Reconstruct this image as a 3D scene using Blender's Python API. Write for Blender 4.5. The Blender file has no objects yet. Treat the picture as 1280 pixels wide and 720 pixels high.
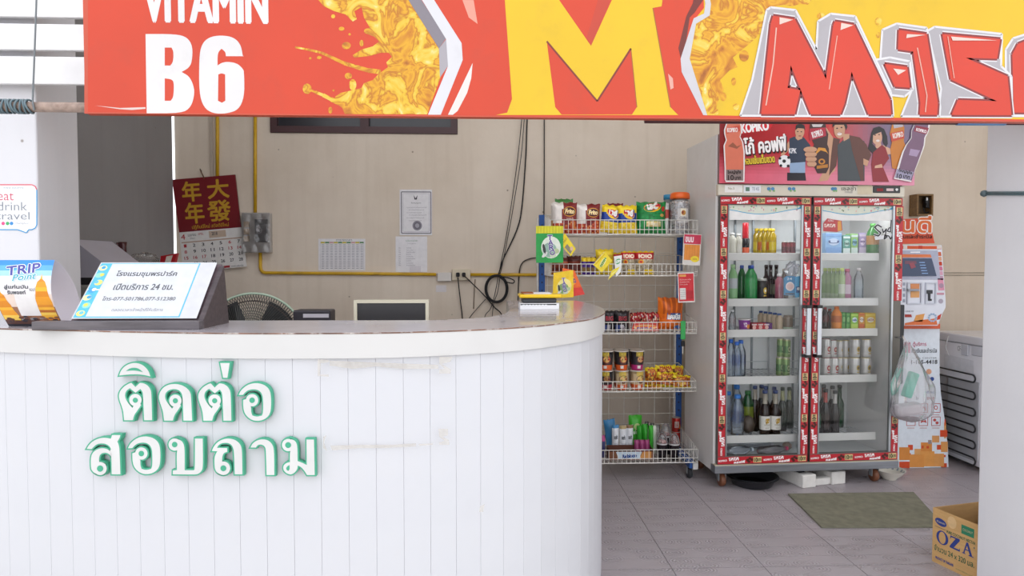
import bpy, bmesh, math, random
from mathutils import Vector, Matrix
random.seed(7)
SC = bpy.context.scene
COL = SC.collection
# ------------------------------------------------------------------ camera
FPX = 845.0
CAM = Vector((0, 0, 1.30))
YAW, PITCH = math.atan(35 / FPX), math.atan(30 / FPX)
cd = bpy.data.cameras.new('camera'); cam = bpy.data.objects.new('camera', cd); COL.objects.link(cam)
cd.sensor_width = 36.0; cd.lens = 36.0 * FPX / 1280; cd.clip_start = 0.05
cam.location = CAM; cam.rotation_euler = (math.pi / 2 - PITCH, 0, -YAW)
SC.camera = cam
CR = (Matrix.Rotation(-YAW, 3, 'Z') @ Matrix.Rotation(math.pi / 2 - PITCH, 3, 'X'))
# ------------------------------------------------------------------ sky and exposure
wd = bpy.data.worlds.new('world'); SC.world = wd; wd.use_nodes = True
bg = wd.node_tree.nodes['Background']
bg.inputs[0].default_value = (0.93, 0.955, 1.0, 1); bg.inputs[1].default_value = 1.0
vs = SC.view_settings
vs.view_transform = 'Standard'; vs.look = 'None'; vs.gamma = 1; vs.use_curve_mapping = False
vs.exposure = 1.0

# ------------------------------------------------------------------ pixel -> place helpers (1280x720 frame)
def ray(px, py):
    return CR @ Vector(((px - 640) / FPX, -(py - 360) / FPX, -1))
def W(px, py, Y):
    d = ray(px, py); return CAM + d * (Y / d.y)
def WZ(px, py, z):
    d = ray(px, py); return CAM + d * ((z - CAM.z) / d.z)
class Plane:
    def __init__(s, o, ux, uy):
        s.o = Vector(o); s.ux = Vector(ux).normalized(); s.uy = Vector(uy).normalized(); s.n = s.ux.cross(s.uy).normalized()
    def px(s, x, y):
        d = ray(x, y); t = (s.o - CAM).dot(s.n) / d.dot(s.n); p = CAM + d * t - s.o
        return (p.dot(s.ux), p.dot(s.uy))
    def at(s, u, v, l=0.0):
        return s.o + s.ux * u + s.uy * v + s.n * l
    def off(s, d):
        return Plane(s.o + s.n * d, s.ux, s.uy)
def wallplane(Y):
    return Plane((0, Y, 0), (1, 0, 0), (0, 0, 1))

# ------------------------------------------------------------------ colours and materials
def lin(h):
    if not isinstance(h, str): return tuple(h)[:3]
    h = h.lstrip('#'); r = []
    for i in (0, 2, 4):
        c = int(h[i:i + 2], 16) / 255; r.append(c / 12.92 if c <= 0.04045 else ((c + 0.055) / 1.055) ** 2.4)
    return tuple(r)
MATS = {}
def nodes_of(name):
    m = bpy.data.materials.new(name); m.use_nodes = True; nt = m.node_tree; nt.nodes.clear()
    return m, nt, nt.nodes, nt.links
def M(name, rough=0.6, metal=0.0, var=0.06, vscale=9.0, bump=0.0, bscale=60.0, alpha=1.0, trans=0.0, spec=0.5, coat=0.0, stretch=None, emit=0.0, grime=None, gain=1.0):
    """principled material: colour from the mesh's own Col attribute, broken up by procedural noise"""
    if name in MATS: return MATS[name]
    m, nt, N, L = nodes_of(name); MATS[name] = m
    o = N.new('ShaderNodeOutputMaterial'); b = N.new('ShaderNodeBsdfPrincipled'); L.new(b.outputs[0], o.inputs[0])
    a = N.new('ShaderNodeAttribute'); a.attribute_name = 'Col'
    tc = N.new('ShaderNodeTexCoord'); src = tc.outputs['Object']
    if stretch:
        mp = N.new('ShaderNodeMapping'); mp.inputs['Scale'].default_value = stretch; L.new(src, mp.inputs[0]); src = mp.outputs[0]
    col = a.outputs['Color']
    if var:
        no = N.new('ShaderNodeTexNoise'); no.inputs['Scale'].default_value = vscale; no.inputs['Detail'].default_value = 5; L.new(src, no.inputs['Vector'])
        mr = N.new('ShaderNodeMapRange'); mr.inputs[1].default_value = 0.3; mr.inputs[2].default_value = 0.7
        mr.inputs[3].default_value = gain * (1 - var); mr.inputs[4].default_value = gain * (1 + var); L.new(no.outputs['Fac'], mr.inputs[0])
        mx = N.new('ShaderNodeVectorMath'); mx.operation = 'SCALE'; L.new(col, mx.inputs[0]); L.new(mr.outputs[0], mx.inputs['Scale']); col = mx.outputs[0]
    if grime:
        gcol, gscale, gamt, gstr = grime
        mp2 = N.new('ShaderNodeMapping'); mp2.inputs['Scale'].default_value = gstr; L.new(tc.outputs['Object'], mp2.inputs[0])
        n2 = N.new('ShaderNodeTexNoise'); n2.inputs['Scale'].default_value = gscale; n2.inputs['Detail'].default_value = 8; n2.inputs['Roughness'].default_value = 0.65; L.new(mp2.outputs[0], n2.inputs['Vector'])
        r2 = N.new('ShaderNodeMapRange'); r2.inputs[1].default_value = 0.52; r2.inputs[2].default_value = 0.78; r2.inputs[3].default_value = 0; r2.inputs[4].default_value = gamt; L.new(n2.outputs['Fac'], r2.inputs[0])
        mg = N.new('ShaderNodeMix'); mg.data_type = 'RGBA'; L.new(r2.outputs[0], mg.inputs[0]); L.new(col, mg.inputs[6]); mg.inputs[7].default_value = (*lin(gcol), 1); col = mg.outputs[2]
    L.new(col, b.inputs['Base Color'])
    b.inputs['Roughness'].default_value = rough; b.inputs['Metallic'].default_value = metal
    b.inputs['Specular IOR Level'].default_value = spec; b.inputs['Coat Weight'].default_value = coat
    b.inputs['Transmission Weight'].default_value = trans
    if emit:
        L.new(col, b.inputs['Emission Color']); b.inputs['Emission Strength'].default_value = emit
    if bump:
        n3 = N.new('ShaderNodeTexNoise'); n3.inputs['Scale'].default_value = bscale; n3.inputs['Detail'].default_value = 4; L.new(src, n3.inputs['Vector'])
        bp = N.new('ShaderNodeBump'); bp.inputs['Strength'].default_value = bump; bp.inputs['Distance'].default_value = 0.01; L.new(n3.outputs['Fac'], bp.inputs['Height']); L.new(bp.outputs[0], b.inputs['Normal'])
    if alpha < 1:
        tr = N.new('ShaderNodeBsdfTransparent'); ms = N.new('ShaderNodeMixShader'); ms.inputs[0].default_value = alpha
        L.new(tr.outputs[0], ms.inputs[1]); L.new(b.outputs[0], ms.inputs[2]); L.new(ms.outputs[0], o.inputs[0])
    return m
def MG(name, tint=(1, 1, 1), refl=1.0, rough=0.02, body=0.0, ior=1.45):
    """thin clear pane / film: transparent with a fresnel gloss and a little white body"""
    if name in MATS: return MATS[name]
    m, nt, N, L = nodes_of(name); MATS[name] = m
    o = N.new('ShaderNodeOutputMaterial'); tr = N.new('ShaderNodeBsdfTransparent'); tr.inputs[0].default_value = (*tint, 1)
    g = N.new('ShaderNodeBsdfGlossy'); g.inputs['Roughness'].default_value = rough; g.inputs[0].default_value = (1, 1, 1, 1)
    fr = N.new('ShaderNodeFresnel'); fr.inputs[0].default_value = ior
    mu = N.new('ShaderNodeMath'); mu.operation = 'MULTIPLY'; mu.inputs[1].default_value = refl; L.new(fr.outputs[0], mu.inputs[0])
    last = tr.outputs[0]
    if body:
        a = N.new('ShaderNodeAttribute'); a.attribute_name = 'Col'
        df = N.new('ShaderNodeBsdfDiffuse'); L.new(a.outputs['Color'], df.inputs[0])
        tl = N.new('ShaderNodeBsdfTranslucent'); L.new(a.outputs['Color'], tl.inputs[0])
        m0 = N.new('ShaderNodeMixShader'); m0.inputs[0].default_value = 0.4; L.new(df.outputs[0], m0.inputs[1]); L.new(tl.outputs[0], m0.inputs[2])
        m1 = N.new('ShaderNodeMixShader'); m1.inputs[0].default_value = body; L.new(last, m1.inputs[1]); L.new(m0.outputs[0], m1.inputs[2]); last = m1.outputs[0]
    m2 = N.new('ShaderNodeMixShader'); L.new(mu.outputs[0], m2.inputs[0]); L.new(last, m2.inputs[1]); L.new(g.outputs[0], m2.inputs[2])
    L.new(m2.outputs[0], o.inputs[0])
    return m
M('matte', 0.85); M('satin', 0.45); M('gloss', 0.22); M('paper', 0.9, var=0.03); M('plastic', 0.35, var=0.04)
M('foil', 0.33, 0.15, var=0.1, vscale=25, bump=0.35, bscale=38); M('metal', 0.35, 0.9); M('steel', 0.42, 0.75, var=0.12, vscale=4, stretch=(1, 1, 14))
M('wire', 0.4, 0.0, var=0.12, vscale=20, grime=('7a6a55', 14, 0.5, (1, 1, 1))); M('print', 0.6, var=0.05, vscale=30); M('printgloss', 0.3, var=0.05, vscale=30)
M('rubber', 0.7); M('carton', 0.85, var=0.08, vscale=14, stretch=(1, 1, 6)); M('can', 0.28, 0.35)
M('bottle', 0.12, 0, trans=0.25, var=0.05, spec=0.6)
MG('glass', (0.985, 0.99, 0.99), 0.5); MG('film', (0.98, 0.98, 0.98), 1.3, 0.12, 0.26); MG('pet', (0.93, 0.96, 1.0), 1.6, 0.06, 0.22); MG('clearbag', (0.97, 0.97, 0.97), 2.2, 0.18, 0.03)

# ------------------------------------------------------------------ text glyphs as flat meshes
TXT = {}
def glyphs(s, shear=0.0):
    k = (s, shear)
    if k in TXT: return TXT[k]
    c = bpy.data.curves.new('t', 'FONT'); c.body = s; c.size = 1; c.shear = shear; c.fill_mode = 'FRONT'; c.resolution_u = 3
    o = bpy.data.objects.new('t', c); COL.objects.link(o)
    me = bpy.data.meshes.new_from_object(o.evaluated_get(bpy.context.evaluated_depsgraph_get()))
    bpy.data.objects.remove(o); bpy.data.curves.remove(c)
    v = [(p.co.x, p.co.y) for p in me.vertices]; f = [tuple(p.vertices) for p in me.polygons]
    bpy.data.meshes.remove(me)
    if not v: v, f = [(0, 0), (1, 0), (1, 1)], [(0, 1, 2)]
    x0 = min(p[0] for p in v); x1 = max(p[0] for p in v); y0 = min(p[1] for p in v); y1 = max(p[1] for p in v)
    TXT[k] = (v, f, (x0, y0, x1, y1)); return TXT[k]

# ------------------------------------------------------------------ mesh builder
RM = {}
def root(name, loc=(0, 0, 0), rz=0.0, label=None, cat=None, group=None):
    o = bpy.data.objects.new(name, None); COL.objects.link(o); o.location = loc; o.rotation_euler = (0, 0, rz); o.empty_display_size = 0.05
    RM[o.name] = Matrix.Translation(Vector(loc)) @ Matrix.Rotation(rz, 4, 'Z')
    tag(o, label, cat, group); return o
def tag(o, label=None, cat=None, group=None, kind=None):
    if label: o['label'] = label
    if cat: o['category'] = cat
    if group: o['group'] = group
    if kind: o['kind'] = kind
    return o
EPS = 0.00035
class MB:
    def __init__(s, plane=None, warp=None):
        s.v = []; s.f = []; s.c = []; s.s = []; s.P = plane; s.warp = warp; s.X = Matrix.Identity(4); s.eps = EPS
    def add(s, vs, fs, col, smooth=False):
        n = len(s.v); s.v += [tuple(s.X @ Vector(p)) for p in vs]
        s.f += [tuple(i + n for i in f) for f in fs]
        if isinstance(col, list): s.c += [lin(c) for c in col]
        else: s.c += [lin(col)] * len(fs)
        s.s += [smooth] * len(fs); return s
    # --- solids
    def box(s, c, d, col, rot=None, bev=0.0):
        c = Vector(c); h = Vector(d) / 2; R = rot if rot is not None else Matrix.Identity(3)
        if bev <= 0:
            vs = [c + R @ Vector((h.x * i, h.y * j, h.z * k)) for i in (-1, 1) for j in (-1, 1) for k in (-1, 1)]
            return s.add(vs, [(0, 1, 3, 2), (4, 6, 7, 5), (0, 4, 5, 1), (2, 3, 7, 6), (0, 2, 6, 4), (1, 5, 7, 3)], col)
        bm = bmesh.new(); bmesh.ops.create_cube(bm, size=1)
        for v in bm.verts: v.co = Vector((v.co.x * d[0], v.co.y * d[1], v.co.z * d[2]))
        bmesh.ops.bevel(bm, geom=bm.edges[:], offset=min(bev, min(d) * 0.49), segments=2, affect='EDGES', profile=0.5)
        bm.verts.index_update(); vs = [c + R @ v.co for v in bm.verts]; fs = [tuple(v.index for v in f.verts) for f in bm.faces]; bm.free()
        return s.add(vs, fs, col, False)
    def box2(s, a, b, col, bev=0.0):
        a = Vector(a); b = Vector(b); return s.box((a + b) / 2, [abs(x) for x in (b - a)], col, None, bev)
    def lathe(s, o, prof, seg, cols, axis=None, cap=True, smooth=True):
        """prof: [(r, h)], cols: one colour or one for each band"""
        o = Vector(o); R = Matrix.Identity(3)
        if axis is not None: R = Vector((0, 0, 1)).rotation_difference(Vector(axis)).to_matrix()
        vs = []; fs = []; cc = []
        for r, h in prof:
            for k in range(seg):
                a = 2 * math.pi * k / seg; vs.append(o + R @ Vector((r * math.cos(a), r * math.sin(a), h)))
        for i in range(len(prof) - 1):
            c = cols[i] if isinstance(cols, (list, tuple)) and not isinstance(cols[0], float) else cols
            for k in range(seg):
                k2 = (k + 1) % seg; fs.append((i * seg + k, i * seg + k2, (i + 1) * seg + k2, (i + 1) * seg + k)); cc.append(c)
        if cap:
            c0 = cols[0] if isinstance(cols, (list, tuple)) and not isinstance(cols[0], float) else cols
            c1 = cols[-1] if isinstance(cols, (list, tuple)) and not isinstance(cols[0], float) else cols
            fs.append(tuple(range(seg - 1, -1, -1))); cc.append(c0)
            fs.append(tuple((len(prof) - 1) * seg + k for k in range(seg))); cc.append(c1)
        n = len(fs); s.add(vs, fs, cc, smooth)
        if cap: s.s[-1] = False; s.s[-2] = False
        return s
    def tube(s, path, r, col, seg=8, closed=False):
        P = [Vector(p) for p in path]; n = len(P); vs = []; up = None
        for i in range(n):
            a = P[i - 1] if (i > 0 or closed) else P[i]; b = P[(i + 1) % n] if (i < n - 1 or closed) else P[i]
            t = (b - a).normalized()
            if up is None:
                up = Vector((0, 0, 1)) if abs(t.z) < 0.9 else Vector((1, 0, 0))
            x = t.cross(up)
            if x.length < 1e-4: x = t.cross(Vector((0.3, 0.9, 0.1)))
            x.normalize(); up = x.cross(t).normalized()
            for k in range(seg):
                q = 2 * math.pi * k / seg; vs.append(P[i] + (x * math.cos(q) + up * math.sin(q)) * r)
        fs = []
        for i in range(n if closed else n - 1):
            j = (i + 1) % n
            for k in range(seg):
                k2 = (k + 1) % seg; fs.append((i * seg + k, i * seg + k2, j * seg + k2, j * seg + k))
        if not closed: fs += [tuple(range(seg - 1, -1, -1)), tuple((n - 1) * seg + k for k in range(seg))]
        return s.add(vs, fs, col, seg > 4)
    def prism(s, pts, d, col, side=None):
        """closed 3-D outline pushed along d"""
        n = len(pts); d = Vector(d); P = [Vector(p) for p in pts]
        vs = P + [p + d for p in P]
        fs = [tuple(range(n)), tuple(range(2 * n - 1, n - 1, -1))] + [(i, n + i, n + (i + 1) % n, (i + 1) % n) for i in range(n)]
        return s.add(vs, fs, [col, col] + [side or col] * n)
    def grid(s, fn, nu, nv, colfn, smooth=True):
        vs = [fn(i / nu, j / nv) for j in range(nv + 1) for i in range(nu + 1)]
        fs = []; cc = []
        for j in range(nv):
            for i in range(nu):
                a = j * (nu + 1) + i; fs.append((a, a + 1, a + nu + 2, a + nu + 1))
                cc.append(colfn((i + 0.5) / nu, (j + 0.5) / nv) if callable(colfn) else colfn)
        return s.add(vs, fs, cc, smooth)
    # --- flat print on a plane (u,v metres) or on a warped surface; layer n lies n*EPS proud
    def q(s, u, v, l):
        return s.warp(u, v, l * s.eps) if s.warp else s.P.at(u, v, l * s.eps)
    def pp(s, pts, col, l=1):
        return s.add([s.q(u, v, l) for u, v in pts], [tuple(range(len(pts)))], col)
    def px(s, pts, col, l=1):
        return s.pp([s.P.px(*p) for p in pts], col, l)
    def rect(s, x0, y0, x1, y1, col, l=1, n=1):
        if n == 1: return s.pp([(x0, y0), (x1, y0), (x1, y1), (x0, y1)], col, l)
        return s.grid(lambda a, b: s.q(x0 + (x1 - x0) * a, y0 + (y1 - y0) * b, l), n, n, col, True)
    def ell(s, cx, cy, rx, ry, col, l=1, n=20, rot=0.0):
        pts = []
        for k in range(n):
            a = 2 * math.pi * k / n; x, y = rx * math.cos(a), ry * math.sin(a)
            pts.append((cx + x * math.cos(rot) - y * math.sin(rot), cy + x * math.sin(rot) + y * math.cos(rot)))
        if s.warp:
            vs = [s.q(cx, cy, l)] + [s.q(u, v, l) for u, v in pts]
            return s.add(vs, [(0, 1 + i, 1 + (i + 1) % n) for i in range(n)], col, True)
        return s.pp(pts, col, l)
    def ellpx(s, cx, cy, rx, ry, col, l=1, n=20):
        return s.px([(cx + rx * math.cos(2 * math.pi * k / n), cy - ry * math.sin(2 * math.pi * k / n)) for k in range(n)], col, l)
    def line(s, pts, w, col, l=1):
        for a, b in zip(pts, pts[1:]):
            d = Vector((b[0] - a[0], b[1] - a[1]))
            if d.length < 1e-9: continue
            nx, ny = -d.y / d.length * w / 2, d.x / d.length * w / 2
            s.pp([(a[0] + nx, a[1] + ny), (a[0] - nx, a[1] - ny), (b[0] - nx, b[1] - ny), (b[0] + nx, b[1] + ny)], col, l)
        return s
    def linepx(s, pts, w, col, l=1):
        return s.line([s.P.px(*p) for p in pts], w, col, l)
    def frame(s, x0, y0, x1, y1, w, col, l=1):
        return s.line([(x0, y0), (x1, y0), (x1, y1), (x0, y1), (x0, y0)], w, col, l)
    def text(s, t, x0, y0, x1, y1, col, l=2, bold=0.0, shear=0.0, rot=0.0, flipx=False):
        """text fitted into the box x0..x1, y0..y1 of the plane"""
        v, f, (a0, b0, a1, b1) = glyphs(t, shear); sx = (x1 - x0) / max(a1 - a0, 1e-6); sy = (y1 - y0) / max(b1 - b0, 1e-6)
        cx, cy = (x0 + x1) / 2, (y0 + y1) / 2; cr, sr = math.cos(rot), math.sin(rot)
        offs = [(0, 0)] if not bold else [(bold * math.cos(k * math.pi / 3), bold * math.sin(k * math.pi / 3)) for k in range(6)]
        for i, (ox, oy) in enumerate(offs):
            vs = []
            for p in v:
                x = x0 + (p[0] - a0) * sx + ox - cx; y = y0 + (p[1] - b0) * sy + oy - cy
                vs.append(s.q(cx + x * cr - y * sr, cy + x * sr + y * cr, l + i * 0.08))
            s.add(vs, f, col)
        return s
    def textpx(s, t, x0, y0, x1, y1, col, l=2, bold=0.0, shear=0.0, rot=0.0):
        """text into the photo box (top-left, bottom-right)"""
        a = s.P.px(x0, y1); b = s.P.px(x1, y0); return s.text(t, a[0], a[1], b[0], b[1], col, l, bold, shear, rot)
    # --- finish
    def build(s, name, mat, parent=None, label=None, cat=None, group=None, kind=None, local=False, origin=None):
        V = [Vector(p) for p in s.v]; loc = Vector((0, 0, 0))
        if parent is not None and not local:
            if parent.name not in RM: RM[parent.name] = Matrix.Translation(parent.location)
            Mi = RM[parent.name].inverted(); V = [Mi @ p for p in V]
        elif parent is None and not local:
            loc = Vector(origin) if origin is not None else Vector(((min(p.x for p in V) + max(p.x for p in V)) / 2, (min(p.y for p in V) + max(p.y for p in V)) / 2, min(p.z for p in V)))
            V = [p - loc for p in V]
        me = bpy.data.meshes.new(name); me.from_pydata([tuple(p) for p in V], [], s.f)
        ca = me.color_attributes.new('Col', 'FLOAT_COLOR', 'CORNER'); buf = []
        for fc, c in zip(s.f, s.c): buf += [c[0], c[1], c[2], 1.0] * len(fc)
        ca.data.foreach_set('color', buf); me.polygons.foreach_set('use_smooth', s.s)
        me.materials.append(MATS[mat] if isinstance(mat, str) else mat); me.update()
        o = bpy.data.objects.new(name, me); COL.objects.link(o); o.location = loc
        if parent is not None:
            o.parent = parent
            RM[o.name] = RM.get(parent.name, Matrix.Identity(4)).copy()
        else: RM[o.name] = Matrix.Translation(loc)
        return tag(o, label, cat, group, kind)
def dup(src, loc, rz=None, label=None, group=None, scale=None):
    """a copy of a thing with copies of its parts and sub-parts; meshes shared"""
    r = src.copy(); COL.objects.link(r); r.location = loc
    if rz is not None: r.rotation_euler = (0, 0, rz)
    if scale: r.scale = scale
    if label: r['label'] = label
    if group: r['group'] = group
    for ch in list(src.children):
        c = ch.copy(); COL.objects.link(c); c.parent = r
        for g in ch.children:
            d = g.copy(); COL.objects.link(d); d.parent = c
    return r
def rz3(a): return Matrix.Rotation(a, 3, 'Z')
def arc(cx, cy, r, a0, a1, n):
    return [(cx + r * math.cos(math.radians(a0 + (a1 - a0) * k / n)), cy + r * math.sin(math.radians(a0 + (a1 - a0) * k / n))) for k in range(n + 1)]
def spline(pts, per=8):
    P = [Vector(p) for p in pts]; out = []
    for i in range(len(P) - 1):
        p0 = P[max(i - 1, 0)]; p1 = P[i]; p2 = P[i + 1]; p3 = P[min(i + 2, len(P) - 1)]
        for k in range(per):
            t = k / per; out.append(0.5 * ((2 * p1) + (p2 - p0) * t + (2 * p0 - 5 * p1 + 4 * p2 - p3) * t * t + (3 * p1 - p0 - 3 * p2 + p3) * t ** 3))
    out.append(P[-1]); return out

def smooth(p, ang=52, it=2):
    """corner-cut the soft corners of a closed outline, keep the sharp ones"""
    for _ in range(it):
        n = len(p); out = []
        for i in range(n):
            a_, b_, c_ = Vector(p[i - 1]), Vector(p[i]), Vector(p[(i + 1) % n]); e1, e2 = b_ - a_, c_ - b_
            if e1.length < 1e-6 or e2.length < 1e-6 or math.degrees(e1.angle(e2, 0)) > ang: out.append(tuple(b_))
            else: out += [tuple(b_ - e1 * .25), tuple(b_ + e2 * .25)]
        p = out
    return p
# ================================================================== STRUCTURE
YW = 4.80          # back wall face
ZC = 3.9
# --- tile material: each tile is pressed with four plank lines and growth rings
def tile_mat():
    m, nt, N, L = nodes_of('floor_tile'); MATS['floor_tile'] = m
    o = N.new('ShaderNodeOutputMaterial'); b = N.new('ShaderNodeBsdfPrincipled'); L.new(b.outputs[0], o.inputs[0])
    tc = N.new('ShaderNodeTexCoord'); oi = N.new('ShaderNodeObjectInfo')
    sx = N.new('ShaderNodeSeparateXYZ'); L.new(tc.outputs['Object'], sx.inputs[0])
    mp = N.new('ShaderNodeMapping'); mp.inputs['Scale'].default_value = (7, 10, 1); L.new(tc.outputs['Object'], mp.inputs[0])
    of = N.new('ShaderNodeVectorMath'); of.operation = 'ADD'; L.new(mp.outputs[0], of.inputs[0])
    rm = N.new('ShaderNodeMath'); rm.operation = 'MULTIPLY'; rm.inputs[1].default_value = 40; L.new(oi.outputs['Random'], rm.inputs[0]); L.new(rm.outputs[0], of.inputs[1])
    vo = N.new('ShaderNodeTexVoronoi'); vo.voronoi_dimensions = '2D'; vo.inputs['Scale'].default_value = 1.0; vo.inputs['Randomness'].default_value = 0.7; L.new(of.outputs[0], vo.inputs['Vector'])
    w = N.new('ShaderNodeMath'); w.operation = 'MULTIPLY'; w.inputs[1].default_value = 60; L.new(vo.outputs['Distance'], w.inputs[0])
    sn = N.new('ShaderNodeMath'); sn.operation = 'SINE'; L.new(w.outputs[0], sn.inputs[0])
    mk = N.new('ShaderNodeMapRange'); mk.inputs[1].default_value = 0.32; mk.inputs[2].default_value = 0.5; mk.inputs[3].default_value = 1; mk.inputs[4].default_value = 0; L.new(vo.outputs['Distance'], mk.inputs[0])
    rg = N.new('ShaderNodeMath'); rg.operation = 'MULTIPLY'; L.new(sn.outputs[0], rg.inputs[0]); L.new(mk.outputs[0], rg.inputs[1])
    # plank lines every 0.1 m in y
    fr = N.new('ShaderNodeMath'); fr.operation = 'PINGPONG'; fr.inputs[1].default_value = 0.05; L.new(sx.outputs['Y'], fr.inputs[0])
    ln = N.new('ShaderNodeMapRange'); ln.inputs[1].default_value = 0.0; ln.inputs[2].default_value = 0.0022; ln.inputs[3].default_value = -3.0; ln.inputs[4].default_value = 0.0; L.new(fr.outputs[0], ln.inputs[0])
    ad = N.new('ShaderNodeMath'); ad.operation = 'ADD'; L.new(rg.outputs[0], ad.inputs[0]); L.new(ln.outputs[0], ad.inputs[1])
    bp = N.new('ShaderNodeBump'); bp.inputs['Strength'].default_value = 0.7; bp.inputs['Distance'].default_value = 0.002; L.new(ad.outputs[0], bp.inputs['Height']); L.new(bp.outputs[0], b.inputs['Normal'])
    no = N.new('ShaderNodeTexNoise'); no.inputs['Scale'].default_value = 5; no.inputs['Detail'].default_value = 6; L.new(tc.outputs['Object'], no.inputs['Vector'])
    cr = N.new('ShaderNodeMix'); cr.data_type = 'RGBA'; cr.inputs[6].default_value = (*lin('9a9296'), 1); cr.inputs[7].default_value = (*lin('ada5a9'), 1)
    L.new(no.outputs['Fac'], cr.inputs[0]); L.new(cr.outputs[2], b.inputs['Base Color'])
    b.inputs['Roughness'].default_value = 0.32
tile_mat()
M('grout', 0.9, var=0.2)
def wall_mat(name, base, stain, bumpv=0.08):
    m, nt, N, L = nodes_of(name); MATS[name] = m
    o = N.new('ShaderNodeOutputMaterial'); b = N.new('ShaderNodeBsdfPrincipled'); L.new(b.outputs[0], o.inputs[0])
    tc = N.new('ShaderNodeTexCoord')
    n1 = N.new('ShaderNodeTexNoise'); n1.inputs['Scale'].default_value = 1.3; n1.inputs['Detail'].default_value = 8; n1.inputs['Roughness'].default_value = 0.6; L.new(tc.outputs['Object'], n1.inputs['Vector'])
    r1 = N.new('ShaderNodeMapRange'); r1.inputs[1].default_value = 0.35; r1.inputs[2].default_value = 0.72; L.new(n1.outputs['Fac'], r1.inputs[0])
    c1 = N.new('ShaderNodeMix'); c1.data_type = 'RGBA'; c1.inputs[6].default_value = (*lin(base), 1); c1.inputs[7].default_value = (*lin(stain), 1)
    mm = N.new('ShaderNodeMath'); mm.operation = 'MULTIPLY'; mm.inputs[1].default_value = 0.55; L.new(r1.outputs[0], mm.inputs[0]); L.new(mm.outputs[0], c1.inputs[0])
    # faint vertical runs of grime
    mp = N.new('ShaderNodeMapping'); mp.inputs['Scale'].default_value = (9, 9, 0.5); L.new(tc.outputs['Object'], mp.inputs[0])
    n2 = N.new('ShaderNodeTexNoise'); n2.inputs['Scale'].default_value = 1.6; n2.inputs['Detail'].default_value = 6; L.new(mp.outputs[0], n2.inputs['Vector'])
    r2 = N.new('ShaderNodeMapRange'); r2.inputs[1].default_value = 0.5; r2.inputs[2].default_value = 0.8; r2.inputs[4].default_value = 0.35; L.new(n2.outputs['Fac'], r2.inputs[0])
    c2 = N.new('ShaderNodeMix'); c2.data_type = 'RGBA'; L.new(r2.outputs[0], c2.inputs[0]); L.new(c1.outputs[2], c2.inputs[6]); c2.inputs[7].default_value = (*lin(stain), 1)
    # scattered dark specks
    vo = N.new('ShaderNodeTexVoronoi'); vo.inputs['Scale'].default_value = 5.5; L.new(tc.outputs['Object'], vo.inputs['Vector'])
    r3 = N.new('ShaderNodeMapRange'); r3.inputs[1].default_value = 0.02; r3.inputs[2].default_value = 0.045; r3.inputs[3].default_value = 0.75; r3.inputs[4].default_value = 0; L.new(vo.outputs['Distance'], r3.inputs[0])
    c3 = N.new('ShaderNodeMix'); c3.data_type = 'RGBA'; L.new(r3.outputs[0], c3.inputs[0]); L.new(c2.outputs[2], c3.inputs[6]); c3.inputs[7].default_value = (*lin('6b5a48'), 1)
    L.new(c3.outputs[2], b.inputs['Base Color']); b.inputs['Roughness'].default_value = 0.75
    n4 = N.new('ShaderNodeTexNoise'); n4.inputs['Scale'].default_value = 45; n4.inputs['Detail'].default_value = 5; L.new(tc.outputs['Object'], n4.inputs['Vector'])
    bp = N.new('ShaderNodeBump'); bp.inputs['Strength'].default_value = bumpv; bp.inputs['Distance'].default_value = 0.01; L.new(n4.outputs['Fac'], bp.inputs['Height']); L.new(bp.outputs[0], b.inputs['Normal'])
wall_mat('wall_cream', 'e2d5c5', 'c0af9b'); wall_mat('wall_white', 'dddce0', 'cecdd2', 0.05); wall_mat('wall_grey', '8d8b8c', '7b7879')
M('concrete', 0.9, var=0.12, vscale=3, bump=0.2, bscale=30)

g = MB(); g.box2((-14, -16, -0.25), (14, 2.28, -0.03), 'c6c2bb'); g.build('ground', 'concrete', kind='structure')
g = MB(); g.box2((-14, 5.3, -0.25), (-2.32, 12, -0.03), 'c6c2bb'); g.build('ground', 'concrete', kind='structure')
g = MB(); g.box2((-2.9, 2.28, -0.25), (4.3, 5.0, -0.006), '4a4240'); floor = g.build('floor', 'grout', kind='structure')
# --- floor tiles (0.4 m), one object each, sharing a mesh
T = 0.4; Y0 = 3.212
tb = MB(); tb.box2((-0.1985, -0.1985, -0.012), (0.1985, 0.1985, 0), 'b0a5a0'); tile = None
for i in range(-7, 11):
    for j in range(-2, 4):
        c = Vector(((i + 0.5) * T, Y0 + (j + 0.5) * T, 0))
        if c.y > 4.75 or c.x > 4.2: continue
        if tile is None:
            tile = tb.build('tile', 'floor_tile', parent=floor, local=True); o = tile
        else:
            o = tile.copy(); COL.objects.link(o)
        o.location = c - floor.location
# --- back wall with the vent opening
zb, zt = W(450, 167, YW).z, 2.62
xa, xb = W(338, 160, YW).x, W(572, 160, YW).x
XL0 = W(219.5, 250, YW).x
w = MB()
w.box2((XL0, YW, 0), (4.2, YW + 0.15, zb), 'ffffff'); w.box2((XL0, YW, zt), (4.2, YW + 0.15, ZC), 'ffffff')
w.box2((XL0, YW, zb), (xa, YW + 0.15, zt), 'ffffff'); w.box2((xb, YW, zb), (4.2, YW + 0.15, zt), 'ffffff')
wall_back = w.build('wall_back', 'wall_cream', kind='structure')
gp = MB()
for yy in (341.0, 344.0):
    z = W(1200, yy, YW).z; gp.box2((W(1080, yy, YW).x, YW - 0.004, z - 0.002), (4.2, YW + 0.001, z + 0.002), '7d7468')
gp.build('joint_strip', 'matte', parent=wall_back)
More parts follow.
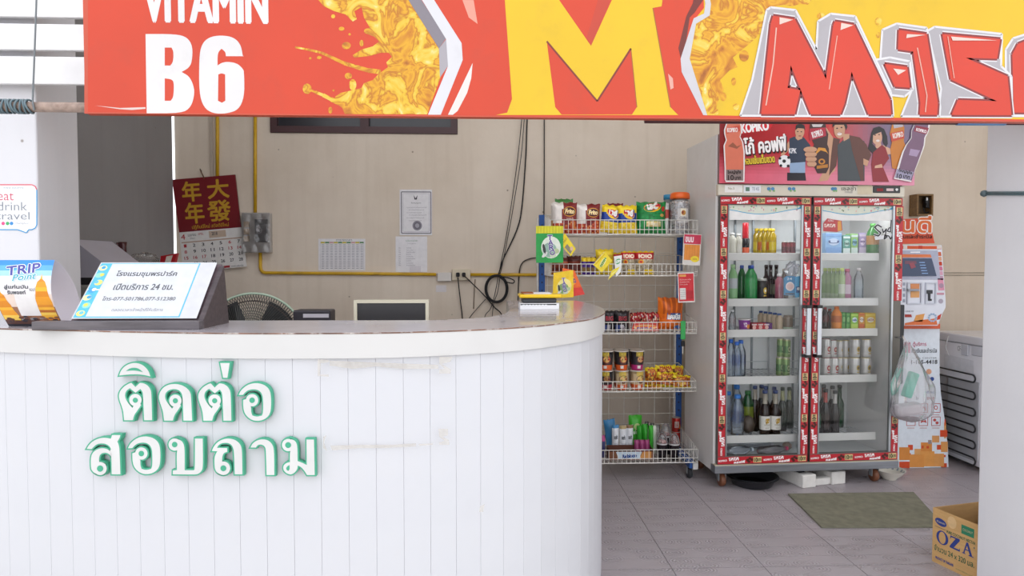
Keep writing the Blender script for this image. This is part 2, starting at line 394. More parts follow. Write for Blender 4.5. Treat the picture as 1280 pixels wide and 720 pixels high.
# vent window
wf = MB()
def ring(mb, x0, x1, y0, y1, z0, z1, t, col):
    mb.box2((x0, y0, z0), (x1, y1, z0 + t), col); mb.box2((x0, y0, z1 - t), (x1, y1, z1), col)
    mb.box2((x0, y0, z0 + t), (x0 + t, y1, z1 - t), col); mb.box2((x1 - t, y0, z0 + t), (x1, y1, z1 - t), col)
win = root('window_1', ((xa + xb) / 2, YW, zb)); tag(win, kind='structure')
ring(wf, xa + .002, xb - .002, YW - 0.015, YW + 0.06, zb + .002, zt - .002, 0.045, '46282b'); wf.build('window_frame', 'satin', win)
b_ = MB(); b_.box2(((xa + xb) / 2 - 0.03, YW - 0.01, zb + 0.04), ((xa + xb) / 2 + 0.03, YW + 0.05, zt - 0.04), '46282b'); b_.build('mullion', 'satin', win)
for x0, x1 in ((xa + .045, (xa + xb) / 2 - .03), ((xa + xb) / 2 + .03, xb - .045)):
    b_ = MB(); b_.box2((x0, YW + 0.03, zb + 0.045), (x1, YW + 0.036, zt - 0.045), '2b2a30'); b_.build('pane', 'gloss', win)
# side walls, ceiling, columns
XL = W(219.5, 250, YW).x
w = MB(); w.box2((XL - 0.15, 2.87, 0), (XL, 4.762, ZC), 'ffffff'); w.build('wall_left', 'wall_grey', kind='structure')
w = MB(); w.box2((4.2, 2.6, 0), (4.35, YW + 0.15, ZC), 'ffffff'); w.build('wall_right', 'wall_cream', kind='structure')
w = MB(); w.box2((-2.8, 2.75, ZC), (4.4, 5.3, ZC + 0.15), 'ffffff'); w.build('ceiling', 'wall_cream', kind='structure')
YC0, YC1 = 2.60, 2.86
xcl = W(47.5, 250, YC0).x
w = MB(); w.box2((xcl - 0.62, YC0, -0.03), (xcl, YC1, ZC), 'ffffff', bev=0.006); w.build('column_left', 'wall_white', kind='structure')
YR0, YR1 = 2.335, 2.58
xcr = W(1230.5, 300, YR1).x
w = MB(); w.box2((xcr, YR0, -0.03), (xcr + 0.45, YR1, ZC), 'ffffff', bev=0.006); w.build('column_right', 'wall_white', kind='structure')

# --- louvre boards over the banner's end
r = root('louver_screen', (-2.0, 2.55, 1.95), label='white horizontal louver boards fixed across the column above the pole', cat='louver')
for y0, y1 in ((-56, -14), (-14 + 1, 18.5), (28, 60), (69, 103)):
    s_ = MB(); za = W(60, y1, 2.52).z; zb2 = W(60, y0, 2.52).z
    R = Matrix.Rotation(math.radians(6), 3, 'X'); s_.box((-2.0, 2.55, (za + zb2) / 2), (2.4, 0.03, zb2 - za), 'e4e3e4', R, 0.003)
    s_.build('slat', 'satin', r)
# --- pole, wraps, hanging wire
zp = W(60, 133.5, 2.275).z
p = MB(); p.tube([(-3.2, 2.275, zp), (3.2, 2.275, zp - 0.004)], 0.0165, 'a08b80', 12)
pole = p.build('banner_pole', M('rusty', 0.7, 0.2, var=0.3, vscale=40, grime=('6a4a3a', 30, 0.6, (1, 1, 1))), label='rusty steel pole that the printed banner is stretched on', cat='pole')
k = MB(); pts = []
for i in range(0, 161):
    a = i / 160; x = W(-4 + 44 * a, 133, 2.275).x; t = 2 * math.pi * i / 16
    pts.append((x + 0.004 * math.sin(i * 0.7), 2.275 + 0.0214 * math.cos(t), zp + 0.0214 * math.sin(t)))
k.tube(pts, 0.0034, '5d7078', 6); k.build('binding_wire', 'plastic', label='blue-grey wire wound tightly around the banner pole', cat='wire')
k = MB(); k.tube(spline([W(47, -60, 2.275), W(45.5, 0, 2.275), W(43, 70, 2.265), W(41, 122, 2.26), W(41.5, 131, 2.256), W(43, 138, 2.258)], 5), 0.0028, '6d7276', 6)
k.build('hanging_wire', 'plastic', label='thin grey wire hanging down to the banner pole in front of louver boards', cat='wire')
# wire round the right column
k = MB()
xx = xcr - 0.004
za = W(1231, 243, YR1).z; zc_ = W(1280, 246.5, 2.43).z
for dz in (0, .008): k.tube([(xx + 0.2, YR1 + .006, za + dz), (xx + .01, YR1 + .006, za + dz), (xx, YR1, za + dz), (xx, (YR0 + YR1) / 2, (za + zc_) / 2 + dz), (xx, YR0, zc_ + dz), (xx + .01, YR0 - .006, zc_ + dz), (xx + .3, YR0 - .006, zc_ + dz)], 0.0042, '64777c' if dz else '566a70', 6)
k.lathe((xx, YR1 + 0.002, za + 0.004), [(0.002, -0.014), (0.012, -0.008), (0.014, 0), (0.011, 0.009), (0.002, 0.013)], 10, '4f5f64')
k.build('tied_wire', 'plastic', label='knotted grey-green wire tied around the white column by the carton box', cat='wire')

# --- sticker on the left column
P = wallplane(YC0 - 0.001); P.o.y = YC0 - 0.0012
s_ = MB(P)
X = lambda a, b: P.px(a, b)
bub = [(-58, 231), (40, 231), (44, 233), (46, 237), (46, 281), (44, 285), (40, 287), (36, 287), (33, 291), (22, 287), (-58, 287), (-62, 283), (-62, 235)]
s_.px(bub, 'f7f7f8', 0); 
for a, b in zip(bub, bub[1:] + bub[:1]):
    t = (a[0] + b[0] + a[1] * 1.2) / 2; s_.linepx([a, b], 0.004, '4a9bd0' if a[1] > 262 or b[1] > 262 else 'd9566a', 1)
s_.textpx('www.eatdrink', 4, 233, 30, 236, '9aa0a8', 1)
s_.textpx('eat', -3, 241, 17, 250.5, 'cf6a7c', 1); s_.textpx('drink', -3, 252.5, 34, 263, '8a8f98', 1); s_.textpx('travel', -5, 265, 37, 274.5, '8a8f98', 1)
for x, c in ((-4, 'e05a4a'), (4, 'd94f86'), (9.5, '49b06a'), (14.5, '3f8fd0')): s_.ellpx(x, 279.3, 2.3, 2.3, c, 1, 12)
s_.textpx('chumphon', 19, 277.5, 36, 281, '9aa0a8', 1)
s_.build('sticker', 'print', label='speech-bubble sticker with thin lettering on the white column', cat='sticker')

# ================================================================== BANNER
YB = 2.25
P = wallplane(YB)
P.px = (lambda f_: lambda x, y: f_(x, y + (max(0, x - 300) * .0043 * min(1, (y - 134) / 6) if y > 134 else 0)))(P.px)
bn = root('banner', (0.6, YB, 1.8), label='red and yellow vinyl energy-drink banner stretched above the counter', cat='banner')
zbot = W(300, 143.8, YB).z; ztop = 2.215; xl = W(105, 70, YB).x; xr = 2.75
b = MB(P); b.eps = .00013
prof = [(YB, ztop), (YB, zbot + 0.001), (YB + 0.002, zbot), (YB + 0.004, zbot + .002), (YB + 0.03, zp - .026), (YB + 0.050, zp - .002), (YB + .03, zp + .024), (YB + 0.012, ztop - .05), (YB + 0.010, ztop)]
vs = [(x, y, z) for x in (xl, xr) for y, z in prof]; n = len(prof)
b.add(vs, [(i, i + 1, n + i + 1, n + i) for i in range(n - 1)], 'd9583c')
RED, YEL = 'e0421c', 'f2c40c'
ub = P.px(105.5, 0)[0]; b.pp([(ub, zbot + 0.005), (P.px(640, 0)[0], zbot + 0.005), (P.px(640, 0)[0], ztop - .002), (ub, ztop - .002)], RED, 1)
u0, v0 = P.px(630, 141.5); 
b.pp([(u0, zbot + 0.004), (xr, zbot + 0.004), (xr, ztop), (u0, ztop)], RED, 1.5)
b.pp([P.px(878, -40), P.px(880, 10), P.px(867, 26), P.px(853, 74), P.px(856, 92), P.px(881, 141.6), (xr, zbot + 0.006), (xr, ztop)], YEL, 2)
# hem stitched down the left edge, scuffs
b.px([(105.5, -100), (110, -100), (110, 142), (105.5, 142)], 'd8563a', 2); b.px([(472 / 3.87 - 3, 132), (150, 135), (182, 134), (182, 136), (165, 137.5), (150, 136.5)], 'efd9d2', 2)
b.textpx('VITAMIN', 181, -20, 333, 26.5, 'f4f0f0', 3, bold=0.0052)
b.px(smooth([(182, 42.6), (219.6, 42.6), (234, 46.5), (241, 58), (240, 77.5), (236, 85), (227, 90), (236, 95), (241, 104), (243.6, 116), (239, 134), (227, 141.6), (183.5, 141.6)]), 'f4f0f0', 3)
b.px(smooth([(206, 59.5), (214.5, 59.5), (217, 64.6), (216.5, 77.5), (213, 82), (206, 82)]), RED, 4); b.px(smooth([(206, 98), (214.5, 99), (217.6, 103), (217, 121), (213.5, 126), (206, 126)]), RED, 4)
b.px(smooth([(303.6, 70), (301, 55.6), (292, 46.5), (276.5, 44), (261, 46.5), (252, 55.6), (249, 72), (249, 116), (254.5, 134), (266, 142), (284, 142), (298.5, 137), (305.4, 121), (305.4, 95.6), (304.5, 88), (305, 70)]), 'f4f0f0', 3)
b.px(smooth([(273, 93), (277, 91.5), (281.5, 93), (281.7, 126), (277.5, 128.5), (272.5, 126)]), RED, 4)
b.px(smooth([(272, 66), (277, 61), (282, 65), (282.4, 70.3), (306.5, 70.3), (306.5, 92), (303, 85), (296, 79), (284, 77), (276, 79), (272, 82)]), RED, 4)
# silver edge of the emblem, its red field and the yellow letter
b.px([(528, 0), (515, -40), (620, -40), (640, 143), (536, 142), (560, 82), (557, 48)], 'e0421c', 3)
b.px([(503, -12), (519, -12), (557.7, 47.8), (548.7, 60.7)], '8f8790', 4); b.px([(557.7, 49), (548.7, 60.7), (550, 97), (560, 82.7)], 'b4aeb5', 4)
b.px([(520, -12), (535, -12), (577, 54), (578.4, 75), (551, 142.4), (535, 142.4), (560, 82.7), (557.7, 49)], 'e9e7ec', 5)
b.px([(578, 0), (592, 0), (597, 30), (586, 22)], 'f2a590', 4); b.px([(590.8, 78.8), (589, 98), (584, 116), (572, 138), (566, 142.4), (560, 142.4)], 'f3ece6', 4)
b.px([(629, -40), (828, -40), (828, 0), (827, 8), (816, 10), (838, 134), (846, 140), (848, 141.5), (620, 142.4), (634, 139.5), (640, 124), (631, 0)], 'f5c80e', 4)
b.px([(671, -40), (783, -40), (738.7, 57.4)], 'e0421c', 5); b.px([(752, -15), (770, -15), (738.7, 57.4), (733, 48)], 'd2442a', 6)
b.px([(683.4, 51.7), (746.5, 126.6), (788.6, 60.7), (796, 134), (790, 141), (702, 141.6), (694, 134)], 'e0421c', 5)
b.linepx([(683.4, 51.7), (746.5, 126.6), (788.6, 60.7)], 0.006, '8a2f20', 6); b.linepx([(788.6, 60.7), (796, 134)], 0.003, 'b06a20', 6)
b.linepx([(816, 10), (838, 134)], 0.003, 'b06a20', 6)
b.px([(872, -30), (879, 0), (868, 16), (862, 22), (856, 62), (851, 74), (848, 60), (858, 20), (866, 4)], '7a2a20', 5)
b.px([(881.6, -30), (888.6, 5), (887, 19.4), (870, 29.7), (862, 73.6), (884, 141.6), (879, 141.4), (852, 90), (850.6, 73.6), (867, 23), (880, 17), (881.6, 5), (876, -30)], 'd9d5da', 6)
b.px([(835, 92), (841, 98), (842, 110), (838, 112)], 'f0b0a0', 5)
# wordmark
SIL, WHT, DRD, RFC = 'b9b3b8', 'ece9ec', '8e2c2c', 'e03c20'
def word(outer, face, l):
    b.px(outer, SIL, l); pts = outer + outer[:1]; b.linepx(pts, 0.007, WHT, l + 1)
    b.linepx(face + face[:1], 0.021, WHT, l + 1.3); b.linepx(face + face[:1], 0.013, DRD, l + 1.6); b.px(face, RFC, l + 2)
def cl(p): return [(x, min(y, 142.2)) for x, y in p]
word(cl([(1257, 141), (1257, 62), (1266, 48), (1285, 42), (1330, 44), (1345, 60), (1345, 141)]), cl([(1267, 138), (1265, 68), (1272, 55), (1287, 49), (1325, 51), (1338, 64), (1338, 138)]), 7)
word(cl([(1159, 38.8), (1168, 33.6), (1252, 42.6), (1251, 82.7), (1264, 95.6), (1265, 143), (1172, 143), (1176, 111)]), cl([(1177.4, 42.6), (1250, 49), (1246, 73.6), (1207, 72.4), (1259, 95.6), (1264, 140), (1189, 140), (1197, 125), (1246, 126.6), (1188, 99.5)]), 10)
word(cl([(1102.5, 37.5), (1120.5, 29.7), (1158, 35), (1175, 134), (1174, 143), (1126, 143), (1140, 111), (1136, 77.5), (1100, 75)]), cl([(1123, 37.5), (1158, 42.6), (1172, 129), (1171, 140), (1149, 140), (1150, 129), (1141, 64.6), (1122, 62)]), 13)
word([(1094, 75), (1112, 72), (1137, 77), (1141, 112), (1130, 121), (1113, 119)], [(1105, 80), (1133.5, 84), (1137, 110), (1118, 108.5)], 16)
word(cl([(925, 143), (940, 100), (958, 13), (963, 9.5), (994, 13), (1020, 62), (1022, 27), (1038, 17.5), (1068.6, 20.7), (1113, 115), (1116, 143), (1040, 143), (1012, 143), (990, 143)]), cl([(951, 140), (963, 30), (966, 20), (973, 21), (993, 24), (1032, 99), (1041, 32), (1043, 27), (1050, 28), (1067, 31), (1112, 125), (1113.5, 140), (1085, 140), (1064, 90), (1055, 130), (1050, 140), (1013, 140), (988, 82), (984, 110), (1000, 113), (993, 140)]), 19)
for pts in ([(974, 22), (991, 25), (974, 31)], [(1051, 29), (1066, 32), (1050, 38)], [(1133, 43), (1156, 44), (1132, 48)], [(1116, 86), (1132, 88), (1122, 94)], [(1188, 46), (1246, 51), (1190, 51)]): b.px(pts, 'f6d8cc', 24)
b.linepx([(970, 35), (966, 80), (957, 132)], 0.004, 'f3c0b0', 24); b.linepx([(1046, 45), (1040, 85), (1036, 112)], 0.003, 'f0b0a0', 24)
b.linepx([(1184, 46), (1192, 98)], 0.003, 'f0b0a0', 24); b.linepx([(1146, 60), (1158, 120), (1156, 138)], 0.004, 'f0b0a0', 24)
b.build('printed_sheet', M('vinyl', 0.38, gain=0.74, var=0.05, vscale=3.0, bump=0.05, bscale=7, grime=('5a4a40', 9, 0.12, (1, 1, 1))), bn)
# splashes: golden liquid print
def splash_mat():
    m, nt, N, L = nodes_of('splash'); MATS['splash'] = m
    o = N.new('ShaderNodeOutputMaterial'); bs = N.new('ShaderNodeBsdfPrincipled'); L.new(bs.outputs[0], o.inputs[0])
    tc = N.new('ShaderNodeTexCoord'); n1 = N.new('ShaderNodeTexNoise'); n1.inputs['Scale'].default_value = 11; n1.inputs['Detail'].default_value = 9; n1.inputs['Distortion'].default_value = 1.6; L.new(tc.outputs['Object'], n1.inputs['Vector'])
    cr = N.new('ShaderNodeValToRGB'); L.new(n1.outputs['Fac'], cr.inputs[0]); e = cr.color_ramp.elements
    e[0].position = 0.28; e[0].color = (*lin('a85a10'), 1); e[1].position = 0.76; e[1].color = (*lin('fff2c0'), 1)
    for p_, c_ in ((0.38, 'd98a14'), (0.47, 'f3b41a'), (0.52, 'c9780f'), (0.57, 'f6c52a'), (0.66, 'f8d860')):
        x = e.new(p_); x.color = (*lin(c_), 1)
    gm = N.new('ShaderNodeVectorMath'); gm.operation = 'SCALE'; gm.inputs['Scale'].default_value = 0.74; L.new(cr.outputs[0], gm.inputs[0]); L.new(gm.outputs[0], bs.inputs['Base Color']); bs.inputs['Roughness'].default_value = 0.4
splash_mat()
sp = MB(P); sp.eps = .00013
edge = [(394, -20), (398, 0), (405, 8), (418, 14), (432, 18), (441, 27), (446, 24), (443, 14), (452, 9), (455, 22), (462, 34), (458, 42), (468, 46), (474, 52), (466, 58), (452, 62), (441, 69), (443, 72), (462, 70), (476, 66), (486, 66), (490, 71), (483, 78), (485, 84), (474, 92), (466, 100), (455, 104), (452, 110), (440, 113), (426, 116), (419, 121), (419, 128), (428, 135), (431, 142), (534, 142), (550.5, 97), (548.5, 61), (503, -12)]
sp.px(edge, 'f0b020', 3.5)
def streak(pts, w0):
    for i, (a, c) in enumerate(zip(pts, pts[1:])): sp.linepx([a, c], w0 * (0.5 + i / len(pts)), 'f0b020', 3.6)
streak([(369, 59), (385, 62), (402, 66), (415, 72), (430, 79), (446, 84), (460, 88), (476, 90)], 0.012)
streak([(384, 111), (394, 115), (404, 119), (414, 124), (424, 129)], 0.014); sp.ellpx(384, 111, 5.5, 6.5, 'f0b020', 3.7)
for x, y, a, c in ((416.5, 20.5, 2.5, 2.5), (427, 36, 3.5, 2.5), (433, 57, 5.5, 4.5), (435.5, 95, 4.5, 4), (441, 106, 4.5, 7), (413, 137.5, 2.5, 4), (388, 73, 1.5, 1.5), (399, 72, 3, 2), (437, 43, 1.5, 1.5), (452, 54, 2.5, 4), (462, 39, 7, 4), (417, 113, 1.3, 1.3), (450, 4, 6, 3)): sp.ellpx(x, y, a, c, 'f0b020', 3.7)
sp.build('splash_print', 'splash', bn)
s2 = MB(P); s2.eps = .00013; s2.px([(882, -30), (889, 5), (887.5, 19), (870.5, 30), (862.5, 74), (884.5, 141.5), (893, 141.5), (897, 128), (905, 112), (900, 100), (912, 88), (922, 84), (916, 72), (928, 62), (940, 52), (952, 40), (956, 24), (961, 9), (980, 6), (990, 8), (1000, 5), (1010, 6), (1014, 0), (1020, -30)], 'f0b020', 3.5)
for x, y, a, c in ((904, 121, 4, 5.5), (917, 102, 3, 5), (920, 133, 4, 3.5), (930, 70, 6, 7), (895, 138, 3, 3), (1026, 20, 5, 4), (1098, 27, 4.5, 5), (1098, 44, 3, 3.5)): s2.ellpx(x, y, a, c, 'f0b020', 6.5)
s2.build('splash_print', 'splash', bn)
# rolled second banner tucked behind
k = MB(); ya = 2.316
path = [W(806 + i * 30, 149.6 + i * 0.15, ya) for i in range(0, 22)]
P2 = [Vector(p) for p in path]
k.tube(P2[:14], 0.0125, '4a1f24', 10); k.tube(P2[13:16], 0.0145, '5f8fc4', 10); k.tube(P2[15:], 0.0125, '4a2330', 10)
k.build('rolled_banner', 'satin', label='dark maroon rolled banner with a blue patch tucked behind the big banner', cat='banner')
# ================================================================== COUNTER
ZT = 1.10
outer_px = [(-150, 400), (-70, 406.5), (0, 410), (80, 412), (178, 414.2), (300, 415.8), (450, 415.5), (540, 413.6), (620, 410.3), (669, 407), (701, 403.6), (735, 399), (752, 393.5)]
OUT = [WZ(x, y, ZT) for x, y in outer_px]
OUT = [Vector((p.x, p.y, 0)) for p in OUT]
OUT += [Vector((0.515, 2.86, 0)), Vector((0.54, 3.12, 0)), Vector((0.535, 3.4, 0)), Vector((0.50, 3.68, 0))]
OUT = spline(OUT, 10)
def resample(P, step):
    out = [P[0].copy()]; acc = 0.0
    for a, b in zip(P, P[1:]):
        L_ = (b - a).length; t = step - acc
        while t <= L_:
            out.append(a.lerp(b, t / L_)); t += step
        acc = (acc + L_) % step if False else L_ - (t - step)
    return out
def inset(P, d):
    out = []
    for i, p in enumerate(P):
        t = (P[min(i + 1, len(P) - 1)] - P[max(i - 1, 0)]).normalized(); out.append(p + Vector((-t.y, t.x, 0)) * d)
    return out
inn_px = [(-150, 398.2), (0, 399.6), (270, 400.5), (450, 400.4), (540, 400.0), (585, 398), (612, 395.8), (628, 393), (636, 389), (636.5, 384), (634, 377.5)]
INN = spline([Vector((p.x, p.y, 0)) for p in (WZ(x, y, ZT) for x, y in inn_px)], 6)
INN.append(Vector((INN[-1].x, 3.68, 0)))
ct = root('reception_counter', (-0.5, 2.3, 0), label='white curved reception counter of upright boards with a grey laminate top', cat='counter')
M('laminate', 0.2, var=0.05, vscale=6, grime=('8a8288', 5, 0.25, (1, 1, 1)), coat=0.3)
M('whitepaint', 0.5, var=0.025, vscale=5, grime=('c4beb8', 5, 0.2, (1, 1, 1)))
M('edgeband', 0.7, var=0.35, vscale=18, grime=('efece8', 22, 1.0, (1, 1, 1)))
t = MB(); pts = [(p.x, p.y, ZT - 0.004) for p in OUT] + [(p.x, p.y, ZT - 0.004) for p in reversed(INN)]
t.prism(pts, (0, 0, 0.004), 'b9b4ba'); t.build('worktop', 'laminate', ct)
def band(P, z0, z1, th, col):
    m = MB(); Q = inset(P, th); n = len(P); vs = []
    for p, q in zip(P, Q): vs += [(p.x, p.y, z0), (p.x, p.y, z1), (q.x, q.y, z1), (q.x, q.y, z0)]
    fs = []
    for i in range(n - 1):
        for k in range(4): fs.append((i * 4 + k, i * 4 + (k + 1) % 4, i * 4 + 4 + (k + 1) % 4, i * 4 + 4 + k))
    fs += [(0, 1, 2, 3), ((n - 1) * 4 + 3, (n - 1) * 4 + 2, (n - 1) * 4 + 1, (n - 1) * 4)]
    return m.add([Vector(v) for v in vs], fs, col)
ZBAND = ZT - 0.076
band(OUT, ZBAND, ZT - 0.004, 0.02, 'cccac9').build('fascia', 'whitepaint', ct)
band(inset(OUT, -0.0012), ZT - 0.0045, ZT - 0.0005, 0.004, '7a5a4c').build('edge_strip', 'edgeband', ct)
BASE = inset(OUT, 0.022)
band(BASE, 0, ZT - 0.01, 0.012, 'c6c4c8').build('backing', 'whitepaint', ct)
IB = inset(INN, 0.0); band(IB, 0, ZT - 0.005, -0.02, 'c9c2b8').build('inner_panel', 'whitepaint', ct)
# upright boards, 8 cm, sharing one mesh
FACE = inset(OUT, 0.011); fb = resample(FACE, 0.0805); board = None
bm_ = MB(); bm_.box2((-0.0401, -0.006, 0), (0.0401, 0.006, ZBAND + 0.004), 'cbcbd0', bev=0.0014)
for a, b in zip(fb, fb[1:]):
    c = (a + b) / 2
    if board is None: board = bm_.build('board', 'whitepaint', ct, local=True); o = board
    else: o = board.copy(); COL.objects.link(o)
    d = (b - a); o.location = c + Vector((-d.y, d.x, 0)).normalized() * 0.005 - ct.location; o.rotation_euler = (0, 0, math.atan2(d.y, d.x))
sh = MB(); sh.box2((-0.86, 2.48, 0.72), (-0.06, 3.0, 0.745), 'b7aea4'); sh.box2((-.86, 2.48, 0), (-.84, 3.0, .72), 'b7aea4')
sh.build('inner_desk', 'laminate', ct)
def cplane(px, off=0.0):
    d = ray(px, 500); d2 = Vector((d.x, d.y, 0)); best = None
    for a, b in zip(FACE, FACE[1:]):
        e = b - a; den = d2.x * e.y - d2.y * e.x
        if abs(den) < 1e-9: continue
        tt = (a.x * e.y - a.y * e.x) / den; s_ = (a.x * d2.y - a.y * d2.x) / den
        if 0 <= s_ <= 1 and tt > 0 and (best is None or tt < best[0]): best = (tt, a, e)
    tt, a, e = best; e = e.normalized(); n_ = Vector((e.y, -e.x, 0))
    return Plane(d2 * tt + n_ * off, e, (0, 0, 1))
# --- raised letters
LET = []
def tr(p, ox, oy): return [(ox + x / 8, oy + y / 8) for x, y in p]
to = [(442,682),(435,600),(420,545),(395,480),(388,430),(405,385),(440,345),(490,315),(515,308),(555,350),(600,308),(640,312),(680,335),(708,375),(716,420),(722,682),(642,682),(632,430),(625,395),(605,370),(556,408),(500,362),(465,385),(450,425),(456,465),(485,515),(525,560),(545,520),(600,510),(612,530),(580,580),(545,625),(530,682)]
do = [(842,686),(832,600),(815,545),(792,480),(788,440),(805,390),(845,345),(900,322),(960,318),(1020,330),(1070,360),(1105,400),(1113,450),(1122,686),(1035,686),(1028,450),(1015,405),(985,378),(940,368),(890,380),(860,405),(850,440),(858,480),(885,520),(922,568),(945,530),(1000,520),(1010,535),(975,590),(945,630),(930,686)]
oa = [(588,430),(605,390),(650,345),(700,318),(770,308),(840,325),(890,365),(912,430),(912,570),(895,630),(850,672),(790,690),(730,685),(680,655),(645,610),(632,550),(632,480),(660,470),(700,540),(712,548),(712,600),(725,635),(770,648),(820,635),(832,600),(832,480),(822,420),(790,382),(735,370),(680,382),(645,410),(632,428)]
si = [(392,235),(410,185),(450,140),(510,112),(560,108),(610,120),(655,150),(690,195),(705,245),(655,232),(600,224),(540,222),(470,226)]
sa1 = [(68,288),(90,250),(130,210),(190,182),(250,175),(310,186),(322,150),(405,150),(398,180),(375,215),(390,250),(397,300),(405,543),(318,543),(316,370),(300,300),(312,297),(300,265),(260,238),(210,232),(160,245),(118,290)]
sa2 = [(110,480),(108,380),(125,330),(165,295),(220,278),(280,290),(317,330),(317,375),(300,345),(265,326),(220,330),(195,355),(190,410),(200,430),(255,440),(265,500),(250,530),(205,548),(150,535),(120,505)]
bo = [(928,543),(930,505),(970,500),(966,300),(1000,260),(960,190),(1010,200),(1040,240),(1048,300),(1048,502),(1140,502),(1150,490),(1150,185),(1228,185),(1232,470),(1215,515),(1180,540),(1150,545)]
th_ = [(160,310),(175,270),(210,225),(260,195),(320,182),(390,195),(440,235),(462,290),(465,543),(388,543),(382,330),(372,272),(345,238),(305,226),(255,232),(225,252),(210,278),(312,280),(314,318),(285,326),(266,350),(262,415),(300,430),(330,470),(330,510),(300,540),(260,548),(215,530),(190,495),(184,430),(186,370),(205,325),(215,312)]
aa = [(545,275),(565,235),(605,205),(660,190),(720,200),(760,235),(782,290),(784,550),(706,550),(700,300),(690,265),(660,245),(625,245),(605,265),(600,275)]
mo = [(940,420),(938,310),(975,240),(950,190),(990,205),(1010,240),(1016,300),(1016,410),(1060,425),(1108,450),(1105,195),(1180,195),(1188,550),(1110,550),(1080,500),(1045,465),(1018,455),(1015,490),(985,530),(945,548),(900,530),(872,495),(875,455),(900,430)]
A1, A2, B1, B2 = (100, 440), (225, 440), (100, 525), (245, 525)
def ci(x, y, r, o): return (o[0] + x / 8, o[1] + y / 8, r / 8)
letters = [([tr(si, *A1)], [], [], [tr([(460,190),(500,162),(545,155),(590,165),(630,200),(545,182)], *A1)]),
    ([tr(to, *A1)], [ci(555, 480, 62, A1)], [ci(555, 482, 26, A1)], []), ([tr(do, *A1)], [ci(955, 487, 62, A1)], [ci(955, 487, 26, A1)], []),
    ([tr(to, 199.1, 440.6)], [ci(555, 480, 62, (199.1, 440.6))], [ci(555, 482, 26, (199.1, 440.6))], []),
    ([tr([(402,110),(498,110),(475,258),(432,258)], *A2)], [], [], []),
    ([tr(oa, *A2)], [ci(722, 482, 62, A2)], [ci(722, 482, 28, A2)], []),
    ([tr(sa1, *B1), tr(sa2, *B1)], [ci(203, 485, 66, B1)], [ci(203, 485, 32, B1)], []),
    ([tr(oa, 225 - 138.4, 440 + 66.6)], [ci(722, 482, 62, (86.6, 506.6))], [ci(722, 482, 28, (86.6, 506.6))], []),
    ([tr(bo, *B1)], [ci(948, 245, 62, B1)], [ci(948, 245, 28, B1)], []),
    ([tr(th_, *B2)], [ci(275, 482, 68, B2)], [ci(275, 482, 30, B2)], []), ([tr(aa, *B2)], [], [], []),
    ([tr(mo, *B2)], [ci(922, 250, 62, B2)], [ci(922, 250, 30, B2)], [tr([(935,450),(938,490),(925,508),(908,500),(902,480),(915,460)], *B2)])]
def offpoly(p, d):
    n = len(p); area = sum(p[i][0] * p[(i + 1) % n][1] - p[(i + 1) % n][0] * p[i][1] for i in range(n)); sg = 1 if area > 0 else -1; out = []
    for i in range(n):
        a, b, c = Vector(p[i - 1]), Vector(p[i]), Vector(p[(i + 1) % n])
        e1 = (b - a).normalized(); e2 = (c - b).normalized(); n1 = Vector((e1.y, -e1.x)) * sg; n2 = Vector((e2.y, -e2.x)) * sg
        m_ = n1 + n2
        if m_.length < 0.3: m_ = n1
        m_.normalize(); k = d / max(0.45, m_.dot(n1)); out.append(tuple(b + m_ * k))
    return out
for polys, circs, dots, greens in letters:
    polys = [smooth(p, 48) for p in polys]; greens = [smooth(p, 48) for p in greens]
    cx = sum(p[0] for p in polys[0]) / len(polys[0]); D = 0.015
    PF = cplane(cx, 0.006 + D); base = MB(); GR = '3fa07f'
    # plane of the letter front; prism back to the boards
    allp = [offpoly(p, 1.7) for p in polys] + [[(c[0] + (c[2] + 1.7) * math.cos(k * math.pi / 12), c[1] + (c[2] + 1.7) * math.sin(k * math.pi / 12)) for k in range(24)] for c in circs]
    for p in allp:
        base.prism([PF.at(*PF.px(*q)) for q in p], -PF.n * D, GR)
    o = base.build('raised_letter', 'satin', ct)
    fc = MB(PF)
    for p in polys: fc.px(p, 'd0cfce', 1.2)
    for c in circs: fc.ellpx(c[0], c[1], c[2], c[2], 'd0cfce', 1.4, 24)
    for c in dots: fc.ellpx(c[0], c[1], c[2], c[2], GR, 2.4, 16)
    for p in greens: fc.px(p, GR, 2.4)
    fc.build('letter_face', 'satin', o, label='white face of a raised Thai letter')
# tape residue left on the boards
PT = cplane(480, 0.0085)
for poly in ([(397, 449), (411, 450), (411, 453), (401, 454), (400, 468), (411, 468), (411, 471), (397, 470)], [(412, 451), (470, 453), (548, 456), (548, 461), (500, 461), (470, 458), (440, 461), (412, 457)], [(549, 446), (566, 446), (563, 452), (552, 455), (564, 462), (563, 467), (549, 467), (549, 462), (556, 461), (549, 455)],
             [(413, 557), (450, 556), (490, 556), (520, 554), (520, 558), (480, 560), (450, 560), (415, 563)], [(523, 555), (541, 554), (541, 556), (525, 557.5)], [(548, 536), (560, 536), (560, 544), (553, 546), (561, 550), (562, 556), (549, 556), (549, 553), (556, 551), (549, 546)], [(404, 546), (408, 544), (405, 553), (409, 564), (404, 560)], [(600, 633), (606, 630), (604, 640), (599, 640)]):
    m = MB(PT); m.px(poly, 'c9c2b8', 0); m.build('tape_residue', M('residue', 0.8, var=0.12, vscale=60, alpha=0.5), ct)

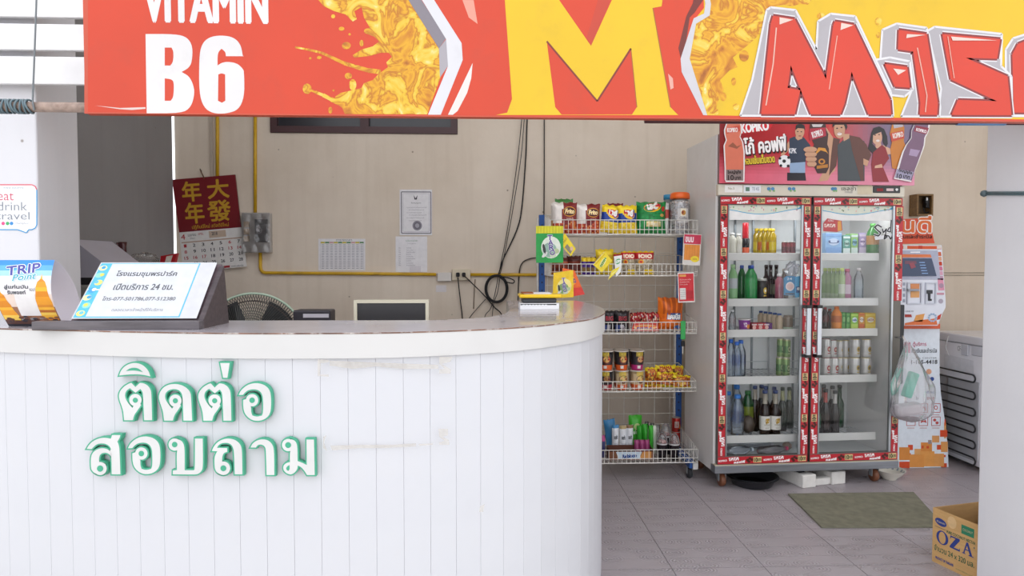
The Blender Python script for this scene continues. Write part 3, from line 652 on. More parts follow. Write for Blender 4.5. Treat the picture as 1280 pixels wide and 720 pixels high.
# ================================================================== THINGS ON THE COUNTER
# --- folded table tent
tn = root('table_tent', (-1.43, 2.2, ZT), label='curved cardboard table tent with a golden temple print on the counter', cat='table tent')
x0 = WZ(13, 408, ZT).x; x1 = WZ(80, 408, ZT).x; yb = WZ(46, 408, ZT).y; H = 0.212
def fy(t): return yb - 0.05 * math.sin(math.pi * min(t * 0.92 + 0.02, 1)) * 0.9 - 0.035 * t
def wf(u, v, l=0): 
    t_ = v / H; return Vector((u, fy(t_) - l, ZT + 0.0005 + v))
front = MB(warp=wf)
def skyc(a, b):
    if b > 0.93: return '2f86d8'
    if b > 0.84: return '5aa6e6'
    if b > 0.76: return '9cc9ee'
    if b > 0.66: return 'd5dfee'
    if b < 0.035: return '2b2b33'
    if b < 0.12: return '5a3b34'
    return 'e8e2e6' if b > 0.5 else 'e2cfc4' if b > 0.3 else '9a6a50'
front.grid(lambda a, b: wf(x0 + (x1 - x0) * a, H * b, 0), 8, 26, skyc)
wd_ = x1 - x0
def U(a): return x0 + wd_ * a
# temple spires
for sgn, cx, w_, top in ((0, 0.09, 0.20, 0.60), (1, 0.83, 0.15, 0.80)):
    prof = [(0.0, top), (0.02, top - 0.08), (0.07, top - 0.12), (0.10, top - 0.2), (w_ * .7, top - 0.26), (w_ * .8, top - 0.34), (w_, top - 0.42), (w_ * 1.0, 0.10)]
    for (a, ta), (c, tb_) in zip(prof, prof[1:]):
        col = random.choice(['e89a1e', 'f2b431', 'c97812', 'f7cd58'])
        n = max(1, int((ta - tb_) / 0.04))
        for q in range(n):
            t0 = ta + (tb_ - ta) * q / n; t1 = ta + (tb_ - ta) * (q + 1) / n; a0 = a + (c - a) * q / n; a1 = a + (c - a) * (q + 1) / n
            front.pp([(U(max(0.01, cx - a0)), H * t0), (U(max(0.01, cx - a1)), H * t1), (U(min(0.99, cx + a1)), H * t1), (U(min(0.99, cx + a0)), H * t0)], random.choice(['e89a1e', 'f2b431', 'b9691a', 'f7cd58', 'd98618']), 1)
front.rect(U(0.34), H * 0.17, U(0.70), H * 0.5, 'e4e1e2', 2.5, 3)
for q in range(24): front.ell(U(random.uniform(.04, .96)), H * random.uniform(.05, .16), wd_ * .05, H * .018, random.choice(['3a2a2c', '6a4030', '8a5a3a', '2a2c3a', '5a3a34']), 2, 8)
front.text('TRIP', U(.2), H * .80, U(.78), H * .93, 'f6f6fa', 3, bold=0.003, rot=0.12); front.text('TRIP', U(.2), H * .80, U(.78), H * .93, '4a4a9a', 4, bold=0.0012, rot=0.12)
front.text('Point', U(.32), H * .71, U(.74), H * .80, 'f6f6fa', 5, bold=0.002, rot=0.1, shear=.25); front.text('Point', U(.32), H * .71, U(.74), H * .80, '3aa3b5', 6, bold=0.0005, rot=0.1, shear=.25)
front.text('สู่แก่นบัน', U(.18), H * .565, U(.60), H * .64, '50545a', 3, bold=0.0006); front.text('รับพอยท์', U(.23), H * .50, U(.55), H * .555, '50545a', 3, bold=0.0005); front.text('พอยท์', U(.62), H * .54, U(.73), H * .6, '70747a', 3)
for q in range(3): front.rect(U(.3 + .17 * q), H * .10, U(.42 + .17 * q), H * .14, '8a8a90', 2)
front.text('www.trip.co.th', U(.45), H * .012, U(.9), H * .03, 'e8e8ee', 2)
front.build('printed_panel', 'printgloss', tn)
bk = MB(); bk.grid(lambda a, b: Vector((x0 + wd_ * a, yb + 0.092 - 0.035 * b * b - 0.088 * b ** 3 - (0.006 if b > .98 else 0), ZT + 0.0005 + H * b)), 2, 14, 'efe9ee'); bk.build('back_panel', 'paper', tn)
bb = MB(); bb.box2((x0, yb, ZT), (x1, yb + 0.092, ZT + 0.001), 'e4dee4'); bb.build('base_flap', 'paper', tn)
# --- slanted notice stand
ns = root('notice_stand', (-1.1, 2.2, ZT), label='slanted dark wooden notice stand with a Thai hotel notice', cat='sign stand')
pA = W(88, 398, 2.125); pB = W(245, 401, 2.125); topY = 2.30
dirv = Vector((0, 0.168, 0.172)); 
o0 = Vector((pA.x, 2.13, pA.z)); PS = Plane(o0, (1, 0, 0), dirv); wS = pB.x - pA.x; hS = dirv.length
m = MB(); m.prism([o0 + Vector((-0.006, 0.004, -0.012)), o0 + Vector((wS + 0.012, 0.004, -0.012)), o0 + Vector((wS + 0.012, 0.004, -0.012)) + dirv * 1.03, o0 + Vector((-0.006, 0.004, -0.012)) + dirv * 1.03], -PS.n * 0.012, '5b4a50'); m.build('backboard', M('darkwood', 0.5, var=0.25, vscale=10, stretch=(1, 8, 8), gain=1.0), ns)
s_ = MB(PS); s_.rect(0, -0.002, wS, hS, 'c8c8cc', 0)
s_.box2((0, 0, 0), (0.0001, 0.0001, 0.0001), 'ffffff') if False else None
ws2 = wS * 0.86
s_.rect(0.004, 0.002, ws2, hS - 0.004, '55b4dc', 1); s_.rect(0.040, 0.006, ws2 - 0.004, hS - 0.007, 'ccced4', 2); s_.rect(0.004, hS * .48, 0.040, hS * .50, 'eef4f8', 2)
for q in range(7):
    cy = hS * (0.08 + 0.135 * q); s_.ell(0.02 + 0.006 * math.sin(q * 2), cy, 0.013, 0.012, ['e6d878', '8fd0c0', 'e9e0a0', '4aa0d8'][q % 4], 2, 14); s_.ell(0.022 + 0.005 * math.sin(q * 3), cy + .002, 0.007, 0.007, ['6ab8e0', 'd9d060', '3f9cd2', 'e6eef4'][q % 4], 3, 12)
s_.textpx('โรงแรมชุมพรปาร์ค', 143.7, 338.6, 223, 347.2, '55565c', 3, bold=0.0005, shear=0.0); s_.textpx('เปิดบริการ 24 ชม.', 141, 354.6, 219, 362.6, '55565c', 3, bold=0.0005)
s_.textpx('โทร-077-501786,077-512380', 127, 370.6, 220.6, 376.6, '6a6b70', 3, bold=0.0004); s_.textpx('ตลอดเวลาเจ้าหน้าที่ให้บริการ', 139, 385, 205, 389.4, '7a7b80', 3)
s_.build('notice', 'print', ns)
m = MB(); x_l, x_r = WZ(79, 407, ZT).x, WZ(262, 409, ZT).x
m.box2((x_l, 2.095, ZT), (x_r, 2.135, ZT + 0.026), '5e585c', bev=0.002); m.build('ledge', 'darkwood', ns)
m = MB()
for xs in (pB.x + 0.006,):
    m.prism([(xs, 2.13, ZT), (xs, 2.15 + 0.185, ZT), (xs, 2.30, o0.z - 0.012 + dirv.z), (xs, 2.128, o0.z - 0.006)], (0.016, 0, 0), '4e4446', '463c40')
m.build('side_panel', 'darkwood', ns)
m = MB(); m.prism([(pA.x + .004, 2.15, ZT), (pA.x + .004, 2.335, ZT), (pA.x + .004, 2.30, o0.z - 0.03 + dirv.z), (pA.x + .004, 2.15, o0.z - 0.006)], (0.014, 0, 0), '5a4a4c'); m.build('side_panel', 'darkwood', ns)
# --- small things beside the stand
m = MB(); c = WZ(97, 402, ZT) + Vector((0, .12, 0)); m.lathe(c, [(0.015, 0), (0.02, 0.055), (0.018, 0.055), (0.014, 0.004)], 14, 'cfdbe6'); m.build('tumbler', 'pet', label='small clear tumbler between the table tent and the notice stand', cat='tumbler')
m = MB(); c = WZ(267.5, 404, ZT); m.lathe(c, [(0.007, 0), (0.0085, 0.008), (0.005, 0.013), (0.0085, 0.019), (0.008, 0.028), (0.003, 0.032)], 12, 'a9c9e4'); m.build('glass_ornament', 'pet', label='tiny clear blue glass ornament at the right foot of the notice stand', cat='ornament')
# --- stacked trays
yT = WZ(675, 387, ZT).y
def box_px(xa_, ya_, xb_, yb_, Y, dep, col, name, mat, bev=0.003, **kw):
    a = W(xa_, yb_, Y); b = W(xb_, ya_, Y); m = MB(); m.box2((a.x, Y, a.z), (b.x, Y + dep, b.z), col, bev); return m.build(name, mat, **kw)
st = root('paper_box', (0.2, yT, ZT), label='white paper box with black print at the bottom of the counter stack', cat='box')
a = W(650, 387, yT); b = W(699, 379, yT); m = MB(wallplane(yT)); m.box2((a.x, yT, ZT), (b.x, yT + .14, b.z), 'f2f2f4', .002); m.build('box_body', 'paper', st)
pm = MB(wallplane(yT - 0.0005)); pm.rect(a.x + 0.002, b.z - 0.008, b.x - .012, b.z - 0.003, '202024', 0)
for q in range(8): pm.ell(a.x + 0.016 + q * 0.014, b.z - 0.0085, 0.006, 0.003, 'f2f2f4', 1, 10)
pm.build('print_band', 'print', st)
z1 = b.z; m = MB(); a2 = W(653, 378, yT); b2 = W(696, 373, yT); m.box2((a2.x, yT + .004, z1), (b2.x, yT + .13, z1 + 0.022), '2c2e33', .006); m.build('black_case', 'plastic', label='black plastic case sandwiched between the white box and yellow tray', cat='case')
z1 += 0.022; ty = root('yellow_tray', (0.2, yT, z1), label='yellow plastic tray with loose papers topping the counter stack', cat='tray')
R = Matrix.Rotation(math.radians(-2), 3, 'Y'); cx = (W(649, 370, yT).x + W(702, 370, yT).x) / 2
m = MB(); m.box((cx, yT + 0.07, z1 + 0.009), (0.185, 0.15, 0.016), 'f2c81e', None, .006); m.build('tray_body', 'plastic', ty)
m = MB(); m.box((cx - 0.01, yT + 0.075, z1 + 0.0195), (0.12, 0.12, 0.005), 'dcdce4'); m.box((cx - 0.055, yT + 0.06, z1 + 0.0225), (0.05, 0.1, 0.004), '9a5a30'); m.build('paper_sheet', 'paper', ty)
# --- monitor behind the counter
mo_ = root('monitor', (-0.3, 2.8, 0.745), label='cream-framed monitor with a dark screen behind the counter', cat='monitor')
Ym = 2.85; a = W(442, 375, Ym); b = W(536, 420, Ym); zlo = a.z - 0.26
m = MB(); ring(m, a.x, b.x, Ym, Ym + 0.04, zlo, a.z, 0.0135, 'd9d2bd'); m.build('bezel', 'plastic', mo_)
m = MB(); m.box2((a.x + .0135, Ym + 0.008, zlo + .0135), (b.x - .0135, Ym + 0.012, a.z - .0135), '3a393c'); m.build('screen', M('screen', 0.25, var=0.02), mo_)
m = MB(); m.box2((a.x + 0.01, Ym + .03, zlo + .01), (b.x - .01, Ym + .09, a.z - .01), 'c9c2ad', .02); m.build('rear_shell', 'plastic', mo_)
m = MB(); cx = (a.x + b.x) / 2; m.box2((cx - .04, Ym + .03, 0.757), (cx + .04, Ym + .06, zlo + .03), 'c9c2ad'); m.box2((cx - .1, Ym - .05, 0.7465), (cx + .1, Ym + .1, 0.758), 'c9c2ad', .004); m.build('stand', 'plastic', mo_)
# --- black box file
bf = root('box_file', (-0.75, 2.85, 0.746), label='black box file with a pale spine label beside the fan', cat='box file')
a = W(366, 388, Ym); b = W(413, 420, Ym); m = MB(); m.box2((a.x, Ym, 0.7465), (b.x, Ym + .1, a.z), '2b2730', .006); m.build('file_body', 'satin', bf)
la = W(379, 392.3, Ym); lb = W(411, 397, Ym); m = MB(); m.box2((la.x, Ym - .002, lb.z), (lb.x, Ym + .002, la.z), 'b9b4bd'); m.build('spine_label', 'paper', bf)
# --- fan
YF = 3.16; fc_ = W(317.5, 432, YF); Rf = 64.5 / FPX * YF
fn = root('standing_fan', (fc_.x, YF, 0.0), label='standing fan with a pale green rim and dark wire guard behind the counter', cat='fan')
m = MB(); m.tube([(fc_.x + Rf * math.cos(a), YF, fc_.z + Rf * math.sin(a)) for a in [2 * math.pi * k / 64 for k in range(64)]], 0.0055, 'a9bda9', 8, True); m.build('guard_rim', 'plastic', fn)
for yo, nm in ((-1, 'front_grille'), (1, 'rear_grille')):
    m = MB(); 
    for k in range(120):
        a = 2 * math.pi * k / 120; tw = 0.12 * yo
        m.tube([(fc_.x + r_ * math.cos(a + tw * (r_ / Rf)), YF + yo * (0.075 * (1 - (r_ / Rf) ** 2.5)), fc_.z + r_ * math.sin(a + tw * (r_ / Rf))) for r_ in (Rf * .25, Rf * .55, Rf * .8, Rf * .93, Rf)], 0.0017, '3a3c38', 3)
    for rr in (0.25, 0.86):
        m.tube([(fc_.x + Rf * rr * math.cos(a), YF + yo * 0.075 * (1 - rr ** 2.5), fc_.z + Rf * rr * math.sin(a)) for a in [2 * math.pi * k / 40 for k in range(40)]], 0.0018, '4a3a34', 4, True)
    m.build(nm, 'plastic', fn)
m = MB(); m.lathe((fc_.x, YF - 0.078, fc_.z), [(0.0, 0), (Rf * .25, 0.001), (Rf * .26, 0.006), (Rf * .2, 0.008)], 24, '6b776c', axis=(0, 1, 0)); m.build('badge', 'plastic', fn)
for k in range(3):
    a0 = k * 2.094 + 0.5; m = MB()
    m.grid(lambda u, v: Vector((fc_.x + (0.03 + (Rf * .9 - 0.03) * v) * math.cos(a0 + (u - .5) * (1.75 - .3 * v)), YF - 0.01 + 0.04 * (u - .5), fc_.z + (0.03 + (Rf * .9 - 0.03) * v) * math.sin(a0 + (u - .5) * (1.75 - .3 * v)))), 6, 5, '2a2a2c'); m.build('blade', 'plastic', fn)
m = MB(); m.lathe((fc_.x, YF + 0.02, fc_.z), [(0.03, -0.04), (0.055, 0.04), (0.075, 0.07), (0.075, 0.15), (0.05, 0.18)], 20, 'b9c4b8', axis=(0, 1, 0)); m.build('motor_housing', 'plastic', fn)
m = MB(); m.tube([(fc_.x, YF + .12, fc_.z - .06), (fc_.x, YF + .12, 0.03)], 0.016, 'b9c4b8', 12); m.build('pole', 'plastic', fn)
m = MB(); m.lathe((fc_.x, YF + .12, 0), [(0.19, 0), (0.2, 0.012), (0.16, 0.03), (0.03, 0.05)], 28, 'a9b4a8'); m.build('base', 'plastic', fn)
# --- copier with a raised lid, and the cabinet behind it
cp = root('copier', (-2.0, 3.3, 0), label='grey office copier with a sloping lid beside the white column', cat='copier')
Yc = 3.35
pL = [W(90, 299, Yc), W(104, 309.5, Yc), W(141, 338, Yc), W(141, 347, Yc), W(90, 347, Yc)]
m = MB(); m.prism(pL, (0, 0.35, 0), 'aaa7b2'); m.build('lid', 'plastic', cp)
q = [W(90, 347, Yc), W(136, 347, Yc), W(136, 356, Yc), W(90, 356, Yc)]
m = MB(); m.prism([p + Vector((0, .02, 0)) for p in q], (0, 0.3, 0), '2e2c30'); m.build('scanner_gap', 'plastic', cp)
m = MB(); m.box2((W(90, 0, Yc).x, Yc, 0), (W(139, 0, Yc).x, Yc + .33, W(90, 356, Yc).z), '8f8c86', .01); m.build('body', 'plastic', cp)
Yk = 3.95; sc_ = MB(); zk = 1.285
sc_.box2((XL + .005, Yk, 0), (W(222, 0, Yk).x, Yk + .4, zk), '8a7f74', .004); sc_.build('side_cabinet', 'darkwood', label='low brown cabinet against the grey wall behind the notice stand', cat='cabinet')
for i, (x, rr) in enumerate(((146.5, .021), (154, .021))):
    m = MB(); c = W(x, 330, Yk + .1); c.z = zk; hh = W(x, 303.5 - i, Yk + .1).z - zk
    m.lathe(c, [(rr * .8, 0), (rr, hh * .35), (rr * .92, hh * .8), (rr * 1.05, hh), (rr * .9, hh), (rr * .75, hh * .4), (rr * .7, .006)], 16, '4b2226'); m.build('dark_glass', 'gloss', label=['dark maroon glass nearest the copier on the brown cabinet', 'dark maroon glass nearest the red snack bag on the cabinet'][i], cat='glass')
def crumple(c, s, seed, col, nu=14, nv=10, amp=.22):
    rnd = random.Random(seed); ph = [rnd.uniform(0, 6.28) for _ in range(8)]; m = MB()
    def fnc(u, v):
        th = 2 * math.pi * u; fi = math.pi * (v - .5); r_ = 1 + amp * (math.sin(5 * th + ph[0] + 3 * fi) * .5 + math.sin(9 * th + ph[1]) * .3 + math.sin(7 * fi + ph[2] + 2 * th) * .4)
        r_ = r_ if 0 < u < 1 else 1 + amp * (math.sin(ph[0] + 3 * fi) * .5 + math.sin(ph[1]) * .3 + math.sin(7 * fi + ph[2]) * .4)
        return Vector((c[0] + s[0] * r_ * math.cos(fi) * math.cos(th), c[1] + s[1] * r_ * math.cos(fi) * math.sin(th), c[2] + s[2] * (math.sin(fi) * r_)))
    return m.grid(fnc, nu, nv, col)
c = W(180, 325, Yk + .15); crumple((c.x, Yk + .16, zk + .045), (.075, .055, .034), 3, 'c9c4c0', 26, 14).build('clear_bag', 'film', label='crinkled clear plastic bag lying on the brown cabinet', cat='bag')
c = W(133, 325, Yk + .15); crumple((c.x + .03, Yk + .2, zk + .03), (.05, .05, .03), 5, '8a7a68', 22, 12).build('brown_bag', 'film', label='small brownish plastic bag behind the copier lid on the cabinet', cat='bag')
m = MB(); p0 = [W(186, 331, Yk + .05), W(200, 328, Yk + .05), W(201, 320, Yk + .05), W(221, 316.5, Yk + .05), W(217.5, 331, Yk + .05)]
m.prism(p0, (0, .03, 0), 'b3202a'); m.prism([W(206, 328.5, Yk + .049), W(208, 320.5, Yk + .049), W(216, 319, Yk + .049), W(213, 328.5, Yk + .049)], (0, .002, 0), 'd9d2c4'); m.build('red_packet', 'foil', label='red foil snack packet leaning on the brown cabinet', cat='packet')

# ================================================================== THINGS ON THE BACK WALL
M('pvc', 0.45, var=0.12, vscale=12, grime=('8a6a20', 8, 0.5, (1, 1, 3)))
yp = YW - 0.013
def conduit(pts, label):
    m = MB(); m.tube(pts, 0.0115, 'd0a41c', 10); return m.build('conduit', 'pvc', label=label, cat='pipe', group=None)
conduit([W(271.7, 120, yp), W(271.7, 224, yp)], 'short yellow conduit running down to behind the red calendar')
conduit([W(319, 120, yp), W(319, 268, yp)], 'yellow conduit running down into the top of the meter box')
a = W(325.5, 314, yp); b = W(325.5, 334, yp); c = W(332, 341, yp); d = W(562, 343, yp)
conduit([a, b, W(326.3, 337.5, yp), W(328.5, 340, yp), c, W(450, 342, yp), W(545, 343, yp)], 'yellow conduit bending from under the meter box to the socket')
conduit([W(588, 343.3, yp), W(705, 343.6, yp)], 'yellow conduit running from the socket to behind the snack rack')
m = MB(); a = W(262, 110, YW); b = W(267.5, 222, YW); m.box2((a.x, YW - .012, b.z), (b.x, YW, a.z), 'b3a697'); m.build('cable_trunking', 'plastic', label='grey flat cable trunking beside the short yellow conduit', cat='trunking')
# meter box
mb_ = root('meter_box', W(320, 316, YW), label='grey electricity meter box wrapped in clear film on the wall', cat='meter')
a = W(302.5, 315.6, YW - .05); b = W(337.5, 266, YW - .05); PMB = wallplane(YW - .05)
m = MB(); m.box2((a.x, YW - .05, a.z), (b.x, YW, b.z), 'a9a5a2', .004); m.build('housing', 'plastic', mb_)
m = MB(); m.box2((W(314.6, 0, YW - .06).x, YW - .062, W(320, 302.5, YW - .06).z), (W(330.8, 0, YW - .06).x, YW - .048, W(320, 274, YW - .06).z), '6c6a6c', .004); m.build('meter', 'plastic', mb_)
m = MB(wallplane(YW - .0625)); m.ellpx(324, 288, 4, 4, '8a8688', 0); m.textpx('3', 322.5, 285.5, 326, 290.5, '2e2c30', 1); m.linepx([(317, 279), (328, 279)], .003, '8f8c8e', 0); m.build('meter_dial', 'print', mb_)
for i in range(3):
    m = MB(); q0 = W(304.5, 277 + i * 9 + 7, YW - .055); q1 = W(311.5, 277 + i * 9, YW - .055); m.box2((q0.x, YW - .057, q0.z), (q1.x, YW - .048, q1.z), 'b8a48e', .002); m.build('switch', 'plastic', mb_)
m = crumple((0, 0, 0), (1, 1, 1), 11, 'dcdcdc', 4, 4) if False else MB(); 
m.grid(lambda u, v: Vector((a.x - .004 + (b.x - a.x + .008) * u, YW - .068 - .006 * math.sin(u * 17 + v * 9) * math.sin(v * 13), a.z - .004 + (b.z - a.z + .008) * v)), 16, 16, 'e8e8ea'); m.build('film_cover', 'clearbag', mb_)
# calendar
YCal = YW - .03; PC = Plane((0, YCal, 0), (1, 0, 0), (0, 0, 1))
cal = root('wall_calendar', W(262, 340, YCal), label='tilted red and gold lunar calendar with a tear-off date sheet', cat='calendar')
m = MB(PC); redp = [(215, 224.6), (293.7, 218.2), (301.2, 284), (224, 291)]; m.px(redp, '741620', 1); m.px(list(reversed(redp)), '741620', -3)
bk_ = [PC.at(*PC.px(*p)) for p in redp]; m.prism(bk_, (0, .012, 0), '661219')
RC = math.radians(4.7)
for ch, bx in (('年', (228, 227, 250.5, 251.5)), ('大', (259.5, 224.5, 285.5, 247.5)), ('年', (232, 253.5, 254.5, 279)), ('發', (260, 250.5, 288, 276))): m.textpx(ch, *bx, 'c0942a', 2, bold=0.0035, rot=RC)
m.textpx('ปฏิทินปีใหม่ สวัสดีปีใหม่', 240, 279.5, 286, 285.5, 'c79a2a', 2, bold=.0003, rot=RC); m.build('printed_top', 'printgloss', cal)
m = MB(PC); wp = [(224, 290.6), (302, 284), (308.3, 333), (229, 341)]; m.prism([PC.at(*PC.px(*p), 0.001) for p in wp], (0, .008, 0), 'dedbd8'); m.px(wp, 'e4e1de', 2)
def cpos(u, v):   # bilinear on the sheet
    q0 = Vector(wp[0]).lerp(Vector(wp[1]), u); q1 = Vector(wp[3]).lerp(Vector(wp[2]), u); return q0.lerp(q1, v)
def ctext(t_, u, v, w_, h_, col, bold=0.0):
    c_ = cpos(u, v); m.textpx(t_, c_.x - w_ / 2, c_.y - h_ / 2, c_.x + w_ / 2, c_.y + h_ / 2, col, 4, bold, 0, RC)
ctext('4', .055, .12, 5, 6.5, 'b03038', .0006); ctext('เมษายน', .2, .09, 10, 3, '40424a'); ctext('APRIL', .34, .08, 7, 3, 'b03038'); ctext('2561', .2, .17, 6, 2, '6a6c74')
m.px([cpos(.47, .03), cpos(.74, .03), cpos(.74, .2), cpos(.47, .2)], 'c0ab98', 3); ctext('2018', .56, .1, 7, 4, '40424a', .0004)
m.px([cpos(.02, .245), cpos(.985, .245), cpos(.985, .275), cpos(.02, .275)], 'b59a88', 3)
for i in range(28):
    r_, c_ = divmod(i, 7); ctext(str(i + 1), .075 + c_ * .142, .345 + r_ * .152, 3.0 if i < 9 else 4.8, 3.8, 'b03038' if (c_ == 0 or i + 1 in (6, 13, 14, 16, 17)) else '2c2d33', .0007)
m.px([cpos(.64, .93), cpos(.74, .93), cpos(.74, .985), cpos(.64, .985)], 'a02830', 3); ctext('www.calendar', .86, .955, 16, 2.4, '50525a')
m.build('date_sheet', 'print', cal)
m = MB(); m.tube([W(250, 212, YCal), W(252, 216, YCal), W(255.5, 223.5, YCal)], .004, '6a4a34', 6); m.tube([W(252, 214, YW), W(250, 211, YCal - .01)], .003, '5a5650', 6); m.build('hanging_tab', 'matte', cal)
# papers
def paper(name, px4, label, Y=YW - .002, col='e3e1e4', deco=None, mat='print'):
    PP = wallplane(Y); m = MB(PP); m.px([(px4[0], px4[3]), (px4[2], px4[3]), (px4[2], px4[1]), (px4[0], px4[1])], col, 1)
    m.prism([PP.at(*PP.px(*p)) for p in ((px4[0], px4[3]), (px4[2], px4[3]), (px4[2], px4[1]), (px4[0], px4[1]))], (0, .0015, 0), col)
    if deco: deco(m)
    return m.build(name, mat, label=label, cat='paper')
def d1(m):
    m.textpx('ตารางราคา', 420, 299.3, 440, 301.5, '50525a', 2)
    for i in range(10): m.px([(401 + i * 5.4, 302.2), (406 + i * 5.4, 302.2), (406 + i * 5.4, 304.2), (401 + i * 5.4, 304.2)], ['c9b840', '5a8a5a', 'd0a0a0', 'c9b840', '5a8a5a'][i % 5], 2)
    for i in range(10):
        for j in range(15): m.px([(402 + i * 5.4, 305.5 + j * 2.1), (405.2 + i * 5.4, 305.5 + j * 2.1), (405.2 + i * 5.4, 306.3 + j * 2.1), (402 + i * 5.4, 306.3 + j * 2.1)], '9a98a2', 2)
    for i in range(11): m.linepx([(400.6 + i * 5.4, 302), (400.6 + i * 5.4, 336.5)], .0012, 'a8a6b0', 2)
paper('timetable', (398, 298.5, 456.5, 338), 'landscape printed table sheet taped to the cream wall', deco=d1)
def d2(m):
    a_ = m.P.px(502, 291.5); b_ = m.P.px(538.5, 240); m.frame(a_[0], a_[1], b_[0], b_[1], .007, '77747e', 2); m.frame(a_[0] + .012, a_[1] + .012, b_[0] - .012, b_[1] - .012, .0015, '8a8892', 2)
    m.px([(517, 243.5), (519.5, 248), (522, 243.5), (521, 249.5), (518, 249.5)], '45434c', 2); m.textpx('ใบอนุญาต', 514, 252.5, 526, 255, '55535c', 2)
    for i, y in enumerate((258.5, 261.5, 265, 268, 271.5, 275)): m.textpx('ประกอบธุรกิจโรงแรมเลขที่', 508 + (i % 2) * 3, y, 533 - (i % 3) * 3, y + 1.8, '8a8892', 2)
    m.ellpx(521.5, 282, 6, 6.2, '8f8c96', 2); m.ellpx(521.5, 282, 4.6, 4.8, '6f6c76', 3); m.ellpx(521.5, 282, 2.6, 2.8, 'a5a2ac', 4)
paper('certificate', (499.5, 237, 540, 294), 'bordered licence certificate in a clear sleeve on the wall', deco=d2, Y=YW - .004)
def d3(m):
    m.textpx('ระเบียบการเข้าพัก', 507, 299.5, 522, 302, '7fa08a', 2); m.textpx('โรงแรมชุมพรปาร์ค', 509, 303.8, 520, 305.4, '8a8892', 2)
    for j in range(9): m.textpx('ข้อ', 498.5, 309 + j * 2.7, 500.6, 310.6 + j * 2.7, '6a6872', 2); m.textpx('ห้ามนำสัตว์เลี้ยง', 508, 309 + j * 2.7, 514 + (j % 3) * 2.5, 310.6 + j * 2.7, '8a8892', 2)
paper('rules_sheet', (494.5, 295.5, 534, 340), 'plain printed rules sheet below the certificate', deco=d3)
paper('small_note', (545, 356.5, 558, 365), 'small blank pale note stuck below the socket', col='d6d0d0')
paper('tag_note', (512, 332.5, 526, 340), 'tiny folded slip stuck at the foot of the rules sheet', col='d4d0d6', Y=YW - .005)
m = MB(); a = W(547, 351.5, YW); b = W(564.5, 340.5, YW); m.box2((a.x, YW - .03, a.z), (b.x, YW, b.z), 'd2ccc6', .004); o = m.build('junction_box', 'plastic', label='small white junction box on the yellow conduit', cat='junction box')
sk = root('socket_box', W(577, 351, YW), label='cream double socket box with two black plugs in it', cat='socket')
a = W(565, 350.5, YW - .03); b = W(588, 336.5, YW - .03); m = MB(); m.box2((a.x, YW - .03, a.z), (b.x, YW, b.z), 'd3c6ac', .004); m.build('cover_plate', 'plastic', sk)
for x in (572.3, 579.8):
    m = MB(); c = W(x, 343.3, YW - .045); m.box((c.x, YW - .045, c.z), (.024, .035, .03), '1f1e20', None, .006); m.build('plug', 'rubber', sk)
# cables
def cable(pts, r_, label, col='1c1b1d', per=8):
    m = MB(); m.tube(spline([W(x, y, YW - d) for x, y, d in pts], per), r_, col, 6); return m.build('cable', 'rubber', label=label, cat='cable')
cable([(572.5, 347, .05), (573.5, 358, .03), (576, 380, .02), (578, 400, .015), (578, 440, .015)], .0042, 'black power cable hanging straight from the nearer socket plug')
cable([(580.5, 345, .05), (590, 354, .04), (606, 370, .03), (618, 384, .03), (628, 395, .03), (640, 430, .02)], .0042, 'black power cable slanting down behind the cable coil')
cable([(660.5, 120, .012), (658.5, 160, .012), (657, 200, .012), (652, 262, .012), (645, 290, .012), (630, 322, .014), (624, 340, .018), (622.5, 343, .02)], .005, 'thick black cable sweeping down from above to the coil')
cable([(655, 120, .024), (648, 190, .026), (640, 250, .028), (632, 300, .03), (626, 330, .036), (624, 343, .04)], .003, 'thin dark cable left of the thick sweeping cable')
cable([(657, 120, .04), (652, 190, .042), (643, 250, .044), (636, 290, .046), (628, 330, .05), (625, 343, .052)], .003, 'thin dark cable running between the two sweeping cables', col='2a2829')
cable([(680.3, 120, .012), (680.3, 200, .012), (680, 260, .012), (679.5, 300, .012)], .004, 'straight black cable dropping behind the snack rack top')
cable([(700, 321, .012), (672, 322, .012), (659, 324.5, .012), (652, 330, .012), (649, 342, .012), (647.5, 372, .012), (646, 420, .012)], .0042, 'black cable curving down behind the stacked trays')
cable([(607, 374, .02), (598, 384, .02), (586, 399, .02), (578, 420, .02)], .003, 'thin black cable slanting away to the lower left of the coil')
m = MB()
for i in range(4):
    pts = [W(620.6 + (12 + i * .8) * math.cos(2 * math.pi * k / 36), 361 + (15.5 + i * .7) * math.sin(2 * math.pi * k / 36), YW - .03 - .006 * (i % 2)) for k in range(36)]
    m.tube(pts, .0042, '1c1b1d', 6, True)
m.tube(spline([W(624, 346, YW - .04), W(634, 347, YW - .04), W(642.5, 350.5, YW - .04), W(641, 354, YW - .04), W(632, 352, YW - .04), W(625, 347, YW - .04)], 6), .0042, '1c1b1d', 6)
m.tube(spline([W(623, 345, YW - .045), W(618, 370, YW - .045), W(613, 386, YW - .04), W(606, 396, YW - .04), W(605, 420, YW - .04)], 6), .003, '2a2829', 6)
m.tube(spline([W(625, 345, YW - .045), W(622, 365, YW - .045), W(617, 380, YW - .04), W(615, 400, YW - .04)], 6), .003, '2a2829', 6)
m.build('cable_coil', 'rubber', label='coil of black cable hanging on the wall below the sweeping cables', cat='cable')
m = MB(); m.tube([W(594, 349, YW - .006), W(593, 360, YW - .006), W(592, 386, YW - .006)], .003, '7a6a58', 6); m.build('brown_wire', 'rubber', label='short brown wire hanging on the wall right of the socket', cat='wire')
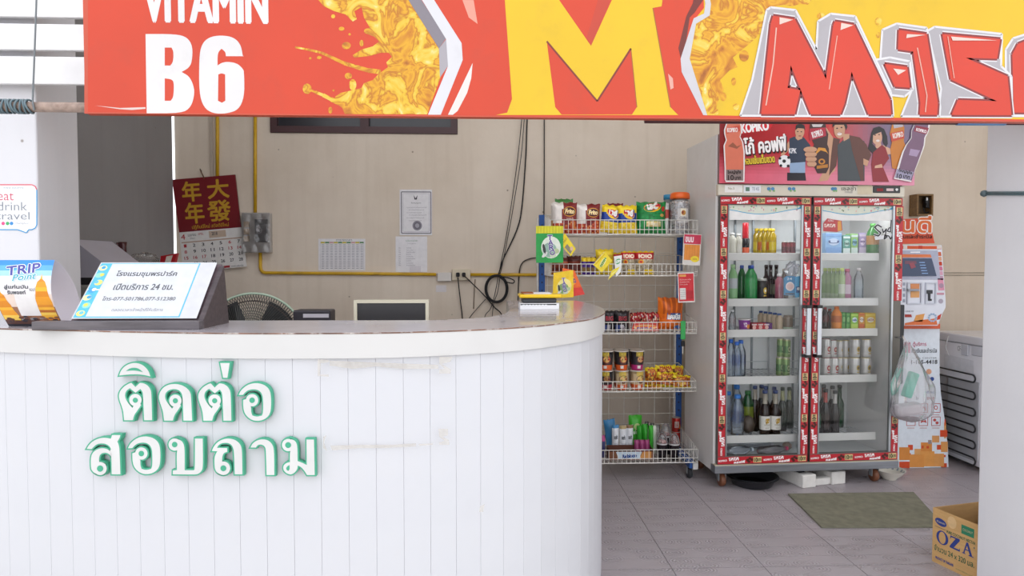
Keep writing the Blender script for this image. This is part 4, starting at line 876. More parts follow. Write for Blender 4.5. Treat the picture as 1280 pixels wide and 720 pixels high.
# ================================================================== WIRE SNACK RACK
YRF, YRB = 4.0, 4.37; XRL, XRR = W(688, 280, YRF).x, W(872, 280, YRF).x
rk = root('snack_rack', (0.86, 4.25, 0), label='white wire snack rack with blue posts and five baskets', cat='rack')
BZ = [(W(780, a_, YRF).z, W(780, b_, YRF).z) for a_, b_ in ((275, 292), (330, 344), (403, 416.4), (477, 489), (560, 575.5))]
WC = 'e9e6df'
for zr, zf in BZ:
    m = MB(); zb_ = zr + 0.056; yf = YRF if zf > .2 else YRF - .045; zm = zf + (zr - zf) * .3
    m.tube([(XRL, YRB, zb_), (XRL, yf, zr), (XRR, yf, zr), (XRR, YRB, zb_)], 0.0028, WC, 5)
    m.tube([(XRL, YRB, zm), (XRL, yf, zm), (XRR, yf, zm), (XRR, YRB, zm)], 0.0022, WC, 5)
    m.tube([(XRL, YRB, zf - .004), (XRL, yf, zf - .004), (XRR, yf, zf - .004), (XRR, YRB, zf - .004), (XRL, YRB, zf - .004)], 0.0036, WC, 5)
    m.tube([(XRL, YRB, zb_), (XRR, YRB, zb_)], 0.003, WC, 5)
    n = 33
    for i in range(n + 1):
        x = XRL + (XRR - XRL) * i / n; m.tube([(x, yf, zr), (x, yf, zf - .003), (x, YRB, zf - .003), (x, YRB, zb_)], 0.0015, WC, 4)
    for i in range(1, 14):
        t_ = i / 14; y = yf + (YRB - yf) * t_
        for x in (XRL, XRR): m.tube([(x, y, zr + (zb_ - zr) * t_), (x, y, zf - .003)], 0.0015, WC, 4)
    for i in range(1, 4): y = yf + (YRB - yf) * i / 4; m.tube([(XRL, y, zf - .006), (XRR, y, zf - .006)], 0.0025, WC, 4)
    m.build('basket', 'wire', rk)
m = MB(); yg = YRB + .022
for i in range(9): x = XRL + .02 + i * .1015; m.tube([(x, yg, 0.06), (x, yg, 1.60)], .0023, 'e2ded6', 4)
for i in range(15): z = 0.10 + i * .106; m.tube([(XRL + .01, yg + .002, z), (XRR - .01, yg + .002, z)], .0023, 'e2ded6', 4)
m.build('back_grid', 'wire', rk)
for sx in (0, 1):
    xc = XRL - .015 if sx == 0 else XRR + .012
    m = MB(); m.box2((xc - .02, YRB + .03, 0.06), (xc + .02, YRB + .06, 1.62 if sx == 0 else 1.58), '2557a0', .003)
    for i in range(28): m.box((xc, YRB + .0295, 0.12 + i * .053), (.009, .003, .012), '16264a')
    post = m.build('post', 'satin', rk)
    m = MB(); m.box2((xc - .034, YRB + .025, 0.06), (xc - .022, YRB + .055, 1.6), 'd5d2cc', .002); m.build('slotted_strip', 'wire', post)
    m = MB(); xf_ = xc - (.03 if sx else 0); m.box2((xf_ - .02, YRF - .01, 0.066), (xf_ + .016, YRB + .025, 0.106), '2557a0', .003); ft = m.build('foot', 'satin', rk)
    m = MB(); m.box2((xf_ - .002, YRF - .022, 0.062), (xf_ + .03, YRF - .008, 0.108), 'dad8d4', .004); m.build('end_cap', 'plastic', ft)
    for yy in (YRF + .02, YRB + .04):
        m = MB(); cx = xf_ - .012; m.lathe((cx - .014, yy, .031), [(.012, 0), (.028, .002), (.031, .008), (.031, .020), (.028, .026), (.012, .028)], 18, '2b2c30', axis=(1, 0, 0)); m.box2((cx - .018, yy - .012, .03), (cx - .015, yy + .012, .068), '8a8a8c'); m.box2((cx + .015, yy - .012, .03), (cx + .018, yy + .012, .068), '8a8a8c'); m.build('caster', 'rubber', rk)
    if sx == 0: continue

# ------------------------------------------------------------------ packet builders
def bag(rect, Y, t, colfn, name, label, group, zf=None, tilt=0.0, lean=0.0, nu=14, nv=18, deco=None, mat='foil', cat='snack bag', seed=1):
    """pillow bag filling the photo rect at depth Y (front face about Y); colfn(u, v) v up"""
    a = W(rect[0], rect[3], Y); b = W(rect[2], rect[1], Y)
    if zf is not None: a.z = zf
    if zf is not None: a.z += .002 + abs(math.tan(tilt)) * (b.x - a.x) / 2
    w_, h_ = b.x - a.x, b.z - a.z; cx = (a.x + b.x) / 2; rnd = random.Random(seed); p1, p2 = rnd.uniform(0, 6), rnd.uniform(0, 6)
    o_ = Vector((cx, Y + t * .5, a.z)); R = Matrix.Rotation(tilt, 3, 'Y') @ Matrix.Rotation(-lean, 3, 'X')
    def sh_(u, v, sgn, l=0):
        bu = (max(0, 1 - abs(2 * u - 1) ** 2.6)) ** .6; ev = min(v, 1 - v) / .09; bv = (max(0, 1 - abs(2 * v - 1) ** 3.5)) ** .7 if ev > 0 else 0
        yy = sgn * t * .5 * bu * bv * (1 + .10 * math.sin(9 * u + p1 + 4 * v) + .10 * math.sin(11 * v + p2 - 3 * u))
        nx = w_ * (u - .5) * (1 - .05 * math.sin(math.pi * v)); 
        return o_ + R @ Vector((nx, -yy - l * (1 if sgn > 0 else -1), h_ * v + (0.004 * math.sin(u * 20 + p1) if v >= .999 else 0)))
    m = MB(warp=lambda u, v, l: sh_(min(max(u, 0), 1), min(max(v, 0), 1), 1, l))
    m.grid(lambda u, v: sh_(u, v, 1), nu, nv, colfn); bcol = colfn(.06, .5)
    m.grid(lambda u, v: sh_(1 - u, v, -1), max(4, nu // 2), max(4, nv // 2), bcol)
    if deco: deco(m)
    return m.build(name, mat, label=label, cat=cat, group=group)
def flat(rect, Y, deco, name, label, group=None, tilt=0.0, t=.006, col='ffffff', cat='snack packet', pts=None, mat='foil'):
    """flat hung packet with a print"""
    P_ = wallplane(Y)
    if pts is None:
        x0, y0, x1, y1 = rect; cx, cy = (x0 + x1) / 2, (y0 + y1) / 2; c, s = math.cos(tilt), math.sin(tilt)
        pts = [(cx + (x - cx) * c - (y - cy) * s, cy + (x - cx) * s + (y - cy) * c) for x, y in ((x0, y1), (x1, y1), (x1, y0), (x0, y0))]
    Q = [P_.at(*P_.px(*p)) for p in pts]; m = MB(); m.prism(Q, (0, t, 0), col)
    # print in unit square of the packet
    def wp_(u, v, l): return Q[0].lerp(Q[1], u).lerp(Q[3].lerp(Q[2], u), v) + Vector((0, -l, 0))
    m.warp = wp_; deco(m); return m.build(name, mat, label=label, cat=cat, group=group)
def paneled(bands, base):
    return lambda u, v: next((c for (u0, v0, u1, v1, c) in bands if u0 <= u <= u1 and v0 <= v <= v1), base)
def noisecol(cols, base, k=0.5, seed=0):
    rnd = random.Random(seed); tab = [[rnd.choice(cols) if rnd.random() < k else base for _ in range(40)] for _ in range(40)]
    return lambda u, v: tab[int(u * 39)][int(v * 39)]
G1 = 'snack bags in the top basket'; G2 = 'snack packs in the second basket'; G3 = 'snack packs in the middle basket'; G4 = 'noodle packs in the fourth basket'
def frito(u, v):
    if u < .42 - .12 * (1 - v) and v > .34: return 'e6dfd8' if v < .93 else 'd9d2ca'
    if v < .36 + .08 * math.sin(u * 9): return random.choice(['c8542e', 'b9402a', 'd98a4a', '9a2e22'])
    return '7e1f22'
def fdeco(m): m.ell(.68, .70, .27, .16, 'd99a2a', 2); m.ell(.68, .70, .25, .135, '4a1414', 3); m.text('Frito', .49, .64, .88, .78, 'f2d9a0', 4, bold=.012, shear=.2); m.text('snack', .55, .46, .85, .51, 'e8d0c0', 4)
bag((689, 254, 699, 291), 4.130, .05, paneled([(0, .45, 1, 1, 'ddd5cc')], 'c08a5a'), 'snack_bag', 'white and tan snack bag at the far left of the top basket', G1, BZ[0][1], tilt=0)
bag((691, 252.5, 722.5, 291), 4.060, .07, frito, 'snack_bag', 'maroon and white snack bag with gold oval, left one of the two', G1, BZ[0][1], deco=fdeco, seed=2)
bag((721, 254.5, 751.5, 291), 4.060, .07, frito, 'snack_bag', 'maroon and white snack bag with gold oval, next to the blue chip bags', G1, BZ[0][1], deco=fdeco, seed=3)
bag((694, 248.5, 717, 291), 4.190, .05, paneled([(0, 0, 1, 1, '3f7a3a')], '3f7a3a'), 'snack_bag', 'green-topped snack bag mostly hidden behind the maroon bags', G1, BZ[0][1])
def lays(u, v):
    if v < .40: return random.choice(['f0cf2a', 'e8bc1e', 'f6dc50', 'f0cf2a'])
    if v > .60 + .3 * abs(u - .5) and not (.25 < u < .85 and v < .82): return 'f2d21e'
    return '1c3f95'
def ldeco(m): m.ell(.55, .68, .30, .17, 'f4c21a', 2, rot=-.2); m.ell(.55, .71, .29, .12, 'c8242a', 3, rot=-.2); m.text('เลย์', .36, .63, .76, .84, 'f6f2ee', 4, bold=.02, rot=-.15); m.text('classic', .38, .46, .7, .50, 'e8e8f4', 4)
bag((749.5, 256, 775, 291), 4.075, .05, lays, 'snack_bag', 'yellow and blue potato chip bag tilted against the maroon bag', G1, BZ[0][1], tilt=.12, deco=ldeco, seed=5)
bag((774, 256.5, 798, 291), 4.050, .05, lays, 'snack_bag', 'yellow and blue potato chip bag beside the green chip bag', G1, BZ[0][1], tilt=-.03, deco=ldeco, seed=6)
bag((760, 254, 780, 291), 4.170, .05, paneled([], '7a2024'), 'snack_bag', 'maroon snack bag behind the tilted blue chip bag', G1, BZ[0][1])
def layg(u, v):
    if .28 < u < .8 and .2 < v < .38: return random.choice(['ecd9a0', 'e3c884', 'f2e6c0'])
    return random.choice(['1f8a44', '1f8a44', '23964c', '187a3a'])
def gdeco(m): m.ell(.5, .82, .30, .14, 'f4c21a', 2, rot=.12); m.ell(.5, .85, .30, .11, 'c8242a', 3, rot=.12); m.text('เลย์', .32, .77, .68, .97, 'f6f2ee', 4, bold=.02, rot=.1); m.ell(.88, .78, .06, .08, 'c8342a', 3); m.ell(.84, .58, .07, .05, 'd9a45a', 3)
bag((797, 252, 835, 291), 4.060, .09, layg, 'snack_bag', 'green potato chip bag beside the candy jar', G1, BZ[0][1], deco=gdeco, seed=8)
bag((829, 253, 838, 291), 4.100, .06, paneled([(0, .5, 1, .8, 'c05048')], 'd9d9d6'), 'snack_bag', 'narrow white snack bag squeezed between green bag and jar', G1, BZ[0][1])
# candy jar
Yj = 4.120; c = W(849.5, 290, Yj); jx = c.x; jr = (W(864, 260, Yj).x - W(839, 260, Yj).x) / 2; jt = W(854, 249, Yj).z - BZ[0][1]
jar = root('candy_jar', (jx, Yj, BZ[0][1]), label='clear candy jar with an orange lid on the top basket', cat='jar')
m = MB(); m.lathe((jx, Yj, BZ[0][1]), [(jr * .9, 0), (jr, .012), (jr, jt * .82), (jr * .82, jt * .97), (jr * .8, jt)], 24, 'e9e6e6'); m.build('jar_wall', 'pet', jar)
m = MB(); rnd = random.Random(4)
def fillc(u, v): return random.choice(['b9b4b2', 'cfcac8', 'a8a2a0', 'dcd8d6', '98908e', 'c2b0a0'])
m.grid(lambda u, v: Vector((jx + jr * .93 * math.cos(2 * math.pi * u) * (1 + .03 * math.sin(40 * v + 30 * u)), Yj + jr * .93 * math.sin(2 * math.pi * u), 1.486 + jt * .9 * v)), 40, 26, fillc, False)
m.lathe((jx, Yj, 1.486 + jt * .9), [(jr * .93, 0), (0.001, .01)], 20, 'c2bcba', cap=False); m.build('wrapped_candies', 'foil', jar, kind='stuff')
lidh = W(854, 241, Yj).z - W(854, 249, Yj).z; m = MB(); m.lathe((jx, Yj, BZ[0][1] + jt), [(jr * .84, 0), (jr * .95, .001), (jr * .97, lidh * .35), (jr * .92, lidh * .8), (jr * .8, lidh)], 28, 'e8641a'); m.build('lid', 'plastic', jar)
def cylw(cx, cy, r, z0): return lambda u, v, l: Vector((cx + (r + l) * math.sin(u), cy - (r + l) * math.cos(u), z0 + v))
m = MB(warp=cylw(jx, Yj, jr * 1.01, BZ[0][1])); m.rect(-.5, jt * .32, .62, jt * .72, 'c9c5c4', 1, 6); m.rect(-.2, jt * .5, .35, jt * .72, 'e8e0cc', 2, 4); m.ell(.08, jt * .6, .22, jt * .07, 'c48a3a', 3); m.ell(.0, jt * .61, .08, jt * .05, '8a3a2a', 4); m.text('Coffee', -.3, jt * .42, .5, jt * .49, '6a6462', 3); m.build('paper_label', 'print', jar)
m = MB(); c = W(836, 250, 4.200); m.lathe((c.x, 4.200, BZ[0][1]), [(.03, 0), (.03, c.z - BZ[0][1]), (.033, c.z - BZ[0][1]), (.033, c.z - BZ[0][1] + .03), (.028, c.z - BZ[0][1] + .033)], 16, ['c9d4da', 'c9d4da', '2f87b0', '2f87b0'], ); m.build('plastic_tub', 'plastic', label='plastic tub with a blue lid behind the candy jar', cat='tub')
# hung packets
def taro(m, bg, top, txt='TARO', body='dfe6d8'):
    m.rect(0, 0, 1, 1, bg, 1); m.rect(0, .80, 1, 1, top, 2)
    if top != bg:
        for i in range(9): m.rect(.05 + i * .11, .80, .09 + i * .11, 1, 'c9c020', 3)
    m.ell(.55, .42, .36, .30, body, 3); m.ell(.5, .35, .26, .2, '8fb0a0' if bg != 'f0c81e' else '7fa060', 4)
    for i, ch in enumerate(txt): m.text(ch, .42 + .03 * i, .62 - i * .135, .60 + .03 * i, .75 - i * .135, 'f4f0f8', 5, bold=.016); m.text(ch, .42 + .03 * i, .62 - i * .135, .60 + .03 * i, .75 - i * .135, '4a2f86', 6, bold=.006)
    m.ell(.3, .38, .05, .14, '3a3a3c', 5, rot=.3); m.ell(.32, .22, .12, .05, 'd8d8d4', 5, rot=.6); m.ell(.75, .32, .10, .07, 'b8c89a', 5); m.ell(.62, .2, .12, .06, 'c8d0b8', 6)
GH = 'packets hung on the rack'
Yh = YRF - .055
flat((670, 282.5, 704, 328.5), Yh, lambda m: taro(m, '1f9a44', 'd9d428'), 'hung_packet', 'green fish-snack packet with a yellow striped top hung at the rack corner', GH)
def tagd(m): m.rect(0, 0, 1, 1, 'e8cf22', 1); m.rect(.12, .1, .55, .55, '8a8070', 2); m.ell(.62, .2, .2, .1, 'd8b49a', 3); m.text('TARO', .15, .7, .85, .8, '5a4a20', 3, rot=0); m.ell(.45, .9, .12, .06, '6a5a4a', 3)
flat(None, Yh + .012, tagd, 'hung_card', 'yellow hung card tilted beside the green fish-snack packet', GH, pts=[(713.5, 320.5), (719.8, 311), (706, 291.5), (698, 302)], cat='card')
flat((690, 338, 717, 372.5), Yh, lambda m: taro(m, 'f0c81e', 'f0c81e', body='f2e08a'), 'hung_packet', 'yellow fish-snack packet hung low over the counter end', GH, pts=[(690.5, 373), (717, 371.5), (716.5, 337.5), (692, 341)])
flat(None, Yh + .015, lambda m: (m.rect(0, 0, 1, 1, 'e8641e', 1), m.rect(0, 0, 1, .3, 'd8342a', 2), m.ell(.5, .6, .3, .2, 'f0a040', 2), m.text('TARO', .3, .5, .8, .65, '4a2f86', 3, bold=.01)), 'hung_packet', 'orange snack packet fanned out behind the yellow hung packet', GH, pts=[(706, 372), (731, 368), (718, 338), (703, 335)])
def pk1(m):
    m.rect(0, 0, 1, 1, 'd8d2cc', 1); m.rect(.02, .68, .98, .98, 'c22a4a', 2); m.rect(.06, .16, .94, .66, 'dc8a34', 2)
    for i in range(6): m.rect(.06 + .15 * i, .16, .07 + .15 * i, .66, 'b86420', 3)
    m.text('ขนม', .1, .74, .55, .9, 'f2dce0', 4, bold=.012); m.ell(.68, .2, .24, .1, 'e8cf2a', 4); m.text('NEW', .56, .17, .8, .23, '8a2a20', 5)
flat((854, 292.5, 876, 331.5), Yh + .02, pk1, 'hung_packet', 'pink and orange wafer packet hung at the right end of the rack', GH, tilt=.05)
def pk2(m):
    m.rect(0, 0, 1, 1, 'dcd6d2', 1); m.rect(.04, .04, .96, .96, 'c8202c', 2); m.rect(.1, .1, .46, .48, 'd8d6d2', 3); m.rect(.5, .12, .9, .4, 'b01824', 3); m.rect(.1, .86, .5, .93, 'e0a050', 3)
    for i in range(3): m.text('ถั่วลิสงอบเกลือ', .12, .74 - .08 * i, .8 - .1 * i, .79 - .08 * i, 'f0c8c4', 4)
    for i in range(4): m.text('ส่วนผสม', .13, .4 - .07 * i, .43, .43 - .07 * i, '6a6466', 4)
flat((847.5, 340.5, 868, 378), Yh + .02, pk2, 'hung_packet', 'red and white nut packet hung below the pink wafer packet', GH, tilt=-.03)
# ---- second basket
def stripes(cols): return lambda u, v: cols[int(v * len(cols)) % len(cols)]
zf = BZ[1][1]
bag((690, 322, 712, 344), 4.070, .06, stripes(['c9762e', '6a2a1e', '8a3a24', 'b0502a', '5a2018']), 'snack_pack', 'brown and orange snack pack at the left end of the second basket', G2, zf, seed=3)
bag((709, 320, 727, 344), 4.070, .06, stripes(['b06a34', '5a241c', '7a3422', '4a1a16']), 'snack_pack', 'dark brown snack pack next to the purple packs', G2, zf, seed=4)
for i in range(3): bag((727 + 6 * i, 321.5, 734 + 6 * i, 344), 4.070, .04, paneled([(0, .78, 1, 1, 'e2c32a'), (0, .15, 1, .4, '8a6a3a')], '4a2a86'), 'snack_pack', ['purple snack pack beside the dark brown pack', 'purple snack pack in the middle of its three', 'purple snack pack nearest the tilted yellow packs'][i], G2, zf, nu=6, nv=12, seed=i)
def yl(m): m.ell(.5, .5, .34, .18, 'f4eaa0', 3, rot=.3); m.text('GIZEN', .2, .42, .8, .58, '2a8a3a', 4, bold=.015, rot=.3); m.rect(.08, .84, .92, .9, 'c9a018', 3)
flat(None, YRF - .012, lambda m: (m.rect(0, 0, 1, 1, 'e8cf22', 1), yl(m)), 'snack_packet', 'yellow packet tilted over the front rim of the second basket', G2, pts=[(752, 340.5), (765.5, 326), (756, 314.5), (741.5, 331)], t=.02)
bag((745, 311.5, 768, 344), 4.090, .05, paneled([(.1, .6, .9, .8, 'c9a41a')], 'e6c81e'), 'snack_pack', 'upright yellow snack pack behind the tilted packet', G2, zf, seed=9)
flat(None, YRF - .014, lambda m: (m.rect(0, 0, 1, 1, 'e2e2de', 1), m.ell(.5, .7, .4, .14, '3a9a54', 2), m.text('GIZEN', .15, .64, .85, .76, 'f4f4f4', 3, bold=.012)), 'snack_packet', 'white packet with a green oval hanging over the second basket rim', G2, pts=[(770, 346), (776, 340), (777.5, 319), (767.5, 320.5)], t=.012)
flat(None, YRF - .016, lambda m: (m.rect(0, 0, 1, 1, 'e8d428', 1), m.rect(.2, .3, .8, .6, 'f2e88a', 2)), 'snack_packet', 'yellow ribbon-like packet drooping below the second basket rim', G2, pts=[(760, 350), (771, 340), (775, 333), (765, 338)], t=.012)
def redy(u, v):
    if v > .93: return 'e6c422'
    if v > .66: return 'b8202a'
    if v < .22 and u > .45: return 'e6c422'
    return random.choice(['b6a98e', 'a89a80', '8a7c64', 'c4b89e'])
def rdeco(m): m.text('IOIO', .15, .72, .85, .86, 'f2d8c0', 3, bold=.02); m.ell(.25, .55, .14, .1, 'e0a020', 3); m.ell(.25, .55, .08, .05, 'c03020', 4)
bag((766, 316, 783, 345), 4.130, .05, redy, 'snack_bag', 'red and yellow snack bag behind the white packet', G2, zf, seed=10)
bag((777, 314, 796, 345), 4.060, .06, redy, 'snack_bag', 'red and yellow snack bag in the middle of the second basket', G2, zf, deco=rdeco, seed=11)
bag((795, 314, 819, 345.5), 4.050, .06, redy, 'snack_bag', 'red and yellow snack bag last before the empty end', G2, zf, deco=rdeco, seed=12)
# ---- middle basket
zf = BZ[2][1]
def blk(m): m.rect(.3, .02, .95, .35, 'b9b4bc', 2, 3); m.text('BIG', .2, .55, .75, .75, 'a83a44', 3, bold=.015); m.rect(.02, .82, .98, .9, '4a4448', 2, 3)
for i, (x0, x1) in enumerate(((739, 756), (754, 771), (770, 788))): bag((x0, 389, x1, 416), 4.080 - .02 * i, .06, paneled([(0, .0, .25, .35, '3a4a8a')], '201b1e'), 'snack_bag', ['black snack bag half hidden by the counter end', 'black snack bag standing just right of the counter end', 'black snack bag beside the red patterned packs'][i], G3, zf, deco=blk, seed=20 + i)
for i in range(4): bag((788 + 9 * i, 391.5 - (i % 2), 800 + 9 * i, 414), 4.110 - .01 * (i % 2), .05, noisecol(['8a1a22', 'e0c8c0', '3a1416', 'c9a070'], 'a8202a', .55, 30 + i), 'snack_bag', ['red patterned snack bag beside the black bags', 'red patterned snack bag second from the black bags', 'red patterned snack bag third from the black bags', 'red patterned snack bag touching the orange pouch'][i], G3, zf, nu=10, nv=12, seed=30 + i)
flat(None, YRF + .012, lambda m: (m.rect(0, 0, 1, 1, 'c83a30', 1), m.ell(.5, .5, .46, .3, 'e8c48a', 2), m.ell(.5, .56, .44, .16, 'd87a3a', 3), m.text('ROLL', .2, .3, .8, .48, '5a3aa0', 4, bold=.012)), 'snack_packet', 'red roll-biscuit packet lying behind the middle basket rim', G3, pts=[(789, 413.8), (823.5, 413.8), (822, 403.5), (792, 404)], t=.03)
def orc(u, v):
    if v < .45 and u < .65: return random.choice(['e8701a', 'dd6414'])
    s = math.sin(u * 30); return 'e8741c' if s > -.2 else 'b8521a' if v > .5 else 'e06a18'
def ordc(m): m.rect(.3, .34, .88, .54, '2a5a9a', 2, 4); m.text('แคลบีส', .33, .36, .85, .53, 'f2f2f2', 4, bold=.012); m.ell(.75, .1, .15, .08, '3a6ab0', 2)
bag((823, 372.5, 856, 414.5), 4.070, .10, orc, 'snack_pouch', 'big orange snack pouch bundle in the middle basket', G3, zf, deco=ordc, seed=41, tilt=.04)
# key on a green tag
kt = root('key_tag', W(857, 425, YRF - .02), label='key on a green tag hanging from the middle basket rim', cat='key')
m = MB(); m.box2((W(854.5, 0, YRF - .01).x, YRF - .014, W(0, 428, YRF).z), (W(860.5, 0, YRF - .01).x, YRF - .006, W(0, 404, YRF).z), '24a04a', .002); m.build('tag', 'plastic', kt)
m = MB(); m.box2((W(854.5, 0, YRF).x, YRF - .013, W(0, 437, YRF).z), (W(859, 0, YRF).x, YRF - .009, W(0, 430, YRF).z), '2a2a2c', .001); m.box2((W(856, 0, YRF).x, YRF - .012, W(0, 447, YRF).z), (W(857.3, 0, YRF).x, YRF - .010, W(0, 437, YRF).z), 'a9a6a0'); m.tube([W(857, 404, YRF - .01), W(857, 400, YRF)], .0012, '9a9a98', 5); m.build('key', 'metal', kt)
# ---- cup noodles
zf = BZ[3][1]; r0 = .0435
def cupmesh(body, bandc, pic):
    m = MB(); h = .118
    m.lathe((0, 0, 0), [(r0 * .76, 0), (r0 * .78, .004), (r0 * .86, .034), (r0 * .86, .036), (r0 * .97, h - .006), (r0 * 1.04, h - .005), (r0 * 1.04, h), (r0 * .98, h + .001)], 22, [bandc, bandc, body, body, body, 'cfcac4', 'b8a89a'])
    m.warp = lambda u, v, l: Vector(((r0 * (.80 + .19 * v / h) + l + .0008) * math.sin(u), -(r0 * (.80 + .19 * v / h) + l + .0008) * math.cos(u), v))
    m.rect(-1.0, .042, 1.0, h - .018, body, 1, 6); m.ell(.15, .066, .7, .026, pic[0], 2); m.ell(.15, .068, .5, .019, pic[1], 3)
    for k in range(5): m.ell(.15 + .4 * math.cos(k * 1.3), .068 + .014 * math.sin(k * 1.9), .16, .007, pic[2 + k % 2], 4, 8)
    m.rect(-.35, .012, .15, .03, 'e8e0d8', 2, 3); m.text('MAMA', -.5, .092, .5, .106, 'e6c84a', 3, bold=.01); return m
CU = {'or': cupmesh('2e2a2c', 'd8602a', ('6a2a1e', 'e0a860', 'c8342a', '7aa04a')), 'mg': cupmesh('26242a', 'b02a70', ('3a2226', 'c89060', '9a2a2a', 'd8c090')), 'be': cupmesh('c9b08a', 'd8602a', ('6a3a22', 'e2b870', '8a4a2a', 'b8c070')), 'bk': cupmesh('2a2a2e', 'b0303a', ('3a2a22', 'a87040', '6a2a2a', 'c0a060'))}
cups = {}; cg = 'instant noodle cups in the fourth basket'
nth = {0: 'touching the counter end', 1: 'in the middle of its row', 2: 'beside the yellow noodle bags'}
for row, dz in ((0, 0), (1, .1195)):
    for dep in (0, 1):
        for i, x in enumerate((757.5, 776.5, 796)):
            kind = (['bk', 'be', 'be'] if row == 0 else ['or', 'or', 'mg'])[i]
            if dep: kind = ['bk', 'or', 'be'][(i + row) % 3]
            c = W(x, 470, YRF + .07); loc = Vector((c.x + dep * .012, YRF + .065 + dep * .105, zf + dz))
            lab = '%s noodle cup, %s %s layer, %s' % ({'or': 'black and orange', 'mg': 'black and magenta', 'be': 'beige and orange', 'bk': 'black and red'}[kind], ['front', 'rear'][dep], ['lower', 'upper'][row], nth[i])
            if kind not in cups: cups[kind] = CU[kind].build('noodle_cup', 'printgloss', local=True, label=lab, cat='noodle cup', group=cg); cups[kind].location = loc; cups[kind].rotation_euler = (0, 0, .2 * (i - 1))
            else: dup(cups[kind], loc, .25 * (i - 1) + .2 * dep, lab, cg)
def noo(u, v):
    if v > .8 or v < .14: return 'e6cd1e'
    return random.choice(['c8742a', 'd8a03a', '9a3a20', 'e0c048', 'b85a24', '6a4a20'])
for i, (rect, Y, lab) in enumerate((((807, 460, 823, 487), 4.070, 'yellow noodle bag beside the noodle cups'), ((820, 457, 846, 480), 4.130, 'wide yellow noodle bag at the rear of the fourth basket'), ((822, 466, 848, 488), 4.080, 'yellow noodle bag in the middle of the fourth basket'), ((841, 458, 856, 478), 4.170, 'yellow noodle bag at the rear corner of the fourth basket'), ((842, 470, 865, 488), 4.050, 'yellow noodle bag at the front right of the fourth basket'), ((807, 482, 830, 489.5), 4.015, 'yellow noodle bag lying flat along the fourth basket rim'))):
    bag(rect, Y, .05, noo, 'noodle_bag', lab, G4, zf if i != 5 else zf + .0, seed=50 + i, nu=12, nv=12, deco=lambda m: (m.text('MAMA', .2, .82, .8, .95, 'b02a20', 3, bold=.01)))
# ---- bottom basket
zf = BZ[4][1]; GB = 'toiletries and cups in the bottom basket'
def sachet(rect, Y, base, label, cap=None, deco=None, tilt=0, t=.05, name='tube_pack', cat='tube'):
    return bag(rect, Y, t, paneled([(0, .0, 1, .12, cap)] if cap else [], base), name, label, GB, zf, tilt=tilt, seed=int(rect[0]), mat='plastic', nu=8, nv=12, deco=deco, cat=cat)
wl = lambda m: (m.text('soft', .25, .55, .75, .68, '50545c', 3, bold=.01), m.rect(.2, .3, .8, .42, 'c9ccd4', 2, 3))
sachet((759.5, 525, 774, 552), 4.170, '3f86b8', 'blue lotion bottle lying against the rack back', tilt=-.12, name='lotion_bottle', cat='bottle')
for i, x in enumerate((765.5, 775, 783.5)): bag((x, 532 + (i % 2), x + 9, 552), 4.100, .04, paneled([(0, .86, 1, 1, ['3f86b8', 'b09a6a', '8a6a4a'][i])], 'e2e4e8'), 'lotion_bottle', ['white lotion bottle with a blue cap behind the biscuit tray', 'white lotion bottle with a tan cap behind the biscuit tray', 'white lotion bottle with a brown cap beside the green pouch'][i], GB, zf + .0, deco=wl, mat='plastic', nu=8, nv=10, cat='bottle')
gd = lambda m: (m.ell(.6, .7, .25, .1, 'd9e8a0', 3), m.text('aloe', .3, .5, .8, .6, 'e8f4e0', 3, bold=.01))
sachet((786.5, 520, 803.5, 552), 4.170, '3fb22a', 'tall bright green pouch standing behind the biscuit tray', deco=gd, name='green_pouch', cat='pouch')
sachet((797, 533, 804, 552), 4.115, '2f9a2a', 'small green bottle just right of the tall green pouch', name='green_bottle', cat='bottle')
sachet((803.5, 531, 811, 552), 4.115, '35a22e', 'small green bottle second from the tall green pouch', name='green_bottle', cat='bottle')
sachet((811.5, 533, 818, 569), 4.100, '45b83a', 'slim light green bottle in front of the white bottles', name='green_bottle', cat='bottle')
sachet((816, 533, 822, 569), 4.105, 'd9e0d0', 'slim white bottle beside the light green bottle', name='white_bottle', cat='bottle')
for i, (x, Y) in enumerate(((808, 4.210), (815, 4.230), (822, 4.190))): 
    m = MB(); c = W(x, 560, Y); c.z = zf; hh = W(x, 527 + i * 2, Y).z - zf; m.lathe(c, [(.02, 0), (.022, .01), (.022, hh * .7), (.012, hh * .8), (.013, hh)], 14, 'd9d6d2'); m.build('clear_bottle', 'pet', label=['small clear bottle behind the green bottles', 'small clear bottle at the rear centre of the bottom basket', 'small clear bottle behind the dessert cups'][i], cat='bottle', group=GB)
def dcup(x, y0, y1, Y, lab, dark='221c20', tp='b89a94'):
    c = W(x, y1, Y); c.z = zf; hh = W(x, y0, Y).z - zf; r_ = .034; m = MB()
    rt = root('dessert_cup', c, label=lab, cat='cup', group=GB)
    m.lathe(c, [(r_ * .72, 0), (r_ * .95, hh * .58), (r_, hh * .6), (r_, hh * .63)], 18, [dark, 'c9c4c4', 'c9c4c4']); m.build('cup_body', 'gloss', rt)
    m = MB(); m.lathe(c, [(r_, hh * .63), (r_ * .95, hh * .75), (r_ * .75, hh * .9), (r_ * .4, hh), (.001, hh * 1.01)], 18, 'cfc8c6', cap=False); m.build('dome_lid', 'pet', rt)
    m = MB(); 
    for k in range(7): 
        a = k * 2.4; m.lathe(c + Vector((r_ * .45 * math.cos(a) * (k > 0), r_ * .45 * math.sin(a) * (k > 0), hh * .63)), [(.010, 0), (.011, .008), (.004, .018)], 8, [random.choice(['8a3a34', 'c9847a', '6a2a2a', 'd0b0a0'])] * 2)
    m.build('filling', 'gloss', rt)
dcup(827.5, 541, 567.5, YRF + .015, 'dessert cup with a clear dome lid beside the slim white bottle')
